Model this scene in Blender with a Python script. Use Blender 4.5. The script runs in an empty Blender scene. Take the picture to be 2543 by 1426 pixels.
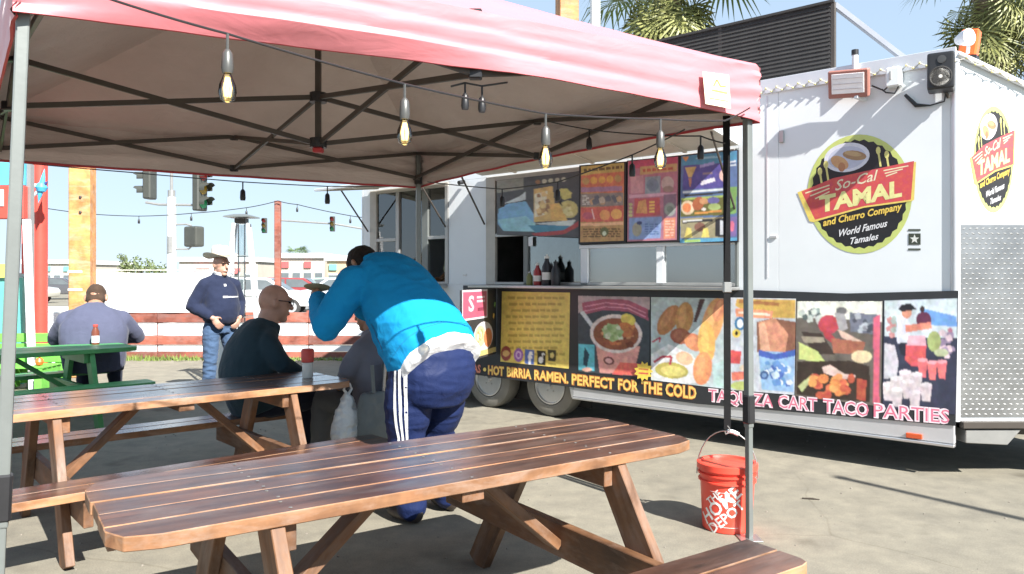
import bpy, bmesh, math, random
from mathutils import Vector, Matrix, Euler, noise
random.seed(7)
SC = bpy.context.scene
COL = SC.collection
R = math.radians
# ------------------------------------------------------------------ camera
F, CX, HY, EYE = 1912.0, 1271.5, 690.0, 1.45      # focal length, centre, horizon (photo pixels), eye height (m)
cam = bpy.data.cameras.new('camera')
cam.sensor_width = 36.0
cam.lens = 36.0 * F / 2543.0
cam.shift_y = -(1426 / 2 - HY) / 2543.0
cam.clip_start, cam.clip_end = 0.05, 3000
cam_o = bpy.data.objects.new('camera', cam)
cam_o.location = (0, 0, EYE)
cam_o.rotation_euler = (R(90), 0, 0)
COL.objects.link(cam_o)
SC.camera = cam_o
# ------------------------------------------------------------------ sky, sun, exposure
SUN_EL = R(40)
SUN_DIR = Vector((0.58, -0.815, 0)).normalized() * math.cos(SUN_EL) + Vector((0, 0, math.sin(SUN_EL)))
W = bpy.data.worlds.new('World')
SC.world = W
W.use_nodes = True
nt = W.node_tree
nt.nodes.clear()
wo = nt.nodes.new('ShaderNodeOutputWorld')
bg = nt.nodes.new('ShaderNodeBackground')
sky = nt.nodes.new('ShaderNodeTexSky')
sky.sky_type = 'NISHITA'
sky.sun_disc = False
sky.sun_elevation = SUN_EL
sky.sun_rotation = math.atan2(SUN_DIR.x, SUN_DIR.y)
sky.air_density = 1.0
sky.dust_density = 0.15
sky.ozone_density = 1.0
bg.inputs['Strength'].default_value = 0.08
gm = nt.nodes.new('ShaderNodeGamma'); gm.inputs[1].default_value = 0.22          # thin bright haze: an even, pale blue sky
tn = nt.nodes.new('ShaderNodeMixRGB'); tn.blend_type = 'MULTIPLY'; tn.inputs[0].default_value = 1.0
tn.inputs[2].default_value = (2.4, 2.9, 3.45, 1)
nt.links.new(sky.outputs[0], gm.inputs[0]); nt.links.new(gm.outputs[0], tn.inputs[1]); nt.links.new(tn.outputs[0], bg.inputs[0])
nt.links.new(bg.outputs[0], wo.inputs[0])
sl = bpy.data.lights.new('sun', 'SUN')
sl.energy = 5.0
sl.angle = R(0.5)
sl.color = (1.0, 0.96, 0.90)
so = bpy.data.objects.new('sun', sl)
so.rotation_euler = SUN_DIR.to_track_quat('Z', 'Y').to_euler()
so.location = (6, -8, 12)
COL.objects.link(so)
SC.view_settings.view_transform = 'Standard'
SC.view_settings.look = 'None'
SC.view_settings.exposure = 1.4
SC.view_settings.gamma = 1.0
SC.cycles.use_denoising = True
SC.cycles.max_bounces = 8
SC.cycles.transparent_max_bounces = 12

# ------------------------------------------------------------------ measuring helpers
def dp(px, py, Y):                       # a point at a known distance
    return Vector(((px - CX) / F * Y, Y, EYE - (py - HY) / F * Y))
def zp(px, py, z=0.0):                   # a point at a known height
    Y = F * (EYE - z) / (py - HY)
    return Vector(((px - CX) / F * Y, Y, z))
TO = Vector((0.05, 8.25, 0))             # trailer side: origin, reading direction, inward normal
TU = Vector((0.754, -0.657, 0)).normalized()
TI = Vector((0.657, 0.754, 0)).normalized()
TROT = math.atan2(TU.y, TU.x)
def tp(px, py, off=0.0):                 # photo point -> (along, up) on the trailer's side, off = metres proud of it
    r = (px - CX) / F
    o = TO - TI * off
    s = (r * o.y - o.x) / (TU.x - r * TU.y)
    Y = o.y + TU.y * s
    return s, EYE - (py - HY) / F * Y

# ------------------------------------------------------------------ object helpers
def tag(o, label, cat, group=None):
    o['label'] = label
    o['category'] = cat
    if group: o['group'] = group
    return o
def root(name, label, cat, loc=(0, 0, 0), rz=0.0, group=None):
    o = bpy.data.objects.new(name, None)
    o.empty_display_size = 0.2
    COL.objects.link(o)
    o.location = loc
    o.rotation_euler = (0, 0, rz)
    return tag(o, label, cat, group)
def mkobj(name, me, parent=None, loc=None, rot=None):
    o = bpy.data.objects.new(name, me)
    COL.objects.link(o)
    if parent: o.parent = parent
    if loc is not None: o.location = loc
    if rot is not None: o.rotation_euler = rot
    return o
def copy_tree(o, parent=None):
    c = o.copy()
    COL.objects.link(c)
    c.parent = parent
    for ch in list(o.children):
        copy_tree(ch, c)
    return c
def frame(p, q, up=Vector((0, 0, 1))):
    p, q = Vector(p), Vector(q)
    x = (q - p).normalized()
    y = Vector(up).cross(x)
    if y.length < 1e-4: y = Vector((0, 1, 0)).cross(x)
    if y.length < 1e-4: y = Vector((1, 0, 0)).cross(x)
    y.normalize()
    z = x.cross(y)
    return Matrix(((x.x, y.x, z.x, p.x), (x.y, y.y, z.y, p.y), (x.z, y.z, z.z, p.z), (0, 0, 0, 1)))

class MB:
    """collects verts / faces of ONE mesh"""
    def __init__(s):
        s.v, s.f, s.m, s.k = [], [], [], 0
    def add(s, vs, fs, m=None):
        b = len(s.v)
        s.v += [Vector(v) for v in vs]
        for f in fs:
            s.f.append(tuple(i + b for i in f)); s.m.append(s.k if m is None else m)
        return s
    def box(s, c, d, mat=None, m=None):
        x, y, z = d[0] / 2, d[1] / 2, d[2] / 2
        c = Vector(c)
        vs = [c + Vector((i * x, j * y, k * z)) for k in (-1, 1) for j in (-1, 1) for i in (-1, 1)]
        if mat is not None: vs = [mat @ v for v in vs]
        return s.add(vs, [(0, 2, 3, 1), (4, 5, 7, 6), (0, 1, 5, 4), (2, 6, 7, 3), (0, 4, 6, 2), (1, 3, 7, 5)], m)
    def bb(s, x0, x1, y0, y1, z0, z1, m=None):
        return s.box(((x0 + x1) / 2, (y0 + y1) / 2, (z0 + z1) / 2), (abs(x1 - x0), abs(y1 - y0), abs(z1 - z0)), None, m)
    def beam(s, p, q, w, h, up=(0, 0, 1), m=None):
        M = frame(p, q, Vector(up)); L = (Vector(q) - Vector(p)).length
        return s.box((L / 2, 0, 0), (L, w, h), M, m)
    def tube(s, pts, r, n=8, m=None, closed=False, cap=True):
        pts = [Vector(p) for p in pts]
        rr = r if isinstance(r, (list, tuple)) else [r] * len(pts)
        b = len(s.v); N = len(pts)
        t0 = (pts[1] - pts[0]).normalized()
        a = t0.orthogonal().normalized()
        for i, p in enumerate(pts):
            t = (pts[min(i + 1, N - 1)] - pts[max(i - 1, 0)])
            if t.length < 1e-9: t = t0
            t = t.normalized()
            a = (a - t * a.dot(t))
            if a.length < 1e-6: a = t.orthogonal()
            a.normalize(); c = t.cross(a)
            for k in range(n):
                an = 2 * math.pi * k / n
                s.v.append(p + (a * math.cos(an) + c * math.sin(an)) * rr[i])
        mm = s.k if m is None else m
        for i in range(N - 1):
            for k in range(n):
                s.f.append((b + i * n + k, b + i * n + (k + 1) % n, b + (i + 1) * n + (k + 1) % n, b + (i + 1) * n + k)); s.m.append(mm)
        if cap:
            s.f.append(tuple(b + k for k in range(n))[::-1]); s.m.append(mm)
            s.f.append(tuple(b + (N - 1) * n + k for k in range(n))); s.m.append(mm)
        return s
    def lathe(s, prof, n=24, mat=None, m=None):
        b = len(s.v); mm = s.k if m is None else m
        for r, z in prof:
            for k in range(n):
                an = 2 * math.pi * k / n
                v = Vector((r * math.cos(an), r * math.sin(an), z))
                s.v.append(mat @ v if mat is not None else v)
        for i in range(len(prof) - 1):
            for k in range(n):
                s.f.append((b + i * n + k, b + i * n + (k + 1) % n, b + (i + 1) * n + (k + 1) % n, b + (i + 1) * n + k)); s.m.append(mm)
        if prof[0][0] > 1e-5: s.f.append(tuple(b + k for k in range(n))[::-1]); s.m.append(mm)
        if prof[-1][0] > 1e-5: s.f.append(tuple(b + (len(prof) - 1) * n + k for k in range(n))); s.m.append(mm)
        return s
    def prism(s, poly, d0, d1, axis='z', mat=None, m=None):
        """poly extruded along an axis: z (poly is xy) or y (poly is xz)"""
        n = len(poly)
        mk = (lambda a, b, d: Vector((a, b, d))) if axis == 'z' else (lambda a, b, d: Vector((a, d, b)))
        vs = [mk(a, b, d0) for a, b in poly] + [mk(a, b, d1) for a, b in poly]
        if mat is not None: vs = [mat @ v for v in vs]
        fs = [tuple(range(n))[::-1], tuple(range(n, 2 * n))]
        fs += [(i, (i + 1) % n, n + (i + 1) % n, n + i) for i in range(n)]
        return s.add(vs, fs, m)
    def mesh(s, name, mats, smooth=False, bevel=0.0, seg=1, bmat=None):
        me = bpy.data.meshes.new(name)
        me.from_pydata([tuple(v) for v in s.v], [], s.f)
        for mt in (mats if isinstance(mats, (list, tuple)) else [mats]): me.materials.append(mt)
        for p, mi in zip(me.polygons, s.m): p.material_index = mi
        bm = bmesh.new(); bm.from_mesh(me)
        bmesh.ops.remove_doubles(bm, verts=bm.verts, dist=1e-6)
        bmesh.ops.recalc_face_normals(bm, faces=bm.faces)
        if bevel > 0:
            ed = [e for e in bm.edges if len(e.link_faces) == 2 and e.calc_face_angle(0) > 0.6]
            bmesh.ops.bevel(bm, geom=ed, offset=bevel, segments=seg, profile=0.6, affect='EDGES', clamp_overlap=True,
                            material=-1 if bmat is None else bmat)
        bm.to_mesh(me); bm.free()
        if smooth:
            for p in me.polygons: p.use_smooth = True
        me.update()
        return me
    def build(s, name, mats, parent=None, loc=None, rot=None, smooth=False, bevel=0.0, seg=1, bmat=None):
        o = mkobj(name, s.mesh(name, mats, smooth, bevel, seg, bmat), parent, loc, rot)
        if smooth:
            try: smooth_by_angle(o.data)
            except Exception: pass
        return o
def smooth_by_angle(me, ang=0.7):
    bm = bmesh.new(); bm.from_mesh(me)
    for e in bm.edges:
        e.smooth = not (len(e.link_faces) == 2 and e.calc_face_angle(0) > ang)
    bm.to_mesh(me); bm.free()

# ------------------------------------------------------------------ materials
def lin(c):
    return tuple((v / 255 / 12.92 if v / 255 <= 0.04045 else ((v / 255 + 0.055) / 1.055) ** 2.4) for v in c)
def newmat(name):
    m = bpy.data.materials.new(name); m.use_nodes = True
    n = m.node_tree; b = n.nodes['Principled BSDF']
    return m, n, b
def N(n, t, **kw):
    x = n.nodes.new(t)
    for k, v in kw.items(): setattr(x, k, v)
    return x
def coords(n, scale=(1, 1, 1), kind='Object', rnd=False):
    tc = N(n, 'ShaderNodeTexCoord'); mp = N(n, 'ShaderNodeMapping')
    mp.inputs['Scale'].default_value = scale
    src = tc.outputs[kind]
    if rnd:
        oi = N(n, 'ShaderNodeObjectInfo'); mu = N(n, 'ShaderNodeMath', operation='MULTIPLY'); mu.inputs[1].default_value = 37.0
        n.links.new(oi.outputs['Random'], mu.inputs[0])
        va = N(n, 'ShaderNodeVectorMath', operation='ADD')
        n.links.new(src, va.inputs[0]); n.links.new(mu.outputs[0], va.inputs[1]); src = va.outputs[0]
    n.links.new(src, mp.inputs[0])
    return mp.outputs[0]
def ramp(n, fac, stops):
    r = N(n, 'ShaderNodeValToRGB')
    e = r.color_ramp.elements
    while len(e) > 1: e.remove(e[-1])
    e[0].position = stops[0][0]; e[0].color = (*stops[0][1], 1)
    for p, c in stops[1:]:
        k = e.new(p); k.color = (*c, 1)
    n.links.new(fac, r.inputs[0])
    return r.outputs[0]
def noisef(n, vec, scale, detail=4, rough=0.55, dist=0.0):
    t = N(n, 'ShaderNodeTexNoise')
    t.inputs['Scale'].default_value = scale; t.inputs['Detail'].default_value = detail
    t.inputs['Roughness'].default_value = rough; t.inputs['Distortion'].default_value = dist
    n.links.new(vec, t.inputs['Vector'])
    return t.outputs[0]
def bump(n, b, h, strength=0.2, dist=0.01):
    x = N(n, 'ShaderNodeBump'); x.inputs['Strength'].default_value = strength; x.inputs['Distance'].default_value = dist
    n.links.new(h, x.inputs['Height']); n.links.new(x.outputs[0], b.inputs['Normal'])
    return x
_mc = {}
def paint(name, c, rough=0.5, metal=0.0, var=0.12, scale=6.0, bs=0.08, bsc=60.0, coat=0.0, spec=0.5):
    """plain coloured surface with mottling and a little relief"""
    if name in _mc: return _mc[name]
    m, n, b = newmat(name)
    v = coords(n)
    f = noisef(n, v, scale, 5, 0.6)
    col = ramp(n, f, [(0.25, tuple(x * (1 - var) for x in c)), (0.75, tuple(min(1, x * (1 + var)) for x in c))])
    n.links.new(col, b.inputs['Base Color'])
    b.inputs['Roughness'].default_value = rough; b.inputs['Metallic'].default_value = metal
    b.inputs['Coat Weight'].default_value = coat; b.inputs['Coat Roughness'].default_value = 0.12
    b.inputs['Specular IOR Level'].default_value = spec
    if bs > 0: bump(n, b, noisef(n, v, bsc, 3), bs, 0.004)
    _mc[name] = m
    return m
def wood(name, dark, mid, light, rough=0.5, coat=0.0, knots=True, grain=1.0):
    m, n, b = newmat(name)
    v = coords(n, (1.0, 9.0 * grain, 9.0 * grain), rnd=True)
    f1 = noisef(n, v, 2.2, 6, 0.62, 0.6)
    w = N(n, 'ShaderNodeTexWave', wave_type='BANDS', bands_direction='Y')
    w.inputs['Scale'].default_value = 0.35; w.inputs['Distortion'].default_value = 9.0
    w.inputs['Detail'].default_value = 3.0; w.inputs['Detail Scale'].default_value = 0.9
    n.links.new(v, w.inputs['Vector'])
    mx = N(n, 'ShaderNodeMath', operation='MULTIPLY_ADD'); mx.inputs[1].default_value = 0.16
    n.links.new(w.outputs['Fac'], mx.inputs[0])
    sc = N(n, 'ShaderNodeMath', operation='MULTIPLY'); sc.inputs[1].default_value = 0.88
    n.links.new(f1, sc.inputs[0]); n.links.new(sc.outputs[0], mx.inputs[2])
    col = ramp(n, mx.outputs[0], [(0.25, dark), (0.5, mid), (0.8, light)])
    v2 = coords(n, (1, 1, 1), rnd=True)
    wear = noisef(n, v2, 3.5, 6, 0.65)
    wr = ramp(n, wear, [(0.34, (0.50, 0.48, 0.48)), (0.5, (0.95, 0.94, 0.93)), (0.64, (1.42, 1.34, 1.30))])
    mm = N(n, 'ShaderNodeMixRGB', blend_type='MULTIPLY'); mm.inputs[0].default_value = 0.85
    n.links.new(col, mm.inputs[1]); n.links.new(wr, mm.inputs[2])
    # grey weathered patches, knots, and a tone of its own for every board
    wx = N(n, 'ShaderNodeMixRGB'); wx.inputs[2].default_value = (*[0.55 * x + 0.45 * sum(light) / 3 for x in light], 1)
    vs_ = coords(n, (1.2, 4.0, 4.0), rnd=True)
    n.links.new(ramp(n, noisef(n, vs_, 2.6, 7, 0.72, 0.4), [(0.47, (0, 0, 0)), (0.66, (0.85, 0.85, 0.85))]), wx.inputs[0])
    n.links.new(mm.outputs[0], wx.inputs[1])
    vk = N(n, 'ShaderNodeTexVoronoi'); vk.inputs['Scale'].default_value = 2.1
    n.links.new(coords(n, (0.9, 2.6, 2.6), rnd=True), vk.inputs['Vector'])
    kn = N(n, 'ShaderNodeMixRGB', blend_type='MULTIPLY'); kn.inputs[0].default_value = 1.0
    n.links.new(ramp(n, vk.outputs['Distance'], [(0.03, (0.35, 0.32, 0.3)), (0.09, (0.8, 0.78, 0.76)), (0.16, (1, 1, 1))]), kn.inputs[2]); n.links.new(wx.outputs[0], kn.inputs[1])
    oi = N(n, 'ShaderNodeObjectInfo'); bt = N(n, 'ShaderNodeMixRGB', blend_type='MULTIPLY'); bt.inputs[0].default_value = 1.0
    n.links.new(ramp(n, oi.outputs['Random'], [(0.0, (0.74, 0.74, 0.76)), (1.0, (1.22, 1.16, 1.12))]), bt.inputs[2]); n.links.new(kn.outputs[0], bt.inputs[1])
    n.links.new(bt.outputs[0], b.inputs['Base Color'])
    rr = ramp(n, wear, [(0.3, (rough * 0.8,) * 3), (0.7, (min(1, rough * 1.3),) * 3)])
    n.links.new(rr, b.inputs['Roughness'])
    b.inputs['Coat Weight'].default_value = coat; b.inputs['Coat Roughness'].default_value = 0.22
    bump(n, b, mx.outputs[0], 0.25, 0.004)
    return m
def printed(name='printed vinyl', rough=0.4, k=1.0):
    """flat print: colour attribute of the mesh, slightly mottled"""
    m, n, b = newmat(name)
    a = N(n, 'ShaderNodeVertexColor'); a.layer_name = 'Col'
    v = coords(n)
    mm = N(n, 'ShaderNodeMixRGB', blend_type='MULTIPLY'); mm.inputs[0].default_value = 1.0
    n.links.new(a.outputs[0], mm.inputs[1])
    n.links.new(ramp(n, noisef(n, v, 9, 7, 0.75), [(0.3, (0.90 * k,) * 3), (0.7, (1.06 * k,) * 3)]), mm.inputs[2])
    t2 = N(n, 'ShaderNodeTexNoise'); t2.inputs['Scale'].default_value = 26; t2.inputs['Detail'].default_value = 6; t2.inputs['Roughness'].default_value = 0.7
    n.links.new(v, t2.inputs['Vector'])
    hs = N(n, 'ShaderNodeHueSaturation'); hs.inputs['Saturation'].default_value = 0.92
    vr = N(n, 'ShaderNodeMapRange'); vr.inputs[1].default_value = 0.3; vr.inputs[2].default_value = 0.7; vr.inputs[3].default_value = 0.93; vr.inputs[4].default_value = 1.06
    hr_ = N(n, 'ShaderNodeMapRange'); hr_.inputs[1].default_value = 0.3; hr_.inputs[2].default_value = 0.7; hr_.inputs[3].default_value = 0.485; hr_.inputs[4].default_value = 0.515
    n.links.new(t2.outputs[0], vr.inputs[0]); n.links.new(t2.outputs[0], hr_.inputs[0])
    n.links.new(vr.outputs[0], hs.inputs['Value']); n.links.new(hr_.outputs[0], hs.inputs['Hue']); n.links.new(mm.outputs[0], hs.inputs['Color'])
    n.links.new(hs.outputs[0], b.inputs['Base Color'])
    b.inputs['Roughness'].default_value = rough
    bump(n, b, noisef(n, v, 5, 2), 0.12, 0.02)
    return m
def clearglass(name, tint=(0.9, 0.95, 0.95), rough=0.02, op=0.12):
    m, n, b = newmat(name)
    n.nodes.remove(b)
    out = n.nodes['Material Output']
    tr = N(n, 'ShaderNodeBsdfTransparent'); tr.inputs[0].default_value = (*tint, 1)
    gl = N(n, 'ShaderNodeBsdfGlossy'); gl.inputs['Roughness'].default_value = rough
    fr = N(n, 'ShaderNodeFresnel'); fr.inputs[0].default_value = 1.5
    ad = N(n, 'ShaderNodeMath', operation='ADD'); ad.inputs[1].default_value = op; ad.use_clamp = True
    v = coords(n); nz = noisef(n, v, 3, 2)
    bp = N(n, 'ShaderNodeBump'); bp.inputs['Strength'].default_value = 0.03
    n.links.new(nz, bp.inputs['Height']); n.links.new(bp.outputs[0], gl.inputs['Normal'])
    n.links.new(fr.outputs[0], ad.inputs[0])
    mx = N(n, 'ShaderNodeMixShader')
    n.links.new(ad.outputs[0], mx.inputs[0]); n.links.new(tr.outputs[0], mx.inputs[1]); n.links.new(gl.outputs[0], mx.inputs[2])
    n.links.new(mx.outputs[0], out.inputs[0])
    return m
def fabric(name, c, rough=0.85, var=0.1, weave=350.0, fold=0.25, sheen=0.2):
    m, n, b = newmat(name)
    v = coords(n)
    f = noisef(n, v, 7, 5, 0.6)
    n.links.new(ramp(n, f, [(0.25, tuple(x * (1 - var) for x in c)), (0.75, tuple(min(1, x * (1 + var)) for x in c))]), b.inputs['Base Color'])
    b.inputs['Roughness'].default_value = rough
    b.inputs['Sheen Weight'].default_value = sheen * 0.5
    b.inputs['Specular IOR Level'].default_value = 0.15
    ad = N(n, 'ShaderNodeMath', operation='MULTIPLY_ADD'); ad.inputs[1].default_value = 0.06
    n.links.new(noisef(n, v, weave, 1), ad.inputs[0]); n.links.new(noisef(n, v, 11, 3, 0.5, 0.8), ad.inputs[2])
    bump(n, b, ad.outputs[0], fold, 0.03)
    return m
# ================================================================== MATERIALS IN USE
M = {}
M['screw'] = paint('dull zinc screw', (0.30, 0.29, 0.27), 0.4, 0.7)
def asphalt():
    m, n, b = newmat('weathered asphalt')
    v = coords(n)
    big = noisef(n, v, 0.35, 5, 0.6)
    col = ramp(n, big, [(0.3, (0.182, 0.169, 0.136)), (0.5, (0.226, 0.210, 0.168)), (0.7, (0.258, 0.24, 0.195))])
    mid = ramp(n, noisef(n, v, 5.0, 6, 0.7), [(0.3, (0.76, 0.76, 0.77)), (0.7, (1.14, 1.13, 1.10))])
    fine = ramp(n, noisef(n, v, 130, 3, 0.6), [(0.3, (0.8, 0.8, 0.8)), (0.7, (1.15, 1.15, 1.15))])
    m1 = N(n, 'ShaderNodeMixRGB', blend_type='MULTIPLY'); m1.inputs[0].default_value = 1
    m2 = N(n, 'ShaderNodeMixRGB', blend_type='MULTIPLY'); m2.inputs[0].default_value = 1
    n.links.new(col, m1.inputs[1]); n.links.new(mid, m1.inputs[2]); n.links.new(m1.outputs[0], m2.inputs[1]); n.links.new(fine, m2.inputs[2])
    # a few hairline cracks, oil spots
    vo = N(n, 'ShaderNodeTexVoronoi', feature='DISTANCE_TO_EDGE'); vo.inputs['Scale'].default_value = 0.45
    wob = N(n, 'ShaderNodeMixRGB'); wob.inputs[0].default_value = 0.12
    nn = N(n, 'ShaderNodeTexNoise'); nn.inputs['Scale'].default_value = 2.5; nn.inputs['Detail'].default_value = 5
    n.links.new(v, nn.inputs['Vector']); n.links.new(v, wob.inputs[1]); n.links.new(nn.outputs['Color'], wob.inputs[2]); n.links.new(wob.outputs[0], vo.inputs['Vector'])
    ck = ramp(n, vo.outputs['Distance'], [(0.0, (0.8, 0.79, 0.77)), (0.003, (1, 1, 1))])
    m3 = N(n, 'ShaderNodeMixRGB', blend_type='MULTIPLY')
    msk = ramp(n, noisef(n, v, 0.8, 2), [(0.5, (0, 0, 0)), (0.6, (1, 1, 1))])
    n.links.new(msk, m3.inputs[0]); n.links.new(m2.outputs[0], m3.inputs[1]); n.links.new(ck, m3.inputs[2])
    sp = ramp(n, noisef(n, v, 1.7, 3, 0.5), [(0.62, (1, 1, 1)), (0.72, (0.62, 0.61, 0.60))])
    m4 = N(n, 'ShaderNodeMixRGB', blend_type='MULTIPLY'); m4.inputs[0].default_value = 1
    n.links.new(m3.outputs[0], m4.inputs[1]); n.links.new(sp, m4.inputs[2])
    n.links.new(m4.outputs[0], b.inputs['Base Color'])
    b.inputs['Roughness'].default_value = 0.9
    b.inputs['Specular IOR Level'].default_value = 0.25
    bump(n, b, noisef(n, v, 160, 3, 0.7), 0.35, 0.004)
    return m
M['asphalt'] = asphalt()
M['wood_top'] = wood('stained redwood, worn top', (0.030, 0.012, 0.008), (0.078, 0.033, 0.021), (0.145, 0.072, 0.048), 0.36, 0.55)
M['wood_top_gloss'] = wood('stained redwood, varnished top', (0.035, 0.016, 0.012), (0.075, 0.033, 0.022), (0.13, 0.06, 0.04), 0.3, 0.9)
M['wood_edge'] = wood('redwood sawn edge', (0.16, 0.072, 0.032), (0.26, 0.13, 0.060), (0.37, 0.21, 0.11), 0.6)
M['wood_leg'] = wood('stained redwood leg', (0.075, 0.035, 0.016), (0.145, 0.070, 0.032), (0.24, 0.125, 0.060), 0.6)
M['green'] = paint('green painted wood', (0.075, 0.30, 0.10), 0.45, var=0.2, scale=9)
M['lime'] = paint('lime green pallet paint', (0.13, 0.42, 0.06), 0.6, var=0.2, scale=9)
M['redwood'] = paint('red painted wood', (0.50, 0.055, 0.04), 0.5, var=0.2)
M['silver'] = paint('silver tube', (0.17, 0.185, 0.178), 0.42, 0.3, 0.10)
M['steel'] = paint('dull steel', (0.42, 0.42, 0.41), 0.38, 0.8, 0.1)
M['darkbar'] = paint('grey powder coated bar', (0.065, 0.055, 0.047), 0.45, 0.2, 0.15)
M['black'] = paint('black plastic', (0.018, 0.018, 0.02), 0.4, 0, 0.2)
M['blackmat'] = paint('black rubber', (0.03, 0.029, 0.028), 0.75, 0, 0.25)
M['white'] = paint('white aluminium', (0.70, 0.735, 0.755), 0.35, 0, 0.03, 3.0, 0.03, 20)
M['offwhite'] = paint('off white plastic', (0.68, 0.66, 0.60), 0.5)
M['grey'] = paint('grey aluminium frame', (0.36, 0.36, 0.35), 0.35, 0.5, 0.1)
M['glass'] = clearglass('window glass')
M['bulbglass'] = clearglass('bulb glass', (0.97, 0.9, 0.72), 0.02, 0.1)
M['print'] = printed()
def redcloth():
    m, n, b = newmat('sun faded red canopy cloth')
    v = coords(n)
    f = noisef(n, v, 1.6, 5, 0.6)
    n.links.new(ramp(n, f, [(0.3, (0.54, 0.15, 0.175)), (0.7, (0.58, 0.185, 0.21))]), b.inputs['Base Color'])
    b.inputs['Roughness'].default_value = 0.55
    b.inputs['Sheen Weight'].default_value = 0.4
    ad = N(n, 'ShaderNodeMath', operation='MULTIPLY_ADD'); ad.inputs[1].default_value = 0.03
    n.links.new(noisef(n, v, 300, 1), ad.inputs[0]); n.links.new(noisef(n, coords(n, (1, 1, 3)), 4, 3, 0.5, 0.6), ad.inputs[2])
    bump(n, b, ad.outputs[0], 0.16, 0.03)
    return m
M['redcloth'] = redcloth()
M['hem'] = paint('red canopy hem', (0.42, 0.03, 0.035), 0.6)
def lining():
    m, n, b = newmat('silver grey canopy lining')
    out = n.nodes['Material Output']
    v = coords(n)
    n.links.new(ramp(n, noisef(n, v, 2.2, 4, 0.6), [(0.3, (0.51, 0.425, 0.395)), (0.7, (0.60, 0.515, 0.485))]), b.inputs['Base Color'])
    b.inputs['Roughness'].default_value = 0.5
    bump(n, b, noisef(n, coords(n, (1, 1, 4)), 6, 3, 0.5, 1.5), 0.3, 0.03)
    return m
M['lining'] = lining()
M['tyre'] = paint('dusty tyre rubber', (0.20, 0.19, 0.165), 0.85, 0, 0.15)
M['chrome'] = paint('bright wheel steel', (0.62, 0.63, 0.64), 0.28, 0.75, 0.08)

# ================================================================== GROUND
g = MB().add([(-900, -60, 0), (900, -60, 0), (900, 1500, 0), (-900, 1500, 0)], [(0, 1, 2, 3)]).build('ground', M['asphalt'])
g['kind'] = 'structure'
M['road'] = paint('pale road asphalt', (0.30, 0.29, 0.27), 0.9, 0, 0.15, 2.0)
r_ = MB().add([(-300, 17.5, 0.004), (300, 17.5, 0.004), (300, 33, 0.004), (-300, 33, 0.004)], [(0, 1, 2, 3)]).build('road', M['road'])
r_['kind'] = 'structure'
M['concrete'] = paint('pale concrete', (0.50, 0.47, 0.41), 0.85, 0, 0.12, 3.0)
k_ = MB().bb(-60, 40, 15.6, 17.5, -0.05, 0.13).build('pavement', M['concrete'], bevel=0.02); k_['kind'] = 'structure'
k_ = MB().bb(-90, 70, 33, 35.5, -0.05, 0.13).build('pavement', M['concrete'], bevel=0.02); k_['kind'] = 'structure'

rgr = random.Random(77); gt = MB()
for i in range(420):
    x, y = rgr.uniform(-3.2, 4.4), rgr.uniform(2.2, 9.5); r0 = rgr.uniform(0.003, 0.009)
    gt.lathe([(r0, 0.0), (r0 * 0.8, r0 * 0.6), (0, r0 * 0.9)], 5, Matrix.Translation((x, y, 0.0005)) @ Matrix.Rotation(rgr.random() * 6, 4, 'Z') @ Matrix.Diagonal((1.0, rgr.uniform(0.6, 1), 1, 1)))
gt = gt.build('loose_grit', paint('grit stone', (0.20, 0.18, 0.15), 0.9, 0, 0.4)); gt['kind'] = 'stuff'; gt['label'] = 'loose grit scattered over the paving'
tw = root('twig', 'thin dark twig lying on the paving right of the bucket', 'twig', tuple(zp(2014, 1241)))
MB().tube([(-0.055, 0.012, 0.006), (0.0, 0.0, 0.008), (0.05, -0.018, 0.006)], [0.005, 0.006, 0.003], 6).build('stick', paint('dark bark', (0.05, 0.04, 0.03), 0.9), tw)
MB().tube([(0.0, 0.0, 0.008), (0.02, 0.018, 0.007)], [0.003, 0.002], 5).build('side_shoot', paint('dark bark', (0.05, 0.04, 0.03), 0.9), tw)
# ================================================================== PICNIC TABLES
_bc = {}
def board(parent, name, cen, L, w, t, mats, cham=(0, 0, 0, 0), rot=None, bev=0.0028):
    """plank lying along local X; cham = corner cut at (-x-y, +x-y, +x+y, -x+y)"""
    key = (round(L, 3), round(w, 3), round(t, 3), tuple(cham), mats[0].name)
    if key not in _bc:
        h, q = L / 2, w / 2
        a, b, c, d = cham
        P = []
        def corner(x, y, k, sx, sy, flip):
            if k <= 0: return [(x, y)]
            pts = [(x - sx * k * 1.15, y), (x - sx * k * 0.32, y - sy * k * 0.25), (x, y - sy * k * 0.95)]
            return pts if not flip else pts[::-1]
        P += corner(-h, -q, a, -1, -1, True)
        P += corner(h, -q, b, 1, -1, False)
        P += corner(h, q, c, 1, 1, True)
        P += corner(-h, q, d, -1, 1, False)
        mb = MB().prism(P, -t / 2, t / 2)
        mb.m = [1, 0] + [1] * (len(mb.m) - 2)
        me = mb.mesh(name, list(mats))
        bm = bmesh.new(); bm.from_mesh(me)
        ed = [e for e in bm.edges if len(e.link_faces) == 2 and e.calc_face_angle(0) > 0.3]
        bmesh.ops.bevel(bm, geom=ed, offset=bev, segments=1, affect='EDGES', material=1)
        bm.to_mesh(me); bm.free()
        _bc[key] = me
    o = mkobj(name, _bc[key], parent, cen)
    if rot is not None: o.rotation_euler = rot
    return o
def strut(parent, name, p, q, w, t, up, mat, bev=0.003):
    """a sawn timber from p to q: w across, t along 'up'"""
    L = (Vector(q) - Vector(p)).length
    key = ('s', round(L, 3), w, t, mat.name)
    if key not in _bc:
        _bc[key] = MB().box((L / 2, 0, 0), (L, w, t)).mesh(name, mat, bevel=bev)
    o = mkobj(name, _bc[key], parent)
    o.matrix_local = frame(p, q, Vector(up))
    return o
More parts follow.
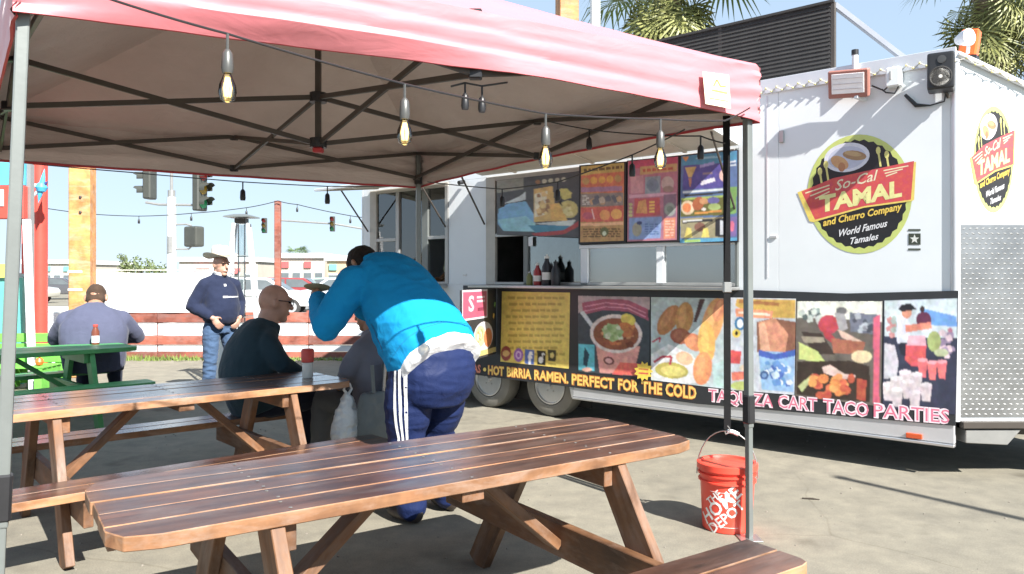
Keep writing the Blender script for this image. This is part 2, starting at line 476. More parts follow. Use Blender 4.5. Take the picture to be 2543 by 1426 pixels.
def picnic_table(label, loc, rz, L, mats, W=0.71, H=0.76, bz=0.45, boff=0.40, inset=0.44, short=0.0, name='picnic_table', group=None, nb=5, T=0.042, rnd=random):
    top, edge, leg = mats
    t = root(name, label, 'picnic table', (loc[0], loc[1], 0), rz, group)
    gap = 0.007
    bw = (W - gap * (nb - 1)) / nb
    for i in range(nb):
        y = -W / 2 + bw / 2 + i * (bw + gap)
        ch = (0.11, 0.11, 0, 0) if i == 0 else ((0, 0, 0.11, 0.11) if i == nb - 1 else (0, 0, 0, 0))
        board(t, 'top_board', (rnd.uniform(-.006, .006), y, H - T / 2 + rnd.uniform(-.0015, .0015)), L, bw, T, (top, edge), ch)
    bb = 0.14
    for s in (-1, 1):
        for k in (0, 1):
            y = s * (W / 2 + boff - bb / 2 - 0.004 + k * (bb + 0.008))
            ch = (0, 0, 0, 0)
            outer = (k == 1)
            if outer: ch = (0.05, 0.05, 0, 0) if s < 0 else (0, 0, 0.05, 0.05)
            board(t, 'bench_board', (rnd.uniform(-.006, .006), y, bz - T / 2 + rnd.uniform(-.001, .001)), L - short, bb, T, (top, edge), ch)
    yo = W / 2 + boff + bb - 0.02
    for sx in (-1, 1):
        x = sx * (L / 2 - inset)
        for s in (-1, 1):
            strut(t, 'leg', (x, s * (W / 2 - 0.09), H - T - 0.004), (x, s * (W / 2 + boff - 0.10), 0.0), 0.135, 0.044, (1, 0, 0), leg)
        xb = x - sx * 0.045
        strut(t, 'bench_support', (xb, -yo, bz - T - 0.071), (xb, yo, bz - T - 0.071), 0.044, 0.14, (0, 0, 1), leg)
        xc = x - sx * 0.045
        strut(t, 'top_cleat', (xc, -W / 2 + 0.04, H - T - 0.046), (xc, W / 2 - 0.04, H - T - 0.046), 0.042, 0.09, (0, 0, 1), leg)
        strut(t, 'brace', (xb - sx * 0.024, 0, bz - T - 0.09), (sx * 0.16, 0, H - T - 0.012), 0.088, 0.042, (1, 0, 0), leg)
    sc_ = MB()
    for i in range(nb):
        y = -W / 2 + bw / 2 + i * (bw + gap)
        for xx in (-(L / 2 - inset - 0.045), 0.0, L / 2 - inset - 0.045):
            for dy in (-bw * 0.27, bw * 0.27):
                sc_.lathe([(0.0062, 0.0008), (0.0055, 0.002), (0, 0.0022)], 7, Matrix.Translation((xx + rnd.uniform(-.008, .008), y + dy + rnd.uniform(-.006, .006), H + rnd.uniform(-0.0005, 0.001))))
    so_ = sc_.build('screw_heads', M['screw'], t); so_['kind'] = 'stuff'
    strut(t, 'top_cleat', (0, -W / 2 + 0.02, H - T - 0.021), (0, W / 2 - 0.02, H - T - 0.021), 0.088, 0.038, (0, 0, 1), leg)
    return t
rt = random.Random(3)
picnic_table('long redwood picnic table with worn reddish top, nearest the camera, bare of people', (-0.323, 2.935), R(34.4), 2.24,
             (M['wood_top'], M['wood_edge'], M['wood_leg']), W=0.715, boff=0.465, short=0.22, rnd=rt)
picnic_table('dark varnished picnic table under the red canopy, where the bald man sits', (-2.107, 4.714), R(41.3), 2.2,
             (M['wood_top_gloss'], M['wood_edge'], M['wood_leg']), W=0.72, boff=0.33, bz=0.43, rnd=rt)
picnic_table('green painted picnic table with two bottles, man in grey shirt seated behind it', (-4.85, 7.15), R(45), 2.4,
             (M['green'], M['green'], M['green']), W=0.80, boff=0.30, rnd=rt)
picnic_table('red painted picnic table, mostly hidden beyond the left end of the varnished table', (-4.72, 5.05), R(38), 2.0,
             (M['redwood'], M['redwood'], M['redwood']), W=0.70, boff=0.30, inset=0.2, rnd=rt)

# ================================================================== RED CANOPY
cR, cL = Vector((1.336, 4.265, 0)), Vector((-1.61, 2.53, 0))
cBR, cBL = Vector((-0.88, 7.30, 0)), Vector((-3.80, 5.585, 0))
CC = (cR + cL + cBR + cBL) / 4
can = root('canopy_tent', 'red pop-up canopy tent with grey lining and black scissor frame over the tables', 'canopy', (CC.x, CC.y, 0))
def rel(p): return Vector(p) - Vector((CC.x, CC.y, 0))
def ep(px, py, A, B, off=0.0):             # photo point on the upright plane through A and B
    d = (B - A); nrm = Vector((d.y, -d.x, 0)).normalized()
    if nrm.dot(A) > 0: nrm = -nrm
    A2 = A + nrm * off
    r = (px - CX) / F
    t = (r * A2.y - A2.x) / (d.x - r * d.y)
    Y = A2.y + d.y * t
    return Vector((A2.x + d.x * t, Y, EYE - (py - HY) / F * Y))
PEAK = Vector((CC.x, CC.y, 3.58))
EZ = 2.63
corn = [cL, cR, cBR, cBL]
vbot = [(2.312, 2.372), (2.305, 2.345), (2.30, 2.295), (2.30, 2.31)]      # corner / middle height of each valance's hem: front, right, back, left
cov, lin_ = MB(), MB()
NU, NT, NV = 48, 14, 18
for i in range(4):
    A, B = corn[i], corn[(i + 1) % 4]
    d = (B - A).normalized(); outw = Vector((d.y, -d.x, 0))
    if outw.dot((A + B) / 2 - CC) < 0: outw = -outw
    go, gi = [], []
    for j in range(-NV, NT + 1):
        ro, ri = [], []
        for k in range(NU + 1):
            u = k / NU
            e = A.lerp(B, u)
            bow = math.sin(math.pi * u)
            if j >= 0:
                t = j / NT
                p = Vector((e.x, e.y, EZ)).lerp(PEAK, t)
                sagv = 0.05 * bow * (1 - t) * math.sin(math.pi * min(1, t * 1.3 + 0.15)) + 0.03 * math.sin(math.pi * t) * (1 - bow * 0.5)
                p.z -= sagv
                if j == 0: p += outw * 0.02
                p.z += 0.006 * noise.noise(Vector((p.x * 3, p.y * 3, i * 7.1)))
            else:
                q = -j / NV
                zb = vbot[i][0] + (vbot[i][1] - vbot[i][0]) * bow ** 0.7
                z = EZ + (zb - EZ) * q
                rip = 0.007 * noise.noise(Vector((u * 7, q * 1.2, i * 3.3))) + 0.004 * noise.noise(Vector((u * 16, q * 9.0, i + 9.0))) - 0.013 * math.exp(-((q - 0.66 + 0.05 * math.sin(u * 5)) / 0.07) ** 2) - 0.006 * math.exp(-((q - 0.30 + 0.04 * math.sin(u * 7)) / 0.05) ** 2)
                near = max(0.0, 1 - min(u, 1 - u) * 9)
                rip += near * 0.010 * math.sin(q * 26 + u * 40)
                p = Vector((e.x, e.y, z)) + outw * (0.024 + 0.002 * math.sin(q * math.pi) + rip * (0.5 + 0.5 * bow + 0.5 * near)) + d * ((u - 0.5) * 0.05)
                p.z += 0.005 * noise.noise(Vector((u * 14, i * 5.0, 2.0))) * q
                if i == 0: p -= outw * 0.075 * max(0.0, (q - 0.72) / 0.28) * max(0.0, 1 - abs(u - 0.27) / 0.27) ** 0.6
            ro.append(rel(p))
            if j >= 0: pi_ = p - Vector((0, 0, 0.014)) - outw * 0.01
            else: pi_ = p - outw * 0.010
            ri.append(rel(pi_))
        go.append(ro); gi.append(ri)
    for grid, mb in ((go, cov), (gi, lin_)):
        start = 0 if mb is cov else 1
        nv = len(grid) * (NU + 1)
        vs = [v for row in grid for v in row]
        fs = []
        for a in range(len(grid) - 1):
            if a < start: continue
            for k in range(NU):
                fs.append((a * (NU + 1) + k, a * (NU + 1) + k + 1, (a + 1) * (NU + 1) + k + 1, (a + 1) * (NU + 1) + k))
        mb.add(vs, fs)
    hem = MB()
    fs = []; vs = []
    for k in range(NU + 1):
        vs += [go[0][k], gi[0][k] - Vector((0, 0, 0.001)), gi[1][k].lerp(gi[0][k], 0.35) - rel(CC * 1.0) * 0 - (outw * 0.003)]
    for k in range(NU):
        b0 = k * 3
        fs += [(b0, b0 + 3, b0 + 4, b0 + 1), (b0 + 1, b0 + 4, b0 + 5, b0 + 2)]
    hem.add(vs, fs)
    hm = hem.build('hem', M['hem'], can)
cov.build('cover', M['redcloth'], can, smooth=True)
lin_.build('lining', M['lining'], can, smooth=True)
# frame
ZT, ZB = 2.62, 2.36
mids = [(corn[i] + corn[(i + 1) % 4]) / 2 for i in range(4)]
def at(p, z): return rel(Vector((p.x, p.y, z)))
def bar(p, q, w=0.024):
    strut(can, 'truss_bar', p, q, w * 0.8, w * 1.25, (0, 0, 1), M['darkbar'], 0.002)
for i in range(4):
    A, B, m_ = corn[i], corn[(i + 1) % 4], mids[i]
    sh = (CC - m_).normalized() * 0.045
    for P in (A, B):
        Pn = P + (m_ - P).normalized() * 0.03 + sh
        bar(at(Pn, ZT), at(m_ + sh, ZB)); bar(at(Pn + sh * 0.6, ZB + 0.02), at(m_ + sh * 1.6, ZT))
    c2 = CC + (m_ - CC).normalized() * 0.03
    bar(at(m_ + sh * 1.2, ZT), at(c2, ZB - 0.05)); bar(at(m_ + sh * 1.2, ZB), at(c2, ZT - 0.02))
    for z in (ZT, ZB):
        MB().box(at(m_ + sh, z), (0.06, 0.05, 0.05)).build('bracket', M['black'], can, bevel=0.006)
strut(can, 'centre_post', rel((CC.x, CC.y, ZB - 0.08)), rel((CC.x, CC.y, 3.55)), 0.035, 0.035, (1, 0, 0), M['darkbar'])
for z in (ZT - 0.02, ZB - 0.05):
    MB().lathe([(0.02, -0.03), (0.055, -0.03), (0.055, 0.03), (0.02, 0.03)], 12, Matrix.Translation(rel((CC.x, CC.y, z)))).build('hub', M['black'], can)
MB().box(rel((CC.x, CC.y, ZB - 0.095)), (0.06, 0.06, 0.03)).build('hub_cap', M['hem'], can, bevel=0.005)
legrot = math.atan2((cR - cL).y, (cR - cL).x)
for i, P in enumerate(corn):
    inw = (CC - P).normalized() * 0.03
    b = P + inw
    off = Vector((0, 0, 0))
    if i == 0: off = Vector((-0.10, 0, 0)); b = b + Vector((-0.02, 0, 0))
    if i == 1: off = Vector((0.01, 0, 0))
    def lp(z): return rel(Vector((b.x, b.y, z)) + off * (1 - z / 2.3))
    w = 0.040
    lg = MB().beam(lp(0.62), lp(2.62), w, w, (math.cos(legrot), math.sin(legrot), 0)).build('leg', M['silver'], can, bevel=0.006, seg=2)
    MB().beam(lp(0.0), lp(0.70), w * 0.8, w * 0.8, (math.cos(legrot), math.sin(legrot), 0)).build('lower_tube', M['silver'], lg, bevel=0.005, seg=2)
    MB().beam(lp(0.64), lp(0.80), w * 1.35, w * 1.35, (math.cos(legrot), math.sin(legrot), 0)).build('joint_sleeve', M['black'], lg, bevel=0.008)
    MB().beam(lp(2.33), lp(2.42), w * 1.5, w * 1.5, (math.cos(legrot), math.sin(legrot), 0)).build('slider_bracket', M['black'], lg, bevel=0.008)
    MB().box(lp(0.004), (0.12, 0.12, 0.008), Matrix.Identity(4)).build('foot_plate', M['steel'], lg, bevel=0.002)
# stitched maker's patch near the corner
class Art:
    """a flat print made of thin coloured shapes; mp maps photo points to the flat surface's own (x, z)"""
    def __init__(s, mp, k=0.75):
        s.mp, s.k = mp, k
        s.v, s.f, s.c, s.l = [], [], [], 0
    def put(s, pts, faces, col):
        b = len(s.v)
        c = tuple(x * s.k for x in lin(col))
        for p in pts: s.v.append((p[0], p[1], s.l))
        for f in faces: s.f.append(tuple(i + b for i in f)); s.c.append(c)
        s.l += 1
    def poly(s, pts, col):
        s.put([s.mp(*p) for p in pts], [tuple(range(len(pts)))], col)
    def rect(s, x0, y0, x1, y1, col):
        s.poly([(x0, y0), (x1, y0), (x1, y1), (x0, y1)], col)
    def quad(s, a, b, c, d, col): s.poly([a, b, c, d], col)
    def ell(s, cx, cy, rx, ry, col, n=20, rot=0.0, wob=0.0):
        pts = []
        for i in range(n):
            a = 2 * math.pi * i / n
            w = 1 + (wob * (1 if i % 2 else -1))
            x, y = rx * w * math.cos(a), ry * w * math.sin(a)
            pts.append((cx + x * math.cos(rot) - y * math.sin(rot), cy + x * math.sin(rot) + y * math.cos(rot)))
        s.poly(pts, col)
    def spots(s, x0, y0, x1, y1, cols, n, r, rnd, asp=1.0):
        for i in range(n):
            rr = rnd.uniform(*r); rx, ry = rr * asp, rr
            if x1 - x0 <= 2 * rx or y1 - y0 <= 2 * ry: continue
            s.ell(rnd.uniform(x0 + rx, x1 - rx), rnd.uniform(y0 + ry, y1 - ry), rx, ry, rnd.choice(cols), 9, 0, 0.12)
            s.l -= 1 if i % 2 else 0
    def line(s, pts, w, col):
        for (x0, y0), (x1, y1) in zip(pts, pts[1:]):
            dx, dy = x1 - x0, y1 - y0; L = math.hypot(dx, dy) or 1
            nx, ny = -dy / L * w / 2, dx / L * w / 2
            s.poly([(x0 + nx, y0 + ny), (x1 + nx, y1 + ny), (x1 - nx, y1 - ny), (x0 - nx, y0 - ny)], col)
            s.l -= 1
        s.l += 1
    def text(s, body, x0, y0, x1, y1, h, col, shear=0.0, bold=0.0, outline=None):
        """baseline from (x0,y0) to (x1,y1), h = capital height in photo pixels"""
        for off, cc in ([(outline[1], outline[0])] if outline else []) + [(bold, col)]:
            vs, fs, w = text_mesh(body, shear, off)
            pts = []
            for x, y in vs:
                u = x / w
                pts.append(s.mp(x0 + (x1 - x0) * u, y0 + (y1 - y0) * u - y / 0.70 * h))
            s.put(pts, fs, cc)
    def photo(s, name, parent, y0, nx=90, ny=100, blur=1, grain=0.20, seed=0):
        """the same shapes as one soft, continuous print (a fine colour grid) instead of hard edged pieces"""
        import numpy as np
        base = s.v[:4]
        q = np.array([[p[0], p[1]] for p in base])                      # corners: top left, top right, bottom right, bottom left
        U, Wd = np.meshgrid(np.linspace(0, 1, nx), np.linspace(0, 1, ny))
        P = (q[0] * ((1 - U) * (1 - Wd))[..., None] + q[1] * (U * (1 - Wd))[..., None] + q[2] * (U * Wd)[..., None] + q[3] * ((1 - U) * Wd)[..., None])
        C = np.zeros((ny, nx, 3)); X, Z = P[..., 0], P[..., 1]
        rg_ = np.random.RandomState(seed + 5)
        fi = sorted(range(len(s.f)), key=lambda i: s.v[s.f[i][0]][2])
        for i in fi:
            pts = np.array([[s.v[k][0], s.v[k][1]] for k in s.f[i]])
            bb_ = (X >= pts[:, 0].min()) & (X <= pts[:, 0].max()) & (Z >= pts[:, 1].min()) & (Z <= pts[:, 1].max())
            if i == fi[0]: C[:] = s.c[i]; continue
            if not bb_.any(): continue
            ins = np.zeros(X.shape, bool); x1, z1 = pts[-1]
            for x2, z2 in pts:
                c_ = ((z2 > Z) != (z1 > Z)) & (X < (x1 - x2) * (Z - z2) / ((z1 - z2) if z1 != z2 else 1e-12) + x2)
                ins ^= c_; x1, z1 = x2, z2
            C[ins & bb_] = s.c[i]
        # photographic texture: patches of light, colour flecks, then optical softness
        def up(n_):
            a = rg_.rand(max(2, ny // n_) + 2, max(2, nx // n_) + 2)
            yi, xi = np.linspace(0, a.shape[0] - 1.001, ny), np.linspace(0, a.shape[1] - 1.001, nx)
            y0_, x0_ = yi.astype(int), xi.astype(int); fy, fx2 = (yi - y0_)[:, None], (xi - x0_)[None, :]
            return a[y0_][:, x0_] * (1 - fy) * (1 - fx2) + a[y0_ + 1][:, x0_] * fy * (1 - fx2) + a[y0_][:, x0_ + 1] * (1 - fy) * fx2 + a[y0_ + 1][:, x0_ + 1] * fy * fx2
        Lm = 1 + grain * ((up(14) - .5) * 1.2 + (up(6) - .5) * 1.3 + (up(3) - .5) * 1.2)
        C *= Lm[..., None]
        C *= 1 + grain * 0.5 * np.stack([up(5) - .5, up(5) - .5, up(5) - .5], -1)
        for _ in range(blur):
            Cp = np.pad(C, ((1, 1), (1, 1), (0, 0)), 'edge')
            C = (Cp[:-2, 1:-1] + Cp[2:, 1:-1] + Cp[1:-1, :-2] + Cp[1:-1, 2:] + 2 * Cp[1:-1, 1:-1]) / 6
        C = np.clip(C, 0.0, 0.92)
        vs = [(float(p[0]), y0, float(p[1])) for p in P.reshape(-1, 2)]
        fs = [(j * nx + i, j * nx + i + 1, (j + 1) * nx + i + 1, (j + 1) * nx + i) for j in range(ny - 1) for i in range(nx - 1)]
        me = bpy.data.meshes.new(name); me.from_pydata(vs, [], fs)
        ca = me.color_attributes.new('Col', 'FLOAT_COLOR', 'POINT')
        ca.data.foreach_set('color', np.concatenate([C.reshape(-1, 3), np.ones((nx * ny, 1))], 1).astype('f4').ravel())
        me.materials.append(M['print'])
        return mkobj(name, me, parent)
    def build(s, name, parent, y0=0.0, step=0.0001, mat=None, M4=None):
        me = bpy.data.meshes.new(name)
        vs = [Vector((x, y0 - l * step, z)) for x, z, l in s.v]
        if M4 is not None: vs = [M4 @ v for v in vs]
        me.from_pydata([tuple(v) for v in vs], [], s.f)
        ca = me.color_attributes.new('Col', 'FLOAT_COLOR', 'CORNER')
        for p, c in zip(me.polygons, s.c):
            for li in p.loop_indices: ca.data[li].color = (*c, 1)
        me.materials.append(mat or M['print'])
        o = mkobj(name, me, parent)
        return o
_tm = {}
def text_mesh(body, shear=0.0, off=0.0):
    key = (body, shear, off)
    if key not in _tm:
        cu = bpy.data.curves.new('lettering', 'FONT')
        cu.body = body; cu.shear = shear; cu.offset = off; cu.resolution_u = 2; cu.size = 1.0
        ob = bpy.data.objects.new('lettering', cu)
        COL.objects.link(ob)
        dg = bpy.context.evaluated_depsgraph_get()
        me = bpy.data.meshes.new_from_object(ob.evaluated_get(dg))
        vs = [(v.co.x, v.co.y) for v in me.vertices]
        fs = [tuple(p.vertices) for p in me.polygons]
        x0 = min((v[0] for v in vs), default=0); x1 = max((v[0] for v in vs), default=1)
        vs = [(x - x0, y) for x, y in vs]
        bpy.data.objects.remove(ob); bpy.data.curves.remove(cu); bpy.data.meshes.remove(me)
        _tm[key] = (vs, fs, max(1e-3, x1 - x0))
    return _tm[key]
fdir = (cR - cL).normalized()
fnorm = Vector((fdir.y, -fdir.x, 0))
FM = Matrix(((fdir.x, -fnorm.x, 0, cL.x - CC.x), (fdir.y, -fnorm.y, 0, cL.y - CC.y), (0, 0, 1, 0), (0, 0, 0, 1)))   # x along front edge, y inward, z up
def fmp(px, py):
    p = ep(px, py, cL, cR, 0.055)
    return ((p - cL).dot(fdir), p.z)
a = Art(fmp, 0.75)
a.poly([(1745, 178), (1810, 186), (1815, 270), (1752, 258)], (255, 246, 214))
a.line([(1772, 215), (1780, 198), (1790, 216), (1803, 214)], 4, (232, 150, 60))
a.line([(1768, 224), (1806, 232)], 5, (230, 160, 80))
a.line([(1762, 244), (1808, 252)], 3, (225, 175, 90))
a.build('maker_patch', can, -0.055, M4=FM)

# ------------------------------------------------------------------ string lights
def sagline(p, q, sag, n=10):
    return [p.lerp(q, i / n) - Vector((0, 0, sag * 4 * (i / n) * (1 - i / n))) for i in range(n + 1)]
def bulb_string(label, pts, sag, bulbs, lit=True, size=1.0, group='string lights on the canopy', wire=0.0045):
    base = pts[0]
    t = root('string_light', label, 'string light', base, 0, group)
    path = []
    for a_, b_ in zip(pts, pts[1:]):
        path += sagline(a_ - base, b_ - base, sag)
    MB().tube(path, wire, 6).build('wire', M['black'], t)
    for p in bulbs:
        q = p - base
        S = size
        lamp = MB().tube([q, q - Vector((0, 0, 0.07 * S))], 0.006 * S, 6).lathe([(0.010 * S, -0.06 * S), (0.020 * S, -0.075 * S), (0.023 * S, -0.13 * S), (0.019 * S, -0.15 * S)], 12, Matrix.Translation(q)).build('socket', M['black'] if not lit else M['darksock'], t, smooth=True)
        if lit:
            MB().lathe([(0.013 * S, -0.15 * S), (0.019 * S, -0.165 * S), (0.031 * S, -0.195 * S), (0.034 * S, -0.222 * S), (0.026 * S, -0.248 * S), (0.010 * S, -0.258 * S), (0.0, -0.259 * S)], 14, Matrix.Translation(q)).build('bulb', M['bulbglass'], lamp, smooth=True)
            f = MB()
            for k in range(6):
                an = k * math.pi / 3
                dx, dy = math.cos(an) * 0.014 * S, math.sin(an) * 0.014 * S
                f.tube([q + Vector((dx * 0.4, dy * 0.4, -0.165 * S)), q + Vector((dx, dy, -0.205 * S)), q + Vector((dx * 0.7, dy * 0.7, -0.238 * S))], 0.0036 * S, 5)
            f.build('filament', M['filament'], lamp)
    return t
M['darksock'] = paint('grey lamp socket', (0.10, 0.10, 0.095), 0.35, 0.4)
M['filament'] = paint('amber filament', (0.75, 0.55, 0.16), 0.35, 0.0)
M['filament'].node_tree.nodes['Principled BSDF'].inputs['Emission Color'].default_value = (1.0, 0.78, 0.30, 1)
M['filament'].node_tree.nodes['Principled BSDF'].inputs['Emission Strength'].default_value = 1.6
fr = [ep(px, py, cL, cR, o) for px, py, o in ((262, -6, .10), (565, 84, .10), (1005, 209, .10), (1355, 283, .09), (1640, 296, .09), (1800, 300, .06), (1862, 268, .06))]
bulb_string('string of clear filament bulbs along the front edge of the red canopy', fr, 0.004, [fr[1], fr[2], fr[3], fr[4]], True, 0.95)
rs = [ep(px, py, cR, cBR, 0.06) for px, py in ((1355, 300), (1463, 322), (1600, 334), (1740, 338), (1800, 356))]
bulb_string('short string of empty grey sockets hanging in front of the menu boards', rs, 0.004, [rs[1], rs[3]], False, 0.9)
bs = [ep(px, py, cBL, cBR, -0.06) for px, py in ((60, 405), (320, 428), (603, 452), (813, 463), (1040, 462))]
bulb_string('black wire with two empty sockets along the far edge of the canopy', bs, 0.002, [bs[2], bs[3]], False, 1.05)
ws = [ep(px, py, cBR, cR, 0.14) for px, py in ((1062, 452), (1247, 470), (1385, 452), (1570, 385), (1700, 322))]
bulb_string('black wire with empty sockets sagging across the serving window', ws, 0.004, [ws[1], ws[2], ws[3]], False, 0.9)
hs = [ep(1120, 215, cL, cR, -0.1), ep(1155, 206, cL, cR, -0.1), ep(1197, 214, cL, cR, -0.1), ep(1260, 205, cL, cR, -0.1)]
bulb_string('two empty sockets dangling from the middle of the front canopy bar', hs, 0.0, [hs[1], hs[2]], False, 0.8)
bird = [dp(40, 505, 13.9), dp(205, 530, 13.9), dp(345, 537, 13.9), dp(475, 530, 13.9), dp(612, 516, 13.9), dp(690, 499, 13.9), dp(738, 508, 13.9), dp(870, 536, 13.9), dp(940, 543, 13.9)]
bulb_string('thin string of bulbs strung between posts above the far fence', bird, 0.01, [bird[2], bird[3], bird[4], bird[6], bird[7]], False, 0.9, wire=0.007)

# ------------------------------------------------------------------ bucket and strap
bk = root('bucket', 'orange plastic bucket with lid and white lettering beside the canopy leg', 'bucket', (1.25, 4.475, 0))
BR0, BR1, BH = 0.140, 0.160, 0.385
M['orange'] = paint('orange bucket plastic', (0.78, 0.070, 0.042), 0.38, 0, 0.06, spec=0.6)
MB().lathe([(BR0 - 0.006, 0), (BR0, 0.006), (BR0 + 0.012, BH * 0.72), (BR0 + 0.024, BH * 0.725), (BR0 + 0.024, BH * 0.745), (BR0 + 0.013, BH * 0.75), (BR0 + 0.014, BH * 0.82), (BR0 + 0.026, BH * 0.825), (BR0 + 0.026, BH * 0.85), (BR0 + 0.014, BH * 0.855), (BR0 + 0.017, BH * 0.93)], 40).build('pail', M['orange'], bk, smooth=True)
MB().lathe([(BR1 + 0.004, BH * 0.90), (BR1 + 0.012, BH * 0.905), (BR1 + 0.012, BH * 0.99), (BR1 + 0.004, BH), (BR1 - 0.010, BH), (BR1 - 0.014, BH - 0.012), (0, BH - 0.012)], 40).build('lid', M['orange'], bk, smooth=True)
hp = []
for i in range(17):
    an = math.pi * i / 16
    hp.append(Vector((math.cos(an) * 0.172, 0.0, 0.30 + math.sin(an) * 0.29 * (1 - 0.10 * math.sin(an)))))
hd = MB().tube(hp, 0.0035, 6).build('handle', M['steel'], bk, rot=(0, 0, R(-20)))
MB().tube(hp[6:9], 0.012, 10).build('grip', M['white'], hd)
# lettering wrapped round the pail, white print
def pail_text(body, an0, z0, size, rot, nm):
    vs, fs, w = text_mesh(body, 0.0, 0.02)
    P = []
    for x, y in vs:
        x2, y2 = (x - w / 2) * size, y * size
        xr, zr = x2 * math.cos(rot) - y2 * math.sin(rot), x2 * math.sin(rot) + y2 * math.cos(rot)
        z = z0 + zr
        rad = BR0 + 0.012 * z / (BH * 0.72) + 0.0015
        an = an0 + xr / rad
        P.append((rad * math.cos(an), rad * math.sin(an), z))
    me = bpy.data.meshes.new(nm); me.from_pydata(P, [], fs); me.materials.append(M['whiteprint'])
    mkobj(nm, me, bk)
M['whiteprint'] = paint('white print', (0.85, 0.83, 0.80), 0.5, 0, 0.04)
A0 = R(-112)
pail_text('THE', A0 - 0.32, 0.185, 0.060, R(42), 'lettering')
pail_text('HOME', A0 - 0.02, 0.135, 0.105, R(42), 'lettering')
pail_text('DEPOT', A0 + 0.20, 0.078, 0.080, R(42), 'lettering')
rg = MB()
for z in (0.236, 0.040):
    P = []
    for k in range(13):
        an = A0 - 0.55 + 1.1 * k / 12
        P.append(Vector((math.cos(an), math.sin(an), 0)) * (BR0 + 0.012 * z / (BH * 0.72) + 0.001) + Vector((0, 0, z)))
    rg.tube(P, 0.0012, 4)
rg.build('printed_border', M['whiteprint'], bk)
M['strap'] = fabric('black webbing strap', (0.012, 0.012, 0.013), 0.9, 0.15, sheen=0.0)
st = root('tie_down_strap', 'black webbing strap hanging from the canopy corner to the bucket handle', 'strap', (1.245, 4.45, 0.575))
MB().beam((0, 0, 0.0), (-0.005, -0.01, 0.80), 0.040, 0.004, (0, 1, 0)).build('lower_webbing', M['strap'], st)
MB().beam((-0.005, -0.012, 0.80), (-0.02, -0.05, 1.80), 0.040, 0.004, (0, 1, 0)).build('upper_webbing', M['strap'], st)
MB().box((-0.005, -0.012, 0.82), (0.05, 0.016, 0.06)).build('buckle', M['steel'], st, bevel=0.004)
MB().tube([(0, 0, 0.02), (0.012, 0, 0.005), (0.012, 0, -0.02), (-0.01, 0, -0.028), (-0.014, 0, -0.012)], 0.004, 6).build('hook', M['steel'], st)
# ================================================================== FOOD TRAILER
tr = root('food_trailer', 'long white food trailer with V nose, serving window and round tamale logo', 'food trailer', TO, TROT)
XR, XF, TW, ZF, ZR = -2.62, 4.15, 2.4, 0.42, 3.07
def sx(px, off=0.0): return tp(px, HY, off)[0]
xA0, xA1 = sx(1208), sx(1834)
xB0, xB1 = sx(920), sx(1114)
WZ0, WZ1 = 1.375, 2.56
wm = M['white']
def part(name, x0, x1, y0, y1, z0, z1, mat, parent=None, bevel=0.004):
    return MB().bb(x0, x1, y0, y1, z0, z1).build(name, mat, parent or tr, bevel=bevel)
# riveted side skins, one sheet each, with a fine joint between
def skin(x0, x1, z0, z1):
    return part('side_panel', x0 + 0.001, x1 - 0.001, 0, 0.035, z0, z1, wm, None, 0.002)
skin(XR, xB0, ZF, ZR); skin(xB1, xA0, WZ0, WZ1 + 0.0)
cuts = [XR, -1.4, -0.2, 1.02, 2.24, xA1]
skin(xA1, 2.86, ZF, ZR); skin(2.86, XF, ZF, ZR)
for a_, b_ in zip([xB0, -1.0, 0.5, 1.55], [-1.0, 0.5, 1.55, xA1]): skin(a_, b_, WZ1 + 0.001, ZR)
for a_, b_ in zip([xB0, -1.2, 0.4, 1.6], [-1.2, 0.4, 1.6, xA1]): skin(a_, b_, ZF, WZ0 - 0.001)
part('far_wall', XR, XF, TW - 0.035, TW, ZF, ZR, wm)
part('rear_wall', XR - 0.035, XR, 0, TW, ZF, ZR, wm)
part('roof', XR - 0.05, XF, -0.015, TW + 0.015, ZR, ZR + 0.03, wm)
M['inside'] = paint('stainless interior', (0.20, 0.20, 0.20), 0.35, 0.6, 0.2)
M['floorblk'] = paint('dark floor', (0.05, 0.05, 0.05), 0.7)
part('floor', XR, XF, 0.04, TW - 0.04, ZF, ZF + 0.06, M['floorblk'])
part('interior_wall', XR + 0.05, XF - 0.05, TW - 0.06, TW - 0.04, ZF + 0.07, ZR - 0.02, M['inside'])
part('partition', -0.75, -0.70, 0.04, TW - 0.05, ZF + 0.07, ZR - 0.01, M['inside'])
part('hood', 0.6, 2.6, TW - 0.9, TW - 0.07, 2.2, 2.75, M['inside'])
part('worktop', -0.5, 2.7, TW - 0.8, TW - 0.07, 1.3, 1.35, M['steel'])
# edge trims
M['trim'] = paint('ribbed aluminium trim', (0.62, 0.63, 0.65), 0.35, 0.45, 0.05)
part('roof_trim', XR, XF + 0.01, -0.022, -0.001, ZR - 0.085, ZR + 0.034, M['trim'])
MB().tube([(XF, 0.012, ZF), (XF, 0.012, ZR)], 0.032, 16).build('corner_post', M['trim'], tr, smooth=True)
rail0 = sx(1425)
part('bottom_rail', rail0, XF, -0.012, 0.03, 0.255, 0.415, M['trim'], None, 0.006)
part('rail_lip', rail0, XF, -0.03, 0.03, 0.232, 0.253, M['chrome'], None, 0.004)
part('bottom_rail', XR, sx(1150), -0.012, 0.03, 0.255, 0.415, M['trim'], None, 0.006)
MB().prism([(rail0 - 0.06, 0.42), (rail0, 0.42), (rail0, 0.245), (rail0 - 0.02, 0.245)], -0.014, 0.03, 'y').build('fender_edge', M['chrome'], tr)
part('underframe', XR + 0.1, XF - 0.05, 0.35, TW - 0.35, 0.30, ZF - 0.003, M['floorblk'])
M['amber'] = paint('amber marker lens', (0.55, 0.09, 0.03), 0.25)
mx_, mz_ = tp(2270, 1083, 0.02)
part('marker_lamp', mx_ - 0.055, mx_ + 0.055, -0.028, -0.013, mz_ - 0.019, mz_ + 0.019, M['amber'], None, 0.004)
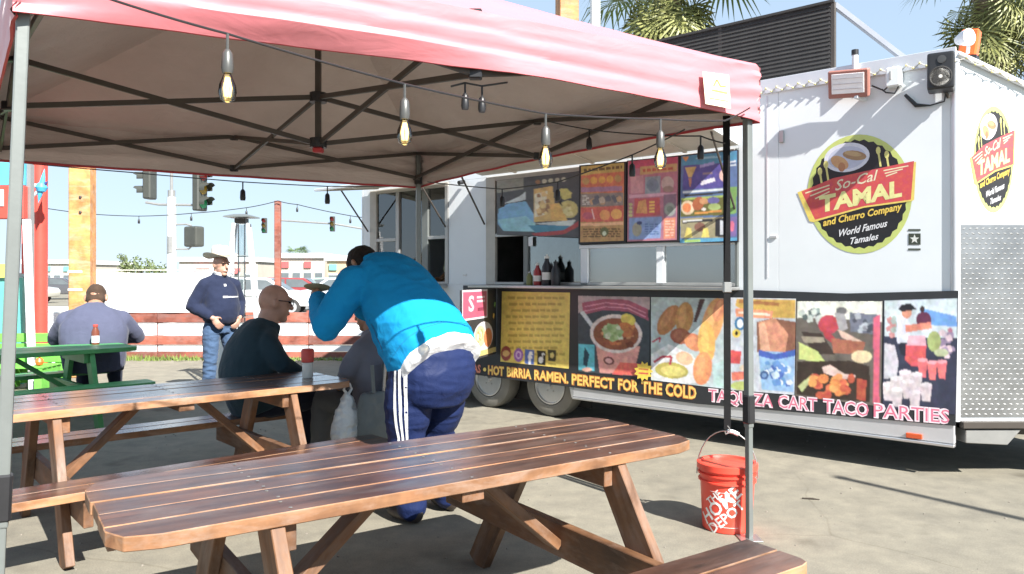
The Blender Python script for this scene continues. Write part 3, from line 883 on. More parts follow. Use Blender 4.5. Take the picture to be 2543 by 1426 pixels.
# door seam, hinge and latch on the front skin
for px in (1905, ):
    x_ = sx(px); part('panel_joint', x_ - 0.006, x_ + 0.006, -0.004, -0.0005, 1.45, ZR - 0.1, M['trim'], None, 0)
hx, hz = tp(1942, 340); part('latch', hx - 0.02, hx + 0.02, -0.02, -0.001, hz - 0.05, hz + 0.05, M['steel'])
hx, hz = tp(1922, 588); part('latch', hx - 0.03, hx + 0.03, -0.012, -0.001, hz - 0.012, hz + 0.012, M['trim'])
hx, hz = tp(1155, 683); part('latch', hx - 0.03, hx + 0.03, -0.010, -0.001, hz - 0.012, hz + 0.012, M['trim'])
# ---- V nose
NT_ = Vector((5.5, 1.2, 0)); NA = Vector((XF, 0, 0)); NB = Vector((XF, TW, 0))
nose = MB()
z0n, zt, zn = ZF + 0.0, ZR, 2.50
mid = NA.lerp(NT_, 0.42)
for A_, s_ in ((NA, 1), (NB, -1)):
    m_ = A_.lerp(NT_, 0.42)
    p = [Vector((A_.x, A_.y, z0n)), Vector((NT_.x, NT_.y, z0n)), Vector((NT_.x, NT_.y, zn)), Vector((m_.x, m_.y, ZR - 0.36)), Vector((A_.x, A_.y, zt - 0.02))]
    nose.add(p, [(0, 1, 2, 3, 4) if s_ > 0 else (4, 3, 2, 1, 0)])
nose.build('nose_panel', wm, tr)
m1 = NA.lerp(NT_, 0.42); m2 = NB.lerp(NT_, 0.42)
MB().add([(NA.x, NA.y, zt - 0.005), (m1.x, m1.y, ZR - 0.35), (NT_.x, NT_.y, zn + 0.01), (m2.x, m2.y, ZR - 0.35), (NB.x, NB.y, zt - 0.005)], [(0, 1, 2, 3, 4)]).build('nose_cap', wm, tr)
MB().tube([(NA.x + 0.02, NA.y - 0.01, zt - 0.02), (m1.x + 0.01, m1.y - 0.02, ZR - 0.36), (NT_.x + 0.02, NT_.y, zn)], 0.022, 10).build('nose_trim', M['trim'], tr, smooth=True)
TM = Matrix.Translation(TO) @ Matrix.Rotation(TROT, 4, 'Z')
wA, wT = TM @ NA, TM @ NT_
nd = (NT_ - NA).normalized()
NM = Matrix(((nd.x, -nd.y, 0, NA.x), (nd.y, nd.x, 0, NA.y), (0, 0, 1, 0), (0, 0, 0, 1)))     # x along the nose face, y into it
ndw = (wT - wA).normalized()
def nmp(px, py):
    p = ep(px, py, wA, wT, 0.004)
    return ((p - wA).dot(ndw), p.z)
def diamond():
    m, n, b = newmat('diamond plate aluminium')
    v = coords(n)
    n.links.new(ramp(n, noisef(n, v, 3, 5), [(0.3, (0.28, 0.285, 0.29)), (0.7, (0.44, 0.445, 0.45))]), b.inputs['Base Color'])
    b.inputs['Metallic'].default_value = 0.9; b.inputs['Roughness'].default_value = 0.3
    bump(n, b, noisef(n, v, 14, 3), 0.1, 0.02)
    return m
M['diamond'] = diamond()
PL = (NT_ - NA).length
pz0, pz1 = 0.45, 1.83
plate = MB().bb(0.012, PL - 0.01, -0.006, -0.001, pz0, pz1); plate.v = [NM @ v for v in plate.v]
plate.build('diamond_plate', M['diamond'], tr)
loz = MB()
rows = int((pz1 - pz0) / 0.036); colsn = int(PL / 0.046)
for i in range(rows):
    for j in range(colsn):
        cx_, cz_ = 0.035 + j * 0.046 + (0.023 if i % 2 else 0), pz0 + 0.02 + i * 0.036
        if cx_ > PL - 0.03: continue
        tl = 0.35 if i % 2 else -0.35
        dx, dz = math.cos(tl) * 0.017, math.sin(tl) * 0.017
        ex, ez = -math.sin(tl) * 0.0055, math.cos(tl) * 0.0055
        loz.add([NM @ Vector(q) for q in ((cx_ - dx, -0.0062, cz_ - dz), (cx_ + ex, -0.0062, cz_ + ez), (cx_ + dx, -0.0062, cz_ + dz), (cx_ - ex, -0.0062, cz_ - ez), (cx_, -0.0105, cz_))],
                [(0, 1, 4), (1, 2, 4), (2, 3, 4), (3, 0, 4)])
lo = loz.build('plate_treads', M['steel'], tr); lo['kind'] = 'stuff'
# tongue
MB().beam((XF - 0.3, 0.25, 0.36), (NT_.x + 0.9, 1.2, 0.36), 0.06, 0.12).build('tongue_beam', M['darkbar'], tr, bevel=0.005)
MB().beam((XF - 0.3, TW - 0.25, 0.36), (NT_.x + 0.9, 1.2, 0.36), 0.06, 0.12).build('tongue_beam', M['darkbar'], tr, bevel=0.005)
st_ = MB().bb(0.03, 1.2, -0.05, 0.0, 0.375, 0.425); st_.v = [NM @ v for v in st_.v]; st_.build('front_step', M['darkbar'], tr, bevel=0.004)
st_ = MB().prism([(0.06, 0.365), (0.46, 0.365), (0.36, 0.255), (0.06, 0.27)], -0.03, 0.25, 'y'); st_.v = [NM @ v for v in st_.v]; st_.build('mud_tray', M['steel'], tr, bevel=0.004)
MB().tube([(NT_.x + 0.5, 1.2, 0.0), (NT_.x + 0.5, 1.2, 0.9)], 0.035, 12).build('jack', M['steel'], tr)
# ---- wheels
def wheel(px):
    x_ = sx(px)
    w = mkobj('wheel', None, tr, (x_, 0.0, 0.325)) if False else None
    RW = 0.325
    prof = [(0.185, 0.10), (0.21, 0.055), (0.27, 0.05), (0.312, 0.068), (RW, 0.10), (RW, 0.22), (0.31, 0.25), (0.2, 0.25)]
    Mx = Matrix.Rotation(R(-90), 4, 'X')
    ty = MB().lathe(prof, 40, Mx).build('tyre', M['tyre'], tr, (x_, 0, 0.325), smooth=True)
    rim = MB().lathe([(0.19, 0.075), (0.197, 0.06), (0.185, 0.058), (0.172, 0.085), (0.15, 0.115), (0.075, 0.105), (0.06, 0.085), (0.0, 0.08)], 32, Mx).build('rim', M['chrome'], ty, smooth=True)
    MB().lathe([(0.036, 0.10), (0.036, 0.045), (0.03, 0.032), (0.0, 0.03)], 16, Mx).build('hub_cap', M['chrome'], ty, smooth=True)
    for k in range(5):
        an = k * 2 * math.pi / 5 + 0.3
        MB().lathe([(0.011, 0.1), (0.011, 0.072), (0.0, 0.068)], 6, Matrix.Translation((math.cos(an) * 0.068, 0, math.sin(an) * 0.068)) @ Mx).build('lug_nut', M['steel'], ty)
        an += 0.63
        MB().lathe([(0.017, 0.112), (0.017, 0.103), (0.0, 0.103)], 10, Matrix.Translation((math.cos(an) * 0.118, 0, math.sin(an) * 0.118)) @ Mx).build('rim_hole', M['black'], ty)
wheel(1356); wheel(1203)
part('wheel_well', sx(1140), sx(1430), 0.27, 0.29, 0.1, 0.62, M['blackmat'])
# ---- windows
fm = M['grey']
def fbox(p0, p1, name='window_frame', y0=-0.012, y1=0.03, mat=None):
    x0, z1 = p0; x1, z0 = p1
    return part(name, x0, x1, y0, y1, z0, z1, mat or fm, None, 0.004)
M['greyframe'] = paint('warm grey frame', (0.42, 0.40, 0.36), 0.45, 0.1)
fbox((xA0, WZ1), (sx(1231), WZ0), mat=M['greyframe'])
fbox((sx(1826), WZ1), (xA1, WZ0), mat=M['silver'])
fbox((sx(1231), WZ1), (sx(1826), WZ1 - 0.05), mat=M['greyframe'])
zmul = tp(1270, 583)[1]
fbox((sx(1301), WZ1 - 0.05), (sx(1312), WZ0), mat=M['silver'])
fbox((sx(1231), zmul + 0.02), (sx(1301), zmul - 0.02))
zl = tp(1640, 607)[1]
fbox((sx(1440), zl + 0.018), (sx(1826), zl - 0.018), mat=M['white'])
for px in (1452, 1640):
    fbox((sx(px - 9), zl - 0.019), (sx(px + 9), WZ0), mat=M['white'])
fbox((sx(1231), WZ0 + 0.03), (sx(1826), WZ0))
hx, hz = tp(1320, 600); part('window_catch', hx - 0.03, hx + 0.03, -0.02, -0.012, hz - 0.05, hz + 0.05, M['white'])
def pane(x0, x1, z0, z1, y=0.012, mat=None, parent=None):
    return part('window_pane', x0, x1, y, y + 0.004, z0, z1, mat or M['glass'], parent, 0)
pane(sx(1312), sx(1440), WZ0 + 0.03, WZ1 - 0.05)
M['frost'] = clearglass('hazy sliding glass', (0.55, 0.60, 0.58), 0.15, 0.35)
pane(sx(1461), sx(1631), WZ0 + 0.03, zl - 0.019, 0.012, M['frost'])
pane(sx(1649), sx(1826), WZ0 + 0.03, zl - 0.019, 0.016, M['frost'])
# small window B
fbox((xB0, WZ1), (sx(936), WZ0), mat=M['greyframe'])
fbox((sx(936), WZ1), (xB1, WZ1 - 0.05), mat=M['greyframe'])
fbox((sx(984), WZ1 - 0.05), (sx(992), WZ0)); fbox((sx(1049), WZ1 - 0.05), (sx(1064), WZ0), mat=M['silver'])
fbox((sx(1106), WZ1 - 0.05), (xB1, WZ0))
zb = tp(1085, 590)[1]
fbox((sx(936), zb + 0.02), (sx(984), zb - 0.02)); fbox((sx(1064), zb + 0.02), (sx(1106), zb - 0.02))
fbox((sx(936), WZ0 + 0.03), (sx(1106), WZ0))
pane(sx(936), sx(984), WZ0 + 0.03, WZ1 - 0.05); pane(sx(992), sx(1049), WZ0 + 0.03, WZ1 - 0.05, 0.014); pane(sx(1064), sx(1106), zb, WZ1 - 0.05, 0.012)
# counters, flaps and their stays
part('counter', xA0 - 0.06, xA1 + 0.02, -0.24, -0.013, WZ0 - 0.034, WZ0 - 0.004, M['steel'], None, 0.006)
part('counter', xB0, xB1, -0.22, -0.013, WZ0 - 0.034, WZ0 - 0.004, M['steel'], None, 0.006)
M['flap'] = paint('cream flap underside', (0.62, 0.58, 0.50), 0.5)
def flap(x0, x1, zo, yo):
    f = MB().beam((x0, -0.03, WZ1 + 0.03), (x0, yo, zo), 0.001, 0.03)
    d = Vector((0, yo + 0.03, zo - WZ1 - 0.03)); nn = Vector((0, -d.z, d.y)).normalized()
    if nn.z < 0: nn = -nn
    A_ = Vector((x0, -0.026, WZ1 + 0.02)); B_ = Vector((x1, -0.026, WZ1 + 0.02))
    q = MB().add([A_, B_, B_ + d, A_ + d, A_ + nn * 0.03, B_ + nn * 0.03, B_ + d + nn * 0.03, A_ + d + nn * 0.03],
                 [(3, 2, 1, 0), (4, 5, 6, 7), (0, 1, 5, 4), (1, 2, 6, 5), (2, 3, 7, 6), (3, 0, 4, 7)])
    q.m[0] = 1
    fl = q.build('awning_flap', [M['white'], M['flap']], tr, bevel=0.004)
    for x in (x0 + 0.04, x1 - 0.04):
        MB().tube([(x, -0.03, WZ1 - 0.52), (x, (yo) * 0.55, WZ1 + 0.02 + (zo - WZ1 - 0.02) * 0.55)], 0.010, 8).build('gas_stay', M['darkbar'], fl)
    for k in range(3):
        xm = x0 + (x1 - x0) * (k + 0.5) / 3
        MB().beam(Vector((xm, -0.04, WZ1 + 0.012)), Vector((xm, yo + 0.03, zo - 0.015)), 0.035, 0.012).build('flap_rib', M['flap'], fl)
flap(xA0 - 0.04, xA1 + 0.02, 2.70, -0.86)
flap(xB0 - 0.05, xB1 + 0.02, 2.50, -0.82)
fx, fz = tp(1155, 452); MB().tube([(fx, -0.02, fz), (fx, -0.10, fz - 0.02)], 0.025, 10).build('camera_dome', M['black'], tr)
# ---- round logo on the front skin, army style star, smaller logo on the nose
def logo(a, wide=True):
    a.ell(2135, 482, 130, 148, (214, 226, 120), 48)
    a.ell(2134, 482, 119, 134, (40, 40, 44), 64, 0, 0.018)
    a.ell(2103, 391, 57, 36, (236, 236, 248), 28, -0.18); a.ell(2103, 392, 47, 28, (205, 210, 232), 24, -0.18)
    a.ell(2085, 404, 24, 15, (224, 170, 112), 14, 0.5); a.ell(2122, 386, 30, 12, (178, 140, 96), 14, 0.12); a.ell(2118, 382, 22, 6, (206, 172, 120), 12, 0.15); a.ell(2090, 415, 9, 12, (196, 130, 84), 10)
    for fx_, fy_ in ((2036, 428), (2051, 411), (2181, 376), (2202, 386)):
        a.line([(fx_, fy_), (fx_ + 6, fy_ + 38)], 5, (236, 226, 130)); a.ell(fx_, fy_ - 2, 6, 10, (236, 226, 130), 10)
    a.poly([(1980, 478), (2066, 446), (2150, 428), (2275, 402), (2270, 496), (2264, 500), (2146, 516), (2020, 552), (2010, 550)], (250, 222, 96))
    a.poly([(1990, 476), (2068, 443), (2150, 425), (2270, 400), (2262, 496), (2146, 512), (2024, 546)], (226, 62, 66))
    for k in range(3):
        a.line([(2000 + k * 12, 480 + k * 7), (2060, 460 + k * 8)], 3, (250, 236, 190)); a.line([(2194 + k * 3, 424 + k * 7), (2256 - k * 14, 412 + k * 8)], 3, (250, 236, 190))
    a.text('So-Cal', 2074, 474, 2180, 446, 25, (252, 240, 200), 0.25, 0.01)
    a.text('TAMAL', 2034, 527, 2240, 486, 38, (250, 244, 160), 0.0, 0.045)
    a.text('and Churro Company', 2044, 562, 2240, 520, 17, (252, 212, 66), 0.12, 0.03)
    a.text('World Famous', 2084, 588, 2204, 562, 17, (245, 245, 248), 0.35, 0.02)
    a.text('Tamales', 2112, 607, 2182, 594, 16, (245, 245, 248), 0.35, 0.02)
a = Art(lambda x, y: tp(x, y, 0.004)); logo(a)
a.build('tamale_logo', tr, -0.002)
def nlogo(x, y):        # the same emblem, printed narrow on the nose
    u, w_ = (x - 2135) / 132.0, (y - 482) / 148.0
    return nmp(2468 + u * 50, 396 + w_ * 132)
a = Art(nlogo, 0.75); logo(a)
a.build('nose_logo', tr, -0.002, M4=NM)
a = Art(lambda x, y: tp(x, y, 0.004))
for y in (569, 617): a.rect(2255, y, 2286, y + 5, (92, 100, 88))
a.rect(2256, 580, 2286, 608, (70, 78, 66))
sp_ = []
for k in range(10):
    an = -math.pi / 2 + k * math.pi / 5; rr = 12 if k % 2 == 0 else 5
    sp_.append((2271 + rr * math.cos(an), 594 + rr * math.sin(an)))
a.poly(sp_, (240, 242, 236))
a.build('star_emblem', tr, -0.002)
# ---- things fixed up by the roof
MB().tube([tuple(TM.inverted() @ Vector((0, 0, 0)))[:3], (0, 0, 0)], 0.001, 3) if False else None
vx, vz = tp(2125, 180, 0.03)
MB().tube([(vx, -0.045, vz - 0.06), (vx, -0.045, vz + 0.13)], 0.022, 12).build('vent_pipe', M['white'], tr, smooth=True)
MB().tube([(vx, -0.045, vz + 0.13), (vx, -0.045, vz + 0.17)], 0.026, 12).build('pipe_cap', M['black'], tr, smooth=True)
bx, bz_ = tp(2222, 195, 0.03)
part('junction_box', bx - 0.05, bx + 0.05, -0.09, -0.001, bz_ - 0.07, bz_ + 0.075, M['white'], None, 0.01)
part('junction_switch', bx - 0.022, bx - 0.006, -0.098, -0.091, bz_ - 0.02, bz_ + 0.045, M['grey'])
def tpts(l, off): return [Vector((tp(x, y, off)[0], -off, tp(x, y, off)[1])) for x, y in l]
MB().tube(tpts([(2208, 213), (2195, 225), (2180, 219), (2165, 213)], 0.04), 0.006, 6).build('cable', M['black'], tr)
MB().tube(tpts([(2232, 214), (2222, 232), (2200, 230), (2190, 222)], 0.05), 0.006, 6).build('cable', M['black'], tr)
MB().tube(tpts([(2248, 236), (2275, 262), (2310, 262), (2345, 252), (2350, 225)], 0.03), [0.012, 0.016, 0.006, 0.006, 0.006], 8).build('cable', M['black'], tr)
# ---- flood lamp, speaker, corner lamp
def on_trailer(name, label, cat, px, py, off, group=None):
    s_, z_ = tp(px, py, off)
    return root(name, label, cat, TM @ Vector((s_, -off, z_)), TROT, group)
fl = on_trailer('flood_light', 'square flood light with red brown rim below the trailer roof edge', 'flood light', 2108, 208, 0.10)
M['rust'] = paint('red brown lamp housing', (0.34, 0.15, 0.12), 0.5)
fr_ = MB(); w_, h_ = 0.15, 0.105
hs_ = MB().box((0, 0, 0), (2 * w_, 0.05, 2 * h_)).build('housing', M['rust'], fl, rot=(R(18), R(5), 0), bevel=0.008)
M['lampface'] = paint('white lamp lens', (0.85, 0.85, 0.86), 0.2)
MB().box((0, -0.028, 0.005), (2 * w_ - 0.06, 0.006, 2 * h_ - 0.06)).build('lens', M['lampface'], hs_, bevel=0.002)
for k in (-1, 0, 1): MB().box((0, -0.033, 0.005 + k * 0.04), (2 * w_ - 0.08, 0.003, 0.004)).build('lens_rib', M['trim'], hs_)
MB().beam((0.05, 0.0, -0.11), (0.09, 0.095, -0.12), 0.03, 0.02).build('arm', M['white'], fl)
sp = on_trailer('speaker', 'black loudspeaker with white cone at the trailer front corner', 'speaker', 2337, 180, 0.14)
MB().prism([(-0.085, -0.13), (0.085, -0.13), (0.085, 0.13), (-0.085, 0.13)], -0.07, 0.10, 'y').build('cabinet', M['black'], sp, rot=(0, 0, R(10)), bevel=0.02, seg=3)
Mx = Matrix.Translation((0.012, -0.074, -0.045)) @ Matrix.Rotation(R(10), 4, 'Z') @ Matrix.Rotation(R(90), 4, 'X')
MB().lathe([(0.07, 0.0), (0.074, 0.006), (0.066, 0.008), (0.062, 0.004)], 24, Mx).build('cone_ring', M['blackmat'], sp, smooth=True)
MB().lathe([(0.062, 0.004), (0.03, -0.004), (0.018, 0.003), (0.0, 0.006)], 24, Mx).build('cone', M['offwhite'], sp, smooth=True)
Mx = Matrix.Translation((0.02, -0.074, 0.075)) @ Matrix.Rotation(R(90), 4, 'X')
MB().lathe([(0.028, 0.0), (0.028, 0.004), (0.0, 0.006)], 16, Mx).build('tweeter', M['darksock'], sp, smooth=True)
MB().tube([(0, 0.10, -0.1), (0.02, 0.13, -0.16)], 0.012, 8).build('mount', M['darkbar'], sp)
cl = root('corner_spotlight', 'white round spotlight on the trailer nose roof corner', 'spotlight', TM @ Vector((XF + 0.06, 0.10, ZR + 0.02)), TROT)
Mx = Matrix.Translation((0.0, -0.02, 0.09)) @ Matrix.Rotation(R(62), 4, 'Z') @ Matrix.Rotation(R(90), 4, 'X')
MB().lathe([(0.03, -0.08), (0.055, -0.02), (0.062, 0.02), (0.055, 0.022)], 20, Mx).build('shell', M['white'], cl, smooth=True)
MB().lathe([(0.053, 0.012), (0.0, 0.018)], 20, Mx).build('lens', M['lampface'], cl, smooth=True)
MB().tube([(0, 0, -0.02), (0.01, -0.01, 0.06)], 0.012, 8).build('bracket', M['white'], cl)
ob = root('beacon', 'orange square warning beacon behind the round spotlight on the trailer nose', 'beacon', TM @ Vector((XF + 0.02, 0.30, ZR + 0.0)), TROT)
M['beacon'] = paint('orange beacon lens', (0.75, 0.14, 0.03), 0.35)
MB().box((0, 0, 0.12), (0.12, 0.10, 0.20)).build('lens', M['beacon'], ob, rot=(0, R(8), 0), bevel=0.012)
MB().box((0, 0, 0.005), (0.14, 0.12, 0.03)).build('base', M['black'], ob)
# zigzag rope of small bulbs along the top edge
M['tinybulb'] = paint('small pale yellow bulb', (0.72, 0.66, 0.30), 0.3)
rope = root('rope_light', 'rope of small pale yellow bulbs along the trailer roof edge', 'string light', TM @ Vector((XF, -0.03, ZR - 0.06)), TROT)
xr0 = sx(1868) - XF
pth, blb = [], []
n_ = 34
for i in range(n_ + 1):
    x = xr0 * (1 - i / n_); z = 0.012 * (1 if i % 2 else -1)
    pth.append((x, 0, z)); blb.append((x, -0.004, z * 1.2))
q0 = Vector((0, 0, 0)); q1 = TM.inverted() @ (TM @ Vector((0, 0, 0)))
e1 = Vector((m1.x - XF, m1.y - 0.02, -0.30)); 
for i in range(1, 13):
    p = Vector((0.03, -0.01, 0.02)).lerp(e1, i / 12) + Vector((0, 0, 0.010 * (1 if i % 2 else -1)))
    pth.append(tuple(p)); blb.append(tuple(p + Vector((0.0, -0.006, 0))))
MB().tube(pth, 0.003, 6).build('rope', M['offwhite'], rope)
bme = MB().lathe([(0, -0.008), (0.007, -0.006), (0.009, 0.0), (0.007, 0.006), (0, 0.008)], 8).mesh('bulb', M['tinybulb'], True)
for q in blb: mkobj('bulb', bme, rope, q)
# ---- black louvred screen on the roof
scx1, scz1 = tp(2062, 8, -0.30); scx0 = sx(1560, -0.30)
zb_ = ZR + 0.035
M['bluegrey'] = paint('blue grey tube', (0.18, 0.20, 0.24), 0.5)
lv = root('roof_screen', 'black louvred screen standing on the trailer roof', 'screen', TM @ Vector((scx1, 0.30, zb_)), TROT)
H_ = scz1 - zb_
nS = 18
sl_me = MB().box((0, 0, 0), (scx1 - scx0, 0.006, H_ / nS * 1.12), Matrix.Rotation(R(-16), 4, 'X')).mesh('slat', M['blackmat'])
for k in range(nS):
    mkobj('slat', sl_me, lv, (-(scx1 - scx0) / 2, 0, (k + 0.5) * H_ / nS))
for x in (0.02, -(scx1 - scx0) / 2, -(scx1 - scx0)):
    MB().box((x, 0.012, H_ / 2), (0.04, 0.03, H_ + 0.01)).build('post', M['darkbar'], lv, bevel=0.004)
MB().box((-(scx1 - scx0) / 2, 0.0, H_ + 0.012), (scx1 - scx0 + 0.06, 0.04, 0.02)).build('top_rail', M['blackmat'], lv)
MB().beam((0.02, 0.03, H_ - 0.01), (0.62, 0.50, 0.0), 0.045, 0.045).build('brace', M['bluegrey'], lv, bevel=0.004)
# ================================================================== VINYL BANNER along the trailer
bn = root('vinyl_banner', 'black printed vinyl banner with food pictures along the trailer side', 'banner', TO, TROT)
def bmp(x, y): return tp(x, y, 0.02)
out = [(1150, 709), (1420, 713), (1880, 721), (2100, 729), (2380, 722), (2373, 1058), (1730, 1003), (1420, 962), (1150, 927)]
P = [bmp(*p) for p in out]
MB().prism([(x, z) for x, z in P], -0.020, -0.016, 'y').build('backing', paint('black vinyl', (0.032, 0.034, 0.038), 0.4, 0, 0.15), bn)
def pic(name): return Art(bmp, 0.98)
rn = random.Random(11)
# yellow notice
a = pic(0); a.quad((1247, 724), (1416, 727), (1413, 916), (1243, 898), (228, 203, 92))
for i in range(10):
    y = 737 + i * 15.5; x = 1256 + rn.uniform(0, 14)
    while x < 1398 - (i % 3) * 8:
        w = rn.uniform(9, 24); x2 = min(x + w, 1402)
        a.quad((x, y), (x2, y + 0.2), (x2, y + 6.5), (x, y + 6.3), (186, 164, 70)); a.l -= 1
        x = x2 + 4
a.l += 1
a.ell(1257, 878, 13, 19, (150, 60, 58), 18); a.ell(1257, 878, 9, 8, (228, 190, 120), 12)
a.ell(1288, 882, 12, 17, (150, 90, 190), 18); a.ell(1288, 882, 7, 10, (222, 190, 235), 14); a.ell(1288, 882, 4, 6, (150, 90, 190), 12)
a.quad((1304, 867), (1327, 869), (1326, 906), (1304, 903), (66, 104, 188)); a.text('f', 1311, 904, 1323, 905, 30, (240, 244, 252), 0, 0.05)
a.quad((1334, 870), (1356, 872), (1355, 908), (1334, 906), (30, 30, 32)); a.ell(1343, 894, 6, 8, (236, 240, 240), 10); a.line([(1348, 894), (1348, 877), (1353, 882)], 3, (236, 240, 240))
a.quad((1361, 868), (1381, 870), (1380, 899), (1361, 897), (66, 62, 40)); a.ell(1371, 883, 6, 8, (228, 212, 120), 5); a.quad((1361, 901), (1380, 903), (1380, 908), (1361, 906), (170, 150, 60))
a.photo('yellow_notice', bn, -0.022, 110, 125, 1, 0.10, 6)
# soup cup
a = pic(0); a.quad((1436, 734), (1614, 738), (1612, 938), (1436, 924), (70, 78, 86))
a.poly([(1436, 734), (1614, 738), (1614, 770), (1560, 756), (1490, 756), (1436, 778)], (196, 172, 176))
a.poly([(1446, 752), (1500, 742), (1560, 745), (1610, 768), (1610, 796), (1560, 774), (1500, 770), (1448, 782)], (178, 84, 112))
a.line([(1452, 762), (1505, 752), (1560, 758), (1604, 778)], 3, (226, 150, 170)); a.line([(1452, 773), (1505, 762), (1560, 766), (1604, 788)], 3, (226, 150, 170))
a.poly([(1440, 776), (1450, 772), (1478, 812), (1470, 816)], (212, 216, 222))
a.quad((1437, 854), (1477, 856), (1476, 922), (1437, 919), (92, 196, 214)); a.poly([(1452, 862), (1464, 880), (1458, 912), (1448, 905)], (40, 70, 90)); a.ell(1458, 918, 12, 5, (236, 180, 160))
a.poly([(1480, 858), (1590, 860), (1574, 930), (1490, 926)], (232, 160, 150)); a.poly([(1540, 900), (1600, 905), (1608, 934), (1520, 930)], (236, 96, 80))
a.ell(1530, 829, 65, 48, (232, 216, 210), 32, 0.08); a.ell(1530, 830, 57, 40, (150, 84, 50), 28, 0.08)
a.spots(1480, 796, 1582, 866, [(196, 112, 56), (120, 62, 40), (214, 150, 96), (170, 92, 52)], 26, (5, 12), rn, 1.3)
a.ell(1522, 826, 26, 22, (166, 190, 130), 14, 0.3, 0.1); a.spots(1498, 806, 1548, 848, [(190, 206, 160), (140, 170, 104), (214, 220, 190)], 10, (4, 8), rn)
a.ell(1560, 794, 19, 14, (232, 208, 82), 14, 0.4); a.ell(1552, 808, 14, 8, (206, 120, 50), 10)
a.ell(1512, 896, 14, 10, (120, 64, 62), 14, 0.3); a.ell(1512, 896, 9, 6, (236, 180, 176), 12, 0.3)
a.photo('soup_picture', bn, -0.022, 110, 125, 1, 0.22, 1)
# taquitos
a = pic(0); a.quad((1617, 738), (1804, 741), (1801, 966), (1617, 944), (196, 210, 212))
a.poly([(1617, 880), (1660, 855), (1720, 880), (1760, 950), (1700, 953), (1617, 943)], (236, 238, 238))
for x, y, rx, ry, ro, c in ((1660, 795, 22, 42, 0.55, (190, 126, 70)), (1700, 790, 22, 40, 0.12, (206, 148, 78)), (1690, 835, 26, 20, 0.2, (172, 98, 66)), (1770, 800, 26, 62, 0.25, (244, 170, 96)), (1724, 850, 26, 20, 0.6, (226, 140, 88)), (1755, 850, 22, 52, -0.05, (250, 186, 88)), (1745, 915, 24, 42, 0.12, (240, 152, 92)), (1700, 890, 22, 16, 0.4, (246, 190, 150)), (1786, 770, 14, 30, 0.3, (238, 150, 100))):
    a.ell(x, y, rx, ry, c, 18, ro); a.ell(x - rx * 0.2, y - ry * 0.1, rx * 0.45, ry * 0.75, tuple(min(255, v + 18) for v in c), 14, ro)
a.poly([(1738, 742), (1752, 742), (1730, 800), (1722, 800)], (90, 62, 60))
a.poly([(1617, 742), (1640, 742), (1628, 760), (1617, 764)], (200, 214, 214))
a.ell(1668, 920, 42, 20, (198, 184, 88), 22, 0.12); a.ell(1672, 922, 32, 13, (228, 214, 120), 18, 0.12)
a.line([(1624, 900), (1645, 886), (1668, 886), (1664, 906)], 6, (190, 50, 80)); a.line([(1620, 850), (1640, 838), (1638, 850)], 4, (190, 50, 80))
a.poly([(1770, 905), (1800, 895), (1800, 962), (1772, 960)], (196, 226, 224))
a.photo('taquito_picture', bn, -0.022, 110, 125, 1, 0.22, 2)
# churro cup
a = pic(0); a.quad((1815, 739), (1977, 742), (1973, 981), (1813, 968), (206, 212, 220))
a.poly([(1830, 742), (1976, 744), (1975, 792), (1880, 788), (1826, 760)], (214, 172, 74)); a.line([(1835, 748), (1935, 756)], 9, (176, 120, 60)); a.quad((1826, 766), (1920, 772), (1918, 792), (1828, 786), (240, 150, 110))
a.line([(1834, 776), (1912, 782)], 6, (250, 226, 206))
a.ell(1838, 804, 14, 17, (40, 120, 170), 16); a.ell(1838, 804, 8, 11, (236, 244, 244), 14); a.ell(1829, 828, 11, 11, (236, 206, 76), 12); a.ell(1829, 828, 4, 6, (50, 40, 30), 8)
a.poly([(1814, 870), (1842, 872), (1838, 904), (1814, 902)], (222, 66, 66)); a.ell(1852, 914, 16, 9, (226, 206, 180)); a.poly([(1816, 925), (1870, 920), (1868, 940), (1818, 946)], (232, 116, 92)); a.ell(1842, 958, 28, 11, (196, 208, 120))
a.poly([(1976, 800), (1976, 880), (1880, 874), (1880, 800), (1918, 790)], (150, 100, 76))
a.poly([(1884, 800), (1925, 790), (1958, 830), (1950, 878), (1888, 872)], (222, 150, 116)); a.poly([(1884, 806), (1900, 800), (1914, 872), (1890, 872)], (240, 180, 144))
a.poly([(1884, 872), (1974, 876), (1971, 974), (1892, 968)], (150, 190, 232)); a.poly([(1884, 868), (1925, 880), (1975, 868), (1975, 884), (1925, 894), (1884, 884)], (62, 96, 190))
a.spots(1890, 894, 1970, 962, [(96, 150, 214), (206, 226, 246), (70, 110, 190), (236, 242, 250)], 26, (4, 10), rn, 1.3)
a.ell(1898, 932, 11, 11, (60, 92, 150), 12); a.ell(1898, 932, 6, 6, (120, 160, 210), 10)
a.photo('churro_picture', bn, -0.022, 110, 125, 1, 0.22, 3)
# grill scene
a = pic(0); a.quad((1978, 748), (2192, 748), (2188, 1010), (1975, 984), (112, 104, 96))
a.poly([(1980, 748), (2192, 748), (2191, 800), (2060, 790), (1980, 790)], (240, 240, 228)); a.spots(1982, 764, 2050, 806, [(150, 166, 164), (96, 110, 108), (206, 214, 206)], 14, (6, 12), rn)
a.poly([(2110, 776), (2182, 782), (2182, 832), (2112, 824)], (120, 124, 140)); a.spots(2112, 772, 2182, 832, [(190, 196, 206), (80, 84, 96), (150, 150, 160)], 14, (5, 10), rn)
a.ell(2058, 806, 26, 24, (196, 56, 74), 16); a.poly([(2038, 812), (2062, 826), (2082, 850), (2074, 858), (2050, 840)], (186, 50, 66)); a.ell(2090, 772, 14, 9, (120, 120, 122)); a.poly([(2072, 776), (2098, 780), (2106, 816), (2086, 826)], (176, 172, 174))
a.poly([(2080, 818), (2100, 826), (2148, 852), (2140, 862), (2090, 838)], (226, 190, 172))
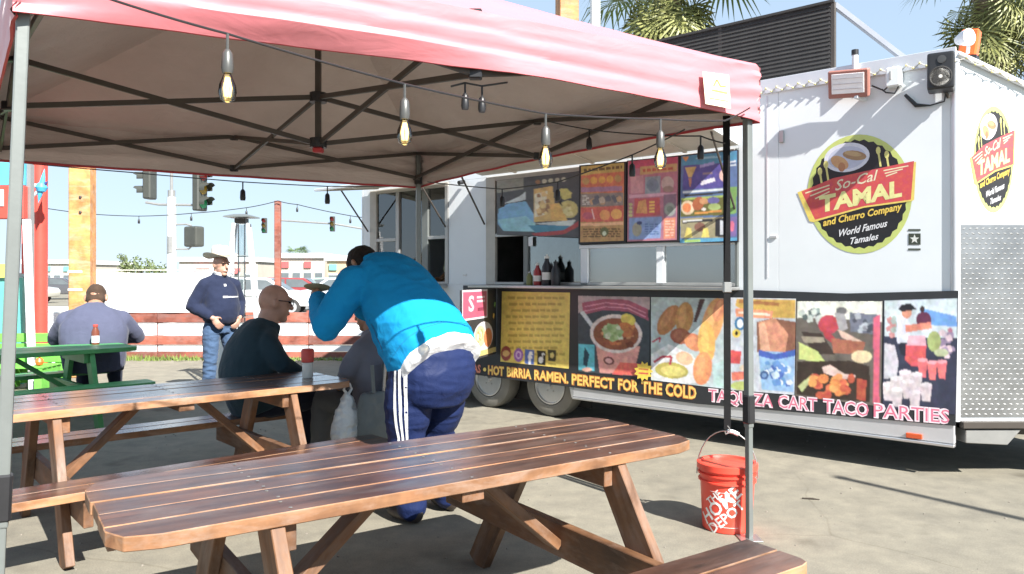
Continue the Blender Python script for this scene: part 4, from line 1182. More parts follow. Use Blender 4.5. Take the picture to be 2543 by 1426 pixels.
a.poly([(1990, 824), (2040, 828), (2074, 880), (2020, 880)], (70, 58, 52)); a.poly([(2064, 840), (2150, 850), (2140, 880), (2070, 876)], (176, 104, 78))
a.poly([(1984, 850), (2030, 872), (2052, 902), (1984, 892)], (206, 218, 130)); a.poly([(1990, 836), (2045, 838), (2050, 850), (1998, 852)], (170, 158, 136))
a.poly([(1980, 898), (2110, 896), (2160, 910), (2160, 1000), (1978, 980)], (66, 54, 46)); a.poly([(1982, 960), (2018, 928), (2024, 934), (1992, 974)], (206, 214, 150))
a.ell(2140, 886, 26, 16, (236, 214, 170), 16); a.poly([(2042, 912), (2062, 906), (2096, 928), (2124, 932), (2122, 944), (2080, 938), (2046, 926)], (240, 206, 196))
for i in range(26): a.ell(rn.uniform(2012, 2122), rn.uniform(936, 984), rn.uniform(9, 14), rn.uniform(8, 12), rn.choice([(238, 140, 60), (226, 104, 60), (246, 168, 84), (206, 84, 52)]), 10)
a.poly([(2128, 940), (2152, 944), (2150, 996), (2128, 992)], (190, 76, 50)); a.poly([(2170, 790), (2186, 780), (2184, 1006), (2168, 1002)], (226, 92, 120))
a.photo('grill_picture', bn, -0.022, 110, 125, 1, 0.22, 4)
# drinks scene
a = pic(0); a.quad((2196, 746), (2379, 740), (2373, 1030), (2192, 1012), (58, 62, 84))
a.poly([(2197, 746), (2378, 741), (2377, 840), (2197, 836)], (214, 226, 232)); a.poly([(2284, 764), (2376, 786), (2376, 812), (2290, 806)], (104, 160, 226)); a.spots(2198, 782, 2232, 840, [(170, 186, 180), (206, 140, 140), (130, 160, 170)], 12, (5, 9), rn)
a.ell(2294, 794, 19, 20, (104, 46, 76), 14); a.ell(2291, 768, 6, 8, (70, 50, 50)); a.spots(2316, 812, 2374, 892, [(206, 190, 206), (160, 140, 170), (232, 206, 214), (190, 120, 140)], 22, (6, 12), rn)
a.poly([(2228, 784), (2250, 778), (2262, 808), (2258, 852), (2228, 852)], (228, 232, 246)); a.ell(2252, 776, 13, 15, (222, 150, 120), 14); a.poly([(2230, 768), (2240, 756), (2262, 754), (2276, 768), (2258, 772), (2240, 774)], (40, 40, 46))
a.poly([(2248, 808), (2312, 800), (2314, 816), (2250, 826)], (236, 140, 112)); a.poly([(2230, 852), (2250, 852), (2250, 884), (2238, 882)], (44, 46, 62))
a.poly([(2250, 856), (2301, 856), (2298, 900), (2288, 910), (2262, 908), (2248, 894)], (228, 78, 84)); a.poly([(2256, 834), (2298, 834), (2300, 858), (2252, 858)], (236, 180, 196))
a.ell(2320, 848, 17, 26, (168, 180, 112), 16); a.ell(2338, 876, 18, 10, (196, 204, 160))
a.poly([(2196, 852), (2222, 858), (2232, 900), (2226, 940), (2196, 940)], (214, 210, 218))
for x, y in ((2290, 912), (2314, 918), (2338, 916)): a.poly([(x - 12, y - 18), (x + 14, y - 18), (x + 9, y + 26), (x - 6, y + 24)], (240, 108, 112)); a.ell(x + 1, y - 18, 13, 5, (250, 170, 180), 12)
for x, y in ((2248, 940), (2276, 946), (2226, 956), (2254, 964), (2300, 972), (2206, 970), (2228, 984), (2272, 990)): a.poly([(x - 15, y - 16), (x + 15, y - 16), (x + 10, y + 26), (x - 10, y + 25)], (222, 208, 212)); a.ell(x, y - 16, 15, 6, (240, 230, 234), 14)
a.photo('drinks_picture', bn, -0.022, 110, 125, 1, 0.22, 5)
# lettering
a = pic(0)
Yl, Yo = (250, 214, 96), (206, 122, 34)
for wd, x0, y0, x1, y1, h in (('HOT', 1212, 929, 1252, 933, 21), ('BIRRIA', 1259, 934, 1320, 941, 22), ('RAMEN.', 1327, 942, 1412, 952, 23), ('PERFECT', 1420, 954, 1526, 966, 25), ('FOR', 1535, 967, 1586, 973, 26), ('THE', 1593, 974, 1645, 980, 27), ('COLD', 1653, 981, 1730, 991, 29)):
    a.text(wd, x0, y0, x1, y1, h, Yl, 0, 0.02, (Yo, 0.075))
a.build('yellow_lettering', bn, -0.022)
a = pic(0)
a.text('ICLAS', 1153, 921, 1194, 926, 19, (236, 140, 110), 0, 0.02, ((150, 60, 40), 0.06)); a.ell(1204, 918, 4, 5, Yl, 10); a.build('orange_lettering', bn, -0.022)
a = pic(0)
Pk, Pw = (226, 110, 140), (250, 226, 234)
for wd, x0, y0, x1, y1, h in (('TAQUIZA', 1759, 995, 1920, 1011, 29), ('CART', 1932, 1012, 2030, 1021, 31), ('TACO', 2044, 1023, 2158, 1034, 32), ('PARTIES', 2170, 1035, 2358, 1051, 33)):
    a.text(wd, x0, y0, x1, y1, h, Pk, 0, 0.0, (Pw, 0.07))
a.build('pink_lettering', bn, -0.022)
a = pic(0); sp_ = []
for k in range(22):
    an = k * math.pi / 11; rr = 1.0 if k % 2 == 0 else 0.72
    sp_.append((1600 + 24 * rr * math.cos(an), 922 + 25 * rr * math.sin(an)))
a.poly(sp_, (250, 214, 60)); a.line([(1588, 916), (1612, 918)], 4, (214, 130, 50)); a.line([(1588, 926), (1612, 928)], 4, (226, 90, 60)); a.build('starburst', bn, -0.034)
# ---- hinged sign panel standing out at the trailer's rear half
sA = TM @ Vector((sx(1238) , -0.03, 0)); sB = sA + Vector((-0.30, -0.95, 0)).normalized() * 1.05
sg = root('side_sign_panel', 'black panel with red sign and rice plate picture standing out beside the wheels', 'sign', sA, math.atan2((sA - sB).y, (sA - sB).x))
LS = (sA - sB).length
MB().bb(-LS, 0, 0.004, 0.02, 0.62, 1.33).build('board', paint('black vinyl', (0.032, 0.034, 0.038)), sg, bevel=0.003)
sd = (sA - sB).normalized()
def smp(px, py):
    p = ep(px, py, sB, sA, 0.0); return ((p - sA).dot(sd), p.z)
a = Art(lambda u, w: (u, w))
a.rect(-LS + 0.02, 1.03, -0.30, 1.33, (236, 226, 232)); a.rect(-LS + 0.04, 1.05, -0.32, 1.31, (206, 84, 118))
a.text('S', -0.86, 1.12, -0.70, 1.12, -0.15, (240, 208, 214), 0, 0.03)
for z in (1.24, 1.20): a.rect(-0.62, z, -0.38, z + 0.022, (244, 214, 222))
a.rect(-0.60, 1.11, -0.42, 1.145, (150, 50, 80))
a.ell(-0.42, 0.84, 0.30, 0.155, (222, 216, 220), 28); a.ell(-0.52, 0.85, 0.16, 0.11, (206, 196, 160), 16); a.ell(-0.28, 0.82, 0.13, 0.10, (222, 120, 58), 18)
a.spots(-0.64, 0.78, -0.42, 0.94, [(236, 226, 190), (180, 150, 96), (222, 190, 120), (170, 180, 120)], 16, (0.02, 0.04), rn)
a.rect(-LS + 0.02, 0.645, -0.02, 0.70, (206, 190, 120))
a.ell(-0.10, 1.04, 0.03, 0.03, (240, 190, 70), 9, 0, 0.3); a.ell(-0.06, 1.16, 0.025, 0.03, (150, 206, 110), 9, 0, 0.3)
a.build('sign_print', sg, 0.002)

# ================================================================== MENU BOARDS and window poster
def board_thing(name, label, c4, draw, off=0.035, group='menu boards over the counter'):
    r0 = root(name, label, 'menu board', TM @ Vector((0, 0, 0)), TROT, group)
    mp = lambda x, y: tp(x, y, off)
    P = [mp(*p) for p in c4]
    MB().prism(P, -off, -off + 0.022, 'y').build('panel', M['black'], r0, bevel=0.002)
    a = Art(mp, 0.98); draw(a); a.photo('menu_print', r0, -off - 0.001, 110, 130, 1, 0.16, int(c4[0][0]))
    # origin at the board's foot
    return r0
def words(a, x0, y, x1, dy, col, rnd, h=4.0):
    x = x0
    while x < x1 - 3:
        w = min(rnd.uniform(5, 15), x1 - x); f = (x - x0) / max(1, x1 - x0)
        a.quad((x, y + dy * f), (x + w, y + dy * f), (x + w, y + h + dy * f), (x, y + h + dy * f), col); a.l -= 1
        x += w + 3
    a.l += 1
def draw1(a):
    a.quad((1443, 414), (1550, 404), (1549, 598), (1441, 602), (196, 150, 92))
    a.quad((1443, 414), (1550, 404), (1550, 426), (1443, 436), (206, 180, 96)); words(a, 1450, 420, 1545, -9, (120, 96, 60), rn, 7)
    a.quad((1443, 436), (1550, 426), (1550, 480), (1443, 478), (216, 118, 80))
    for k in range(5): a.ell(1455 + k * 20, 450 - k * 1.6, 9, 9, rn.choice([(232, 170, 70), (200, 160, 96), (236, 190, 90)]), 12)
    a.quad((1443, 466), (1545, 462), (1545, 474), (1443, 478), (176, 130, 160))
    a.quad((1442, 482), (1548, 478), (1548, 512), (1442, 514), (150, 138, 132)); a.spots(1460, 484, 1546, 510, [(196, 160, 120), (110, 110, 120), (206, 190, 170), (190, 120, 80)], 12, (5, 9), rn)
    for k in range(5): words(a, 1446, 486 + k * 5, 1464, 0, (226, 220, 210), rn, 2.5)
    a.quad((1442, 516), (1549, 510), (1548, 550), (1442, 552), (214, 96, 80)); a.ell(1502, 534, 13, 13, (240, 160, 90), 14); a.ell(1531, 532, 14, 13, (248, 180, 90), 14); a.ell(1460, 536, 14, 9, (196, 90, 110), 12); a.line([(1470, 520), (1476, 545)], 3, (236, 190, 190))
    a.quad((1442, 555), (1548, 551), (1548, 559), (1442, 562), (250, 190, 140))
    for k in range(4): words(a, 1448, 568 + k * 6, 1542, -1, (120, 92, 56), rn, 3.5)
    a.ell(1501, 576, 11, 12, (110, 110, 70), 12); a.ell(1501, 580, 5, 6, (214, 220, 190), 8)
def draw2(a):
    a.quad((1560, 401), (1684, 389), (1681, 596), (1558, 600), (190, 120, 140))
    a.quad((1562, 400), (1684, 389), (1683, 408), (1562, 420), (196, 72, 110)); a.quad((1590, 414), (1682, 406), (1681, 426), (1590, 434), (206, 166, 112)); words(a, 1596, 420, 1676, -6, (196, 92, 70), rn, 7)
    a.quad((1602, 440), (1640, 437), (1640, 480), (1602, 482), (150, 160, 172)); a.ell(1621, 460, 15, 17, (126, 140, 160), 14); a.ell(1658, 456, 16, 18, (206, 180, 176), 14); a.ell(1660, 470, 14, 8, (170, 140, 130), 12)
    a.quad((1566, 438), (1598, 436), (1598, 480), (1566, 482), (206, 150, 160))
    a.quad((1562, 484), (1680, 478), (1680, 486), (1562, 492), (220, 170, 190))
    a.quad((1576, 494), (1638, 490), (1640, 534), (1574, 538), (206, 86, 92)); a.poly([(1580, 530), (1586, 500), (1604, 496), (1608, 530)], (226, 160, 96)); 
    for k in range(4): a.quad((1612, 500 + k * 8), (1626, 499 + k * 8), (1626, 504 + k * 8), (1612, 505 + k * 8), (250, 200, 96))
    for k in range(4): a.ell(1566, 508 + k * 9, 5, 4, (206, 206, 140), 8)
    a.quad((1648, 484), (1680, 482), (1679, 540), (1648, 540), (150, 120, 140)); a.ell(1664, 520, 14, 17, (160, 166, 160), 14); a.ell(1664, 520, 8, 9, (130, 140, 132), 12)
    a.quad((1562, 542), (1644, 538), (1640, 592), (1562, 596), (140, 166, 214)); a.ell(1582, 570, 12, 18, (176, 170, 150), 12); a.ell(1588, 554, 7, 5, (64, 74, 120), 8)
    for k in range(5): words(a, 1602, 556 + k * 6, 1636, 0, (84, 116, 180), rn, 2.6)
    a.quad((1648, 542), (1678, 540), (1677, 592), (1648, 594), (230, 140, 110))
    for k in range(6): words(a, 1652, 548 + k * 7, 1674, 0, (248, 206, 180), rn, 3)
def draw3(a):
    a.quad((1692, 388), (1831, 374), (1831, 598), (1688, 604), (92, 120, 170))
    a.quad((1692, 388), (1831, 374), (1831, 402), (1692, 412), (70, 150, 190)); a.poly([(1694, 390), (1712, 388), (1704, 402)], (226, 150, 80)); a.line([(1728, 394), (1790, 389)], 4, (150, 200, 226))
    a.quad((1698, 412), (1800, 404), (1800, 466), (1696, 472), (86, 80, 160)); a.poly([(1701, 416), (1730, 413), (1718, 440), (1710, 440)], (214, 180, 110)); a.poly([(1710, 442), (1718, 442), (1716, 464), (1712, 464)], (206, 140, 110)); a.ell(1798, 436, 12, 15, (240, 200, 190), 12)
    a.line([(1738, 414), (1774, 405)], 7, (170, 160, 220)); a.line([(1740, 458), (1776, 447)], 6, (232, 232, 244)); a.line([(1742, 452), (1774, 443)], 4, (232, 232, 244)); a.line([(1745, 432), (1770, 430)], 5, (150, 130, 140)); a.line([(1810, 404), (1828, 400)], 4, (226, 236, 246)); a.line([(1812, 412), (1828, 409)], 4, (226, 236, 246))
    a.line([(1696, 478), (1796, 470)], 5, (232, 240, 246)); a.line([(1700, 486), (1796, 478)], 5, (60, 60, 56))
    a.quad((1692, 492), (1800, 484), (1800, 534), (1690, 540), (110, 110, 60)); a.quad((1692, 492), (1800, 484), (1800, 489), (1692, 498), (170, 196, 96)); a.quad((1806, 466), (1830, 464), (1829, 530), (1806, 534), (130, 176, 96))
    a.ell(1708, 516, 17, 18, (230, 206, 170), 16); a.ell(1706, 516, 11, 12, (232, 132, 70), 14); a.ell(1734, 506, 14, 18, (176, 96, 56), 12, 0.4); a.ell(1748, 500, 12, 8, (206, 150, 100), 10); a.ell(1772, 498, 15, 9, (110, 106, 170), 12); a.ell(1774, 514, 16, 9, (176, 196, 120), 12); a.line([(1725, 530), (1792, 524)], 5, (226, 150, 60)); a.ell(1748, 520, 6, 4, (240, 230, 220), 8)
    a.quad((1690, 543), (1800, 538), (1800, 590), (1690, 592), (176, 166, 130)); a.line([(1694, 552), (1770, 546)], 7, (60, 62, 66)); a.line([(1696, 550), (1744, 546)], 4, (240, 240, 236)); a.ell(1738, 564, 14, 12, (150, 106, 90), 12)
    for x in (1710, 1752): a.poly([(x - 10, 590), (x - 5, 566), (x + 6, 566), (x + 10, 590)], (244, 226, 112))
    a.quad((1776, 544), (1800, 542), (1799, 588), (1776, 588), (56, 56, 62)); a.quad((1788, 548), (1796, 548), (1796, 584), (1788, 584), (220, 224, 230)); a.quad((1810, 540), (1830, 538), (1829, 586), (1810, 588), (130, 110, 170)); a.ell(1818, 562, 6, 14, (226, 110, 140), 10)
    a.quad((1690, 594), (1831, 590), (1831, 598), (1688, 604), (92, 180, 220)); a.quad((1700, 595), (1740, 594), (1740, 601), (1700, 602), (176, 214, 110))
board_thing('menu_board', 'orange and yellow menu board, leftmost of the three over the counter', [(1438, 411), (1555, 401), (1554, 604), (1436, 607)], draw1)
board_thing('menu_board', 'pink and purple menu board, middle one of the three over the counter', [(1557, 399), (1687, 386), (1685, 602), (1556, 604)], draw2)
board_thing('menu_board', 'blue and green menu board, rightmost of the three over the counter', [(1689, 386), (1833, 372), (1833, 602), (1687, 604)], draw3)
def draw4(a):
    a.quad((1234, 448), (1438, 426), (1438, 590), (1234, 582), (84, 84, 88))
    a.quad((1234, 448), (1300, 441), (1300, 470), (1234, 480), (150, 150, 140)); a.poly([(1250, 506), (1290, 488), (1306, 476), (1306, 496), (1280, 502)], (206, 218, 220))
    a.poly([(1238, 520), (1262, 506), (1306, 500), (1330, 540), (1330, 575), (1250, 573), (1236, 556)], (120, 176, 216)); a.poly([(1236, 546), (1306, 536), (1330, 556), (1330, 576), (1250, 574)], (150, 206, 220)); a.poly([(1312, 560), (1430, 556), (1400, 572), (1330, 578)], (70, 140, 170))
    a.poly([(1326, 470), (1372, 462), (1384, 548), (1326, 552)], (214, 178, 104)); a.poly([(1328, 482), (1360, 474), (1352, 534), (1328, 540)], (226, 218, 190)); a.spots(1328, 474, 1368, 540, [(236, 226, 196), (190, 150, 90), (226, 196, 130), (160, 120, 80)], 18, (4, 9), rn)
    a.ell(1402, 482, 18, 14, (206, 196, 110), 14, 0.2, 0.08); a.ell(1412, 520, 24, 22, (206, 190, 116), 16, 0.2); a.poly([(1384, 500), (1394, 486), (1396, 512)], (40, 34, 30)); a.poly([(1366, 508), (1388, 504), (1410, 548), (1368, 550)], (226, 180, 90)); a.spots(1392, 502, 1434, 544, [(226, 214, 150), (186, 164, 90)], 8, (4, 8), rn)
    a.poly([(1322, 556), (1430, 546), (1420, 562), (1380, 560)], (206, 214, 210))
    for k in range(5): a.ell(1336 + k * 16, 452 - k * 1.5, 6, 6, [(150, 110, 70), (190, 190, 170)][k > 0], 9)
    a.poly([(1320, 580), (1400, 572), (1438, 548), (1438, 562), (1400, 582), (1330, 588)], (176, 60, 66))
board_thing('window_poster', 'taco picture poster with blue wave on the serving window glass', [(1233, 449), (1439, 425), (1439, 592), (1233, 583)], draw4, 0.020, None)
# bottles on the counter
def bottle(label, px, h, r, cb, cc, lab=None, py=702):
    s_, z_ = tp(px, py, 0.10)
    b0 = root('bottle', label, 'bottle', TM @ Vector((s_, -0.10, WZ0 - 0.004)), TROT)
    MB().lathe([(r * 0.94, 0), (r, 0.008), (r, h * 0.60), (r * 0.45, h * 0.78), (r * 0.4, h * 0.86)], 18).build('body', cb, b0, smooth=True)
    MB().lathe([(r * 0.5, h * 0.86), (r * 0.5, h * 0.93), (r * 0.2, h * 0.94), (r * 0.12, h), (0, h)], 14).build('cap', cc, b0, smooth=True)
    if lab: MB().lathe([(r * 1.015, h * 0.18), (r * 1.015, h * 0.42)], 18).build('label', lab, b0, smooth=True)
rb = paint('ketchup red', (0.30, 0.03, 0.03), 0.3)
bottle('red squeeze bottle with white label on the counter', 1335, 0.24, 0.042, rb, M['offwhite'], M['offwhite'])
bottle('black pump bottle with white label, tallest on the counter', 1358, 0.32, 0.05, M['black'], M['offwhite'], M['offwhite'])
bottle('plain black bottle beside the pump bottle on the counter', 1380, 0.26, 0.048, M['black'], M['black'])
bottle('small olive green bottle at the left of the red squeeze bottle', 1315, 0.15, 0.035, paint('olive jar', (0.16, 0.17, 0.05), 0.3), M['grey'])
# ================================================================== BEHIND: fence, posts, street
M['rail'] = wood('red stained rail', (0.20, 0.062, 0.042), (0.26, 0.083, 0.056), (0.33, 0.12, 0.085), 0.65)
M['sheet'] = paint('white plastic sheet', (0.66, 0.68, 0.70), 0.45, 0, 0.03)
M['timber'] = wood('orange timber', (0.36, 0.15, 0.05), (0.47, 0.22, 0.075), (0.56, 0.29, 0.11), 0.65, grain=0.4)
FY = 13.8
def fx_(px, Y=FY): return (px - CX) / F * Y
def fz_(py, Y=FY): return EYE - (py - HY) / F * Y
fe = root('fence', 'low red rail fence with white panels behind the standing man', 'fence', (fx_(560), FY, 0))
x0f, x1f = fx_(205) - fx_(560), fx_(955) - fx_(560)
seg = [x0f + (x1f - x0f) * k / 4 for k in range(5)]
for k in range(4):
    for za, zb_ in ((776, 801), (834, 856), (874, 892)):
        z1, z0 = fz_(za), max(0.02, fz_(zb_))
        MB().bb(seg[k] + 0.003, seg[k + 1] - 0.003, -0.045, -0.008, z0, z1).build('rail', M['rail'], fe, bevel=0.005)
    for za, zb_ in ((802, 833), (857, 873)):
        z1, z0 = fz_(za), fz_(zb_)
        MB().bb(seg[k] + 0.01, seg[k + 1] - 0.01, -0.02, -0.012, z0, z1).build('white_board', M['sheet'], fe, bevel=0.003)
for x in seg:
    MB().bb(x - 0.05, x + 0.05, 0.0, 0.10, 0, 0.86).build('post', M['rail'], fe, bevel=0.006)
bs_ = root('white_banner', 'plain white banner sheet stretched above the left part of the fence', 'banner', (fx_(390), FY - 0.06, fz_(776)))
gw = MB(); nx_, nz_ = 16, 5
xa, xb = fx_(222) - fx_(390), fx_(585) - fx_(390); hh = fz_(672) - fz_(776)
vs = []
for j in range(nz_ + 1):
    for i in range(nx_ + 1):
        u = i / nx_; sagb = 0.05 * math.sin(math.pi * min(1, u * 1.15)) * (j / nz_)
        vs.append((xa + (xb - xa) * u, 0.012 * math.sin(u * 19 + j), hh * j / nz_ - sagb))
gw.add(vs, [(j * (nx_ + 1) + i, j * (nx_ + 1) + i + 1, (j + 1) * (nx_ + 1) + i + 1, (j + 1) * (nx_ + 1) + i) for j in range(nz_) for i in range(nx_)])
gw.build('sheet', M['sheet'], bs_, smooth=True)
MB().tube([(xa, 0.02, hh + 0.005), (xb, 0.02, hh + 0.005)], 0.008, 6).build('top_rope', M['offwhite'], bs_)
# weeds along the fence foot
M['weed'] = paint('weed green', (0.16, 0.22, 0.05), 0.8, 0, 0.3)
wd = MB(); rw = random.Random(5)
for i in range(900):
    x = rw.uniform(fx_(300), fx_(860)); y = FY - 0.12 - rw.random() * 0.28; h = rw.uniform(0.03, 0.10) * (1.2 if x < fx_(560) else 0.7)
    an = rw.uniform(0, 6.28); dx, dy = math.cos(an) * 0.014, math.sin(an) * 0.014
    lx, ly = rw.uniform(-.04, .04), rw.uniform(-.04, .04)
    wd.add([(x - dx, y - dy, 0), (x + dx, y + dy, 0), (x + lx, y + ly, h)], [(0, 1, 2)])
w_ = wd.build('weeds', M['weed']); w_['kind'] = 'stuff'; w_['label'] = 'short green weeds along the foot of the fence'
# timber posts
def timber(label, px, Y, wpx, top, mat, rz=0.2, name='timber_post'):
    w = wpx * Y / F / 1.15
    t = root(name, label, 'post', (fx_(px, Y), Y, 0), rz, 'timber posts')
    MB().bb(-w / 2, w / 2, -w / 2, w / 2, 0, top).build('shaft', mat, t, bevel=0.012)
    for z in (1.26, 1.52): MB().bb(-w / 2 - 0.004, -w / 2 + w * 0.65, -w / 2 - 0.006, -w / 2 - 0.001, z, z + 0.035).build('strap_plate', M['offwhite'], t)
    for z in (2.4, 2.62): MB().lathe([(0.02, 0), (0.02, 0.02), (0, 0.025)], 8, Matrix.Translation((0.02, -w / 2, z)) @ Matrix.Rotation(R(90), 4, 'X')).build('bolt', M['darkbar'], t)
timber('thick orange timber post rising left of the white banner', 205, 11.3, 56, 7.0, M['timber'])
timber('thick orange timber post rising behind the red canopy roof', 1408, 14.5, 55, 9.0, M['timber'])
t = root('red_post', 'slim red brown post at the fence with string lights tied to its top', 'post', (fx_(690, 14.0), 14.0, 0))
MB().bb(-0.052, 0.052, -0.052, 0.052, 0, fz_(499, 14.0)).build('shaft', M['rail'], t, bevel=0.008)
t = root('steel_pole', 'tall white steel pole beside the timber post above the canopy', 'pole', (fx_(1478, 15.5), 15.5, 0))
MB().tube([(0, 0, 0), (0, 0, 9.5)], [0.11, 0.10], 16).build('shaft', M['white'], t, smooth=True)
MB().lathe([(0.2, 0), (0.2, 0.03), (0.12, 0.05)], 16).build('base_plate', M['steel'], t)
# flag pole beyond the right edge of the view; only its shadow reaches the paving in view
fp_ = root('flag_pole', 'steel flag pole beyond the right edge, casting the long thin shadow', 'pole', (5.42, 1.32, 0))
MB().tube([(0, 0, 0), (0, 0, 4.35)], [0.05, 0.035], 14).build('shaft', M['steel'], fp_, smooth=True)
MB().lathe([(0.12, 0), (0.12, 0.015), (0.06, 0.03)], 16).build('base_plate', M['steel'], fp_)
MB().lathe([(0.0, 4.33), (0.045, 4.36), (0.05, 4.40), (0.0, 4.44)], 12).build('finial', M['chrome'], fp_, smooth=True)
# patio heater
ht = root('patio_heater', 'white pyramid patio heater with flat reflector behind the man in the hat', 'heater', (fx_(600, 9.95), 9.95, 0))
MB().lathe([(0.24, 2.225), (0.235, 2.24), (0.10, 2.27), (0, 2.275)], 4, Matrix.Rotation(R(38), 4, 'Z')).build('reflector', M['silver'], ht)
MB().bb(-0.07, 0.07, -0.07, 0.07, 2.15, 2.215).build('burner', M['darkbar'], ht, bevel=0.006)
for a_ in range(4):
    an = R(45 + 90 * a_ + 12)
    c0, c1 = Vector((math.cos(an) * 0.12, math.sin(an) * 0.12, 2.15)), Vector((math.cos(an) * 0.30, math.sin(an) * 0.30, 0.75))
    MB().beam(c0, c1, 0.045, 0.03).build('leg', M['sheet'], ht, bevel=0.004)
MB().lathe([(0.05, 0.8), (0.05, 2.14)], 12).build('glass_tube', M['glass'], ht, smooth=True)
MB().lathe([(0.36, 0.03), (0.34, 0.74), (0.30, 0.78), (0.05, 0.79)], 4, Matrix.Rotation(R(12), 4, 'Z')).build('base_cabinet', M['sheet'], ht)
gr = MB()
for k in range(4):
    z = 0.95 + k * 0.26
    w = 0.30 - (z - 0.75) * 0.13
    ang = [R(45 + 90 * q + 12) for q in range(4)]
    gr = MB().tube([(math.cos(q) * w, math.sin(q) * w, z) for q in ang + ang[:1]], 0.006, 5); gr.build('guard_wire', M['silver'], ht)
# ---- traffic lights
M['sigbody'] = paint('dark olive signal housing', (0.055, 0.058, 0.05), 0.5)
M['pole'] = paint('galvanised pole', (0.62, 0.64, 0.62), 0.45, 0.1, 0.06)
SY = 18.0
def lens(col): return paint('signal lens %d' % int(col[0] * 100 + col[1] * 10), col, 0.3)
def signal_head(parent, c, rz, s=1.0):
    h = mkobj('signal_head', MB().bb(-0.17 * s, 0.17 * s, -0.09 * s, 0.11 * s, -0.53 * s, 0.53 * s).mesh('signal_head', M['sigbody'], bevel=0.03 * s), parent, c, (0, 0, rz))
    for k, cl_ in enumerate(((0.45, 0.03, 0.02), (0.4, 0.25, 0.03), (0.03, 0.3, 0.12))):
        z = (0.34 - 0.34 * k) * s
        Mx = Matrix.Translation((0, -0.09 * s, z)) @ Matrix.Rotation(R(90), 4, 'X')
        MB().lathe([(0.13 * s, 0), (0.13 * s, 0.01), (0, 0.02)], 16, Mx).build('lens', lens(cl_), h)
        vz_ = MB(); 
        for i in range(13):
            an = math.pi * (-0.1 + 1.2 * i / 12)
            a0, b0 = math.cos(an) * 0.145 * s, math.sin(an) * 0.145 * s
            L_ = (0.26 if 2 < i < 10 else 0.16) * s
            vz_.v += [Vector((a0, -0.09 * s, z + b0)), Vector((a0, -0.09 * s - L_, z + b0))]
        vz_.f = [(2 * i, 2 * i + 2, 2 * i + 3, 2 * i + 1) for i in range(12)]; vz_.m = [0] * 12
        vz_.build('visor', M['sigbody'], h)
    return h
ts = root('traffic_signal', 'traffic signal pole with three dark signal heads beyond the fence', 'traffic light', (fx_(426, SY), SY, 0))
zt_ = fz_(490, SY)
MB().tube([(0, 0, 0), (0, 0, zt_)], [0.11, 0.10], 16).build('pole', M['pole'], ts, smooth=True)
MB().tube([(0, 0, zt_), (0, 0, zt_ + 1.3)], 0.035, 10).build('extension', M['grey'], ts)
MB().tube([(0.0, 0, zt_ - 0.02), (0, 0, zt_ + 0.16)], 0.085, 12).build('collar', M['grey'], ts)
zc = fz_(508, SY)
MB().tube([(fx_(362, SY) - fx_(426, SY), 0, zc + 0.05), (-0.3, 0, zc), (0.35, 0, zc - 0.01), (fx_(497, SY) - fx_(426, SY), 0, zc - 0.02)], 0.03, 8).build('arm', M['grey'], ts)
signal_head(ts, (fx_(497, SY) - fx_(426, SY), 0, fz_(470, SY)), R(70), 0.96)
hd2 = signal_head(ts, (fx_(366, SY) - fx_(426, SY), 0.1, fz_(440, SY)), R(-95), 0.96)
ph = mkobj('walk_signal', MB().bb(-0.21, 0.21, -0.14, 0.12, -0.24, 0.24).mesh('walk_signal', M['sigbody'], bevel=0.05, seg=2), ts, (fx_(481, SY) - fx_(426, SY), 0, fz_(588, SY)), (0, 0, R(150)))
MB().bb(-0.17, 0.17, -0.16, -0.13, -0.19, 0.19).build('hood', M['black'], ph, bevel=0.01)
MB().tube([(0.02, 0, fz_(558, SY)), (0.35, 0, fz_(557, SY)), (0.47, 0, fz_(561, SY))], 0.022, 8).build('bracket', M['grey'], ts)
MB().tube([(0.02, 0, fz_(618, SY)), (0.40, 0, fz_(619, SY)), (0.47, 0, fz_(612, SY))], 0.022, 8).build('bracket', M['grey'], ts)
MB().tube([(0.0, -0.06, fz_(628, SY)), (0, -0.06, fz_(588, SY))], 0.07, 10).build('bracket_box', M['grey'], ts)
FYs = 57.0
fs_ = root('traffic_signal', 'far traffic signal mast with red light shown on two small heads over the road', 'traffic light', (fx_(693, FYs), FYs, 0))
MB().tube([(0, 0, 0), (0, 0, fz_(540, FYs))], 0.16, 10).build('pole', M['pole'], fs_)
MB().tube([(0, 0, fz_(547, FYs)), (fx_(828, FYs) - fx_(693, FYs), 0, fz_(556, FYs)), (fx_(960, FYs) - fx_(693, FYs), 0, fz_(578, FYs))], 0.07, 8).build('mast_arm', M['grey'], fs_)
signal_head(fs_, (fx_(660, FYs) - fx_(693, FYs), -0.3, fz_(561, FYs)), 0, 1.05)
signal_head(fs_, (fx_(828, FYs) - fx_(693, FYs), -0.3, fz_(557, FYs)), 0, 1.05)
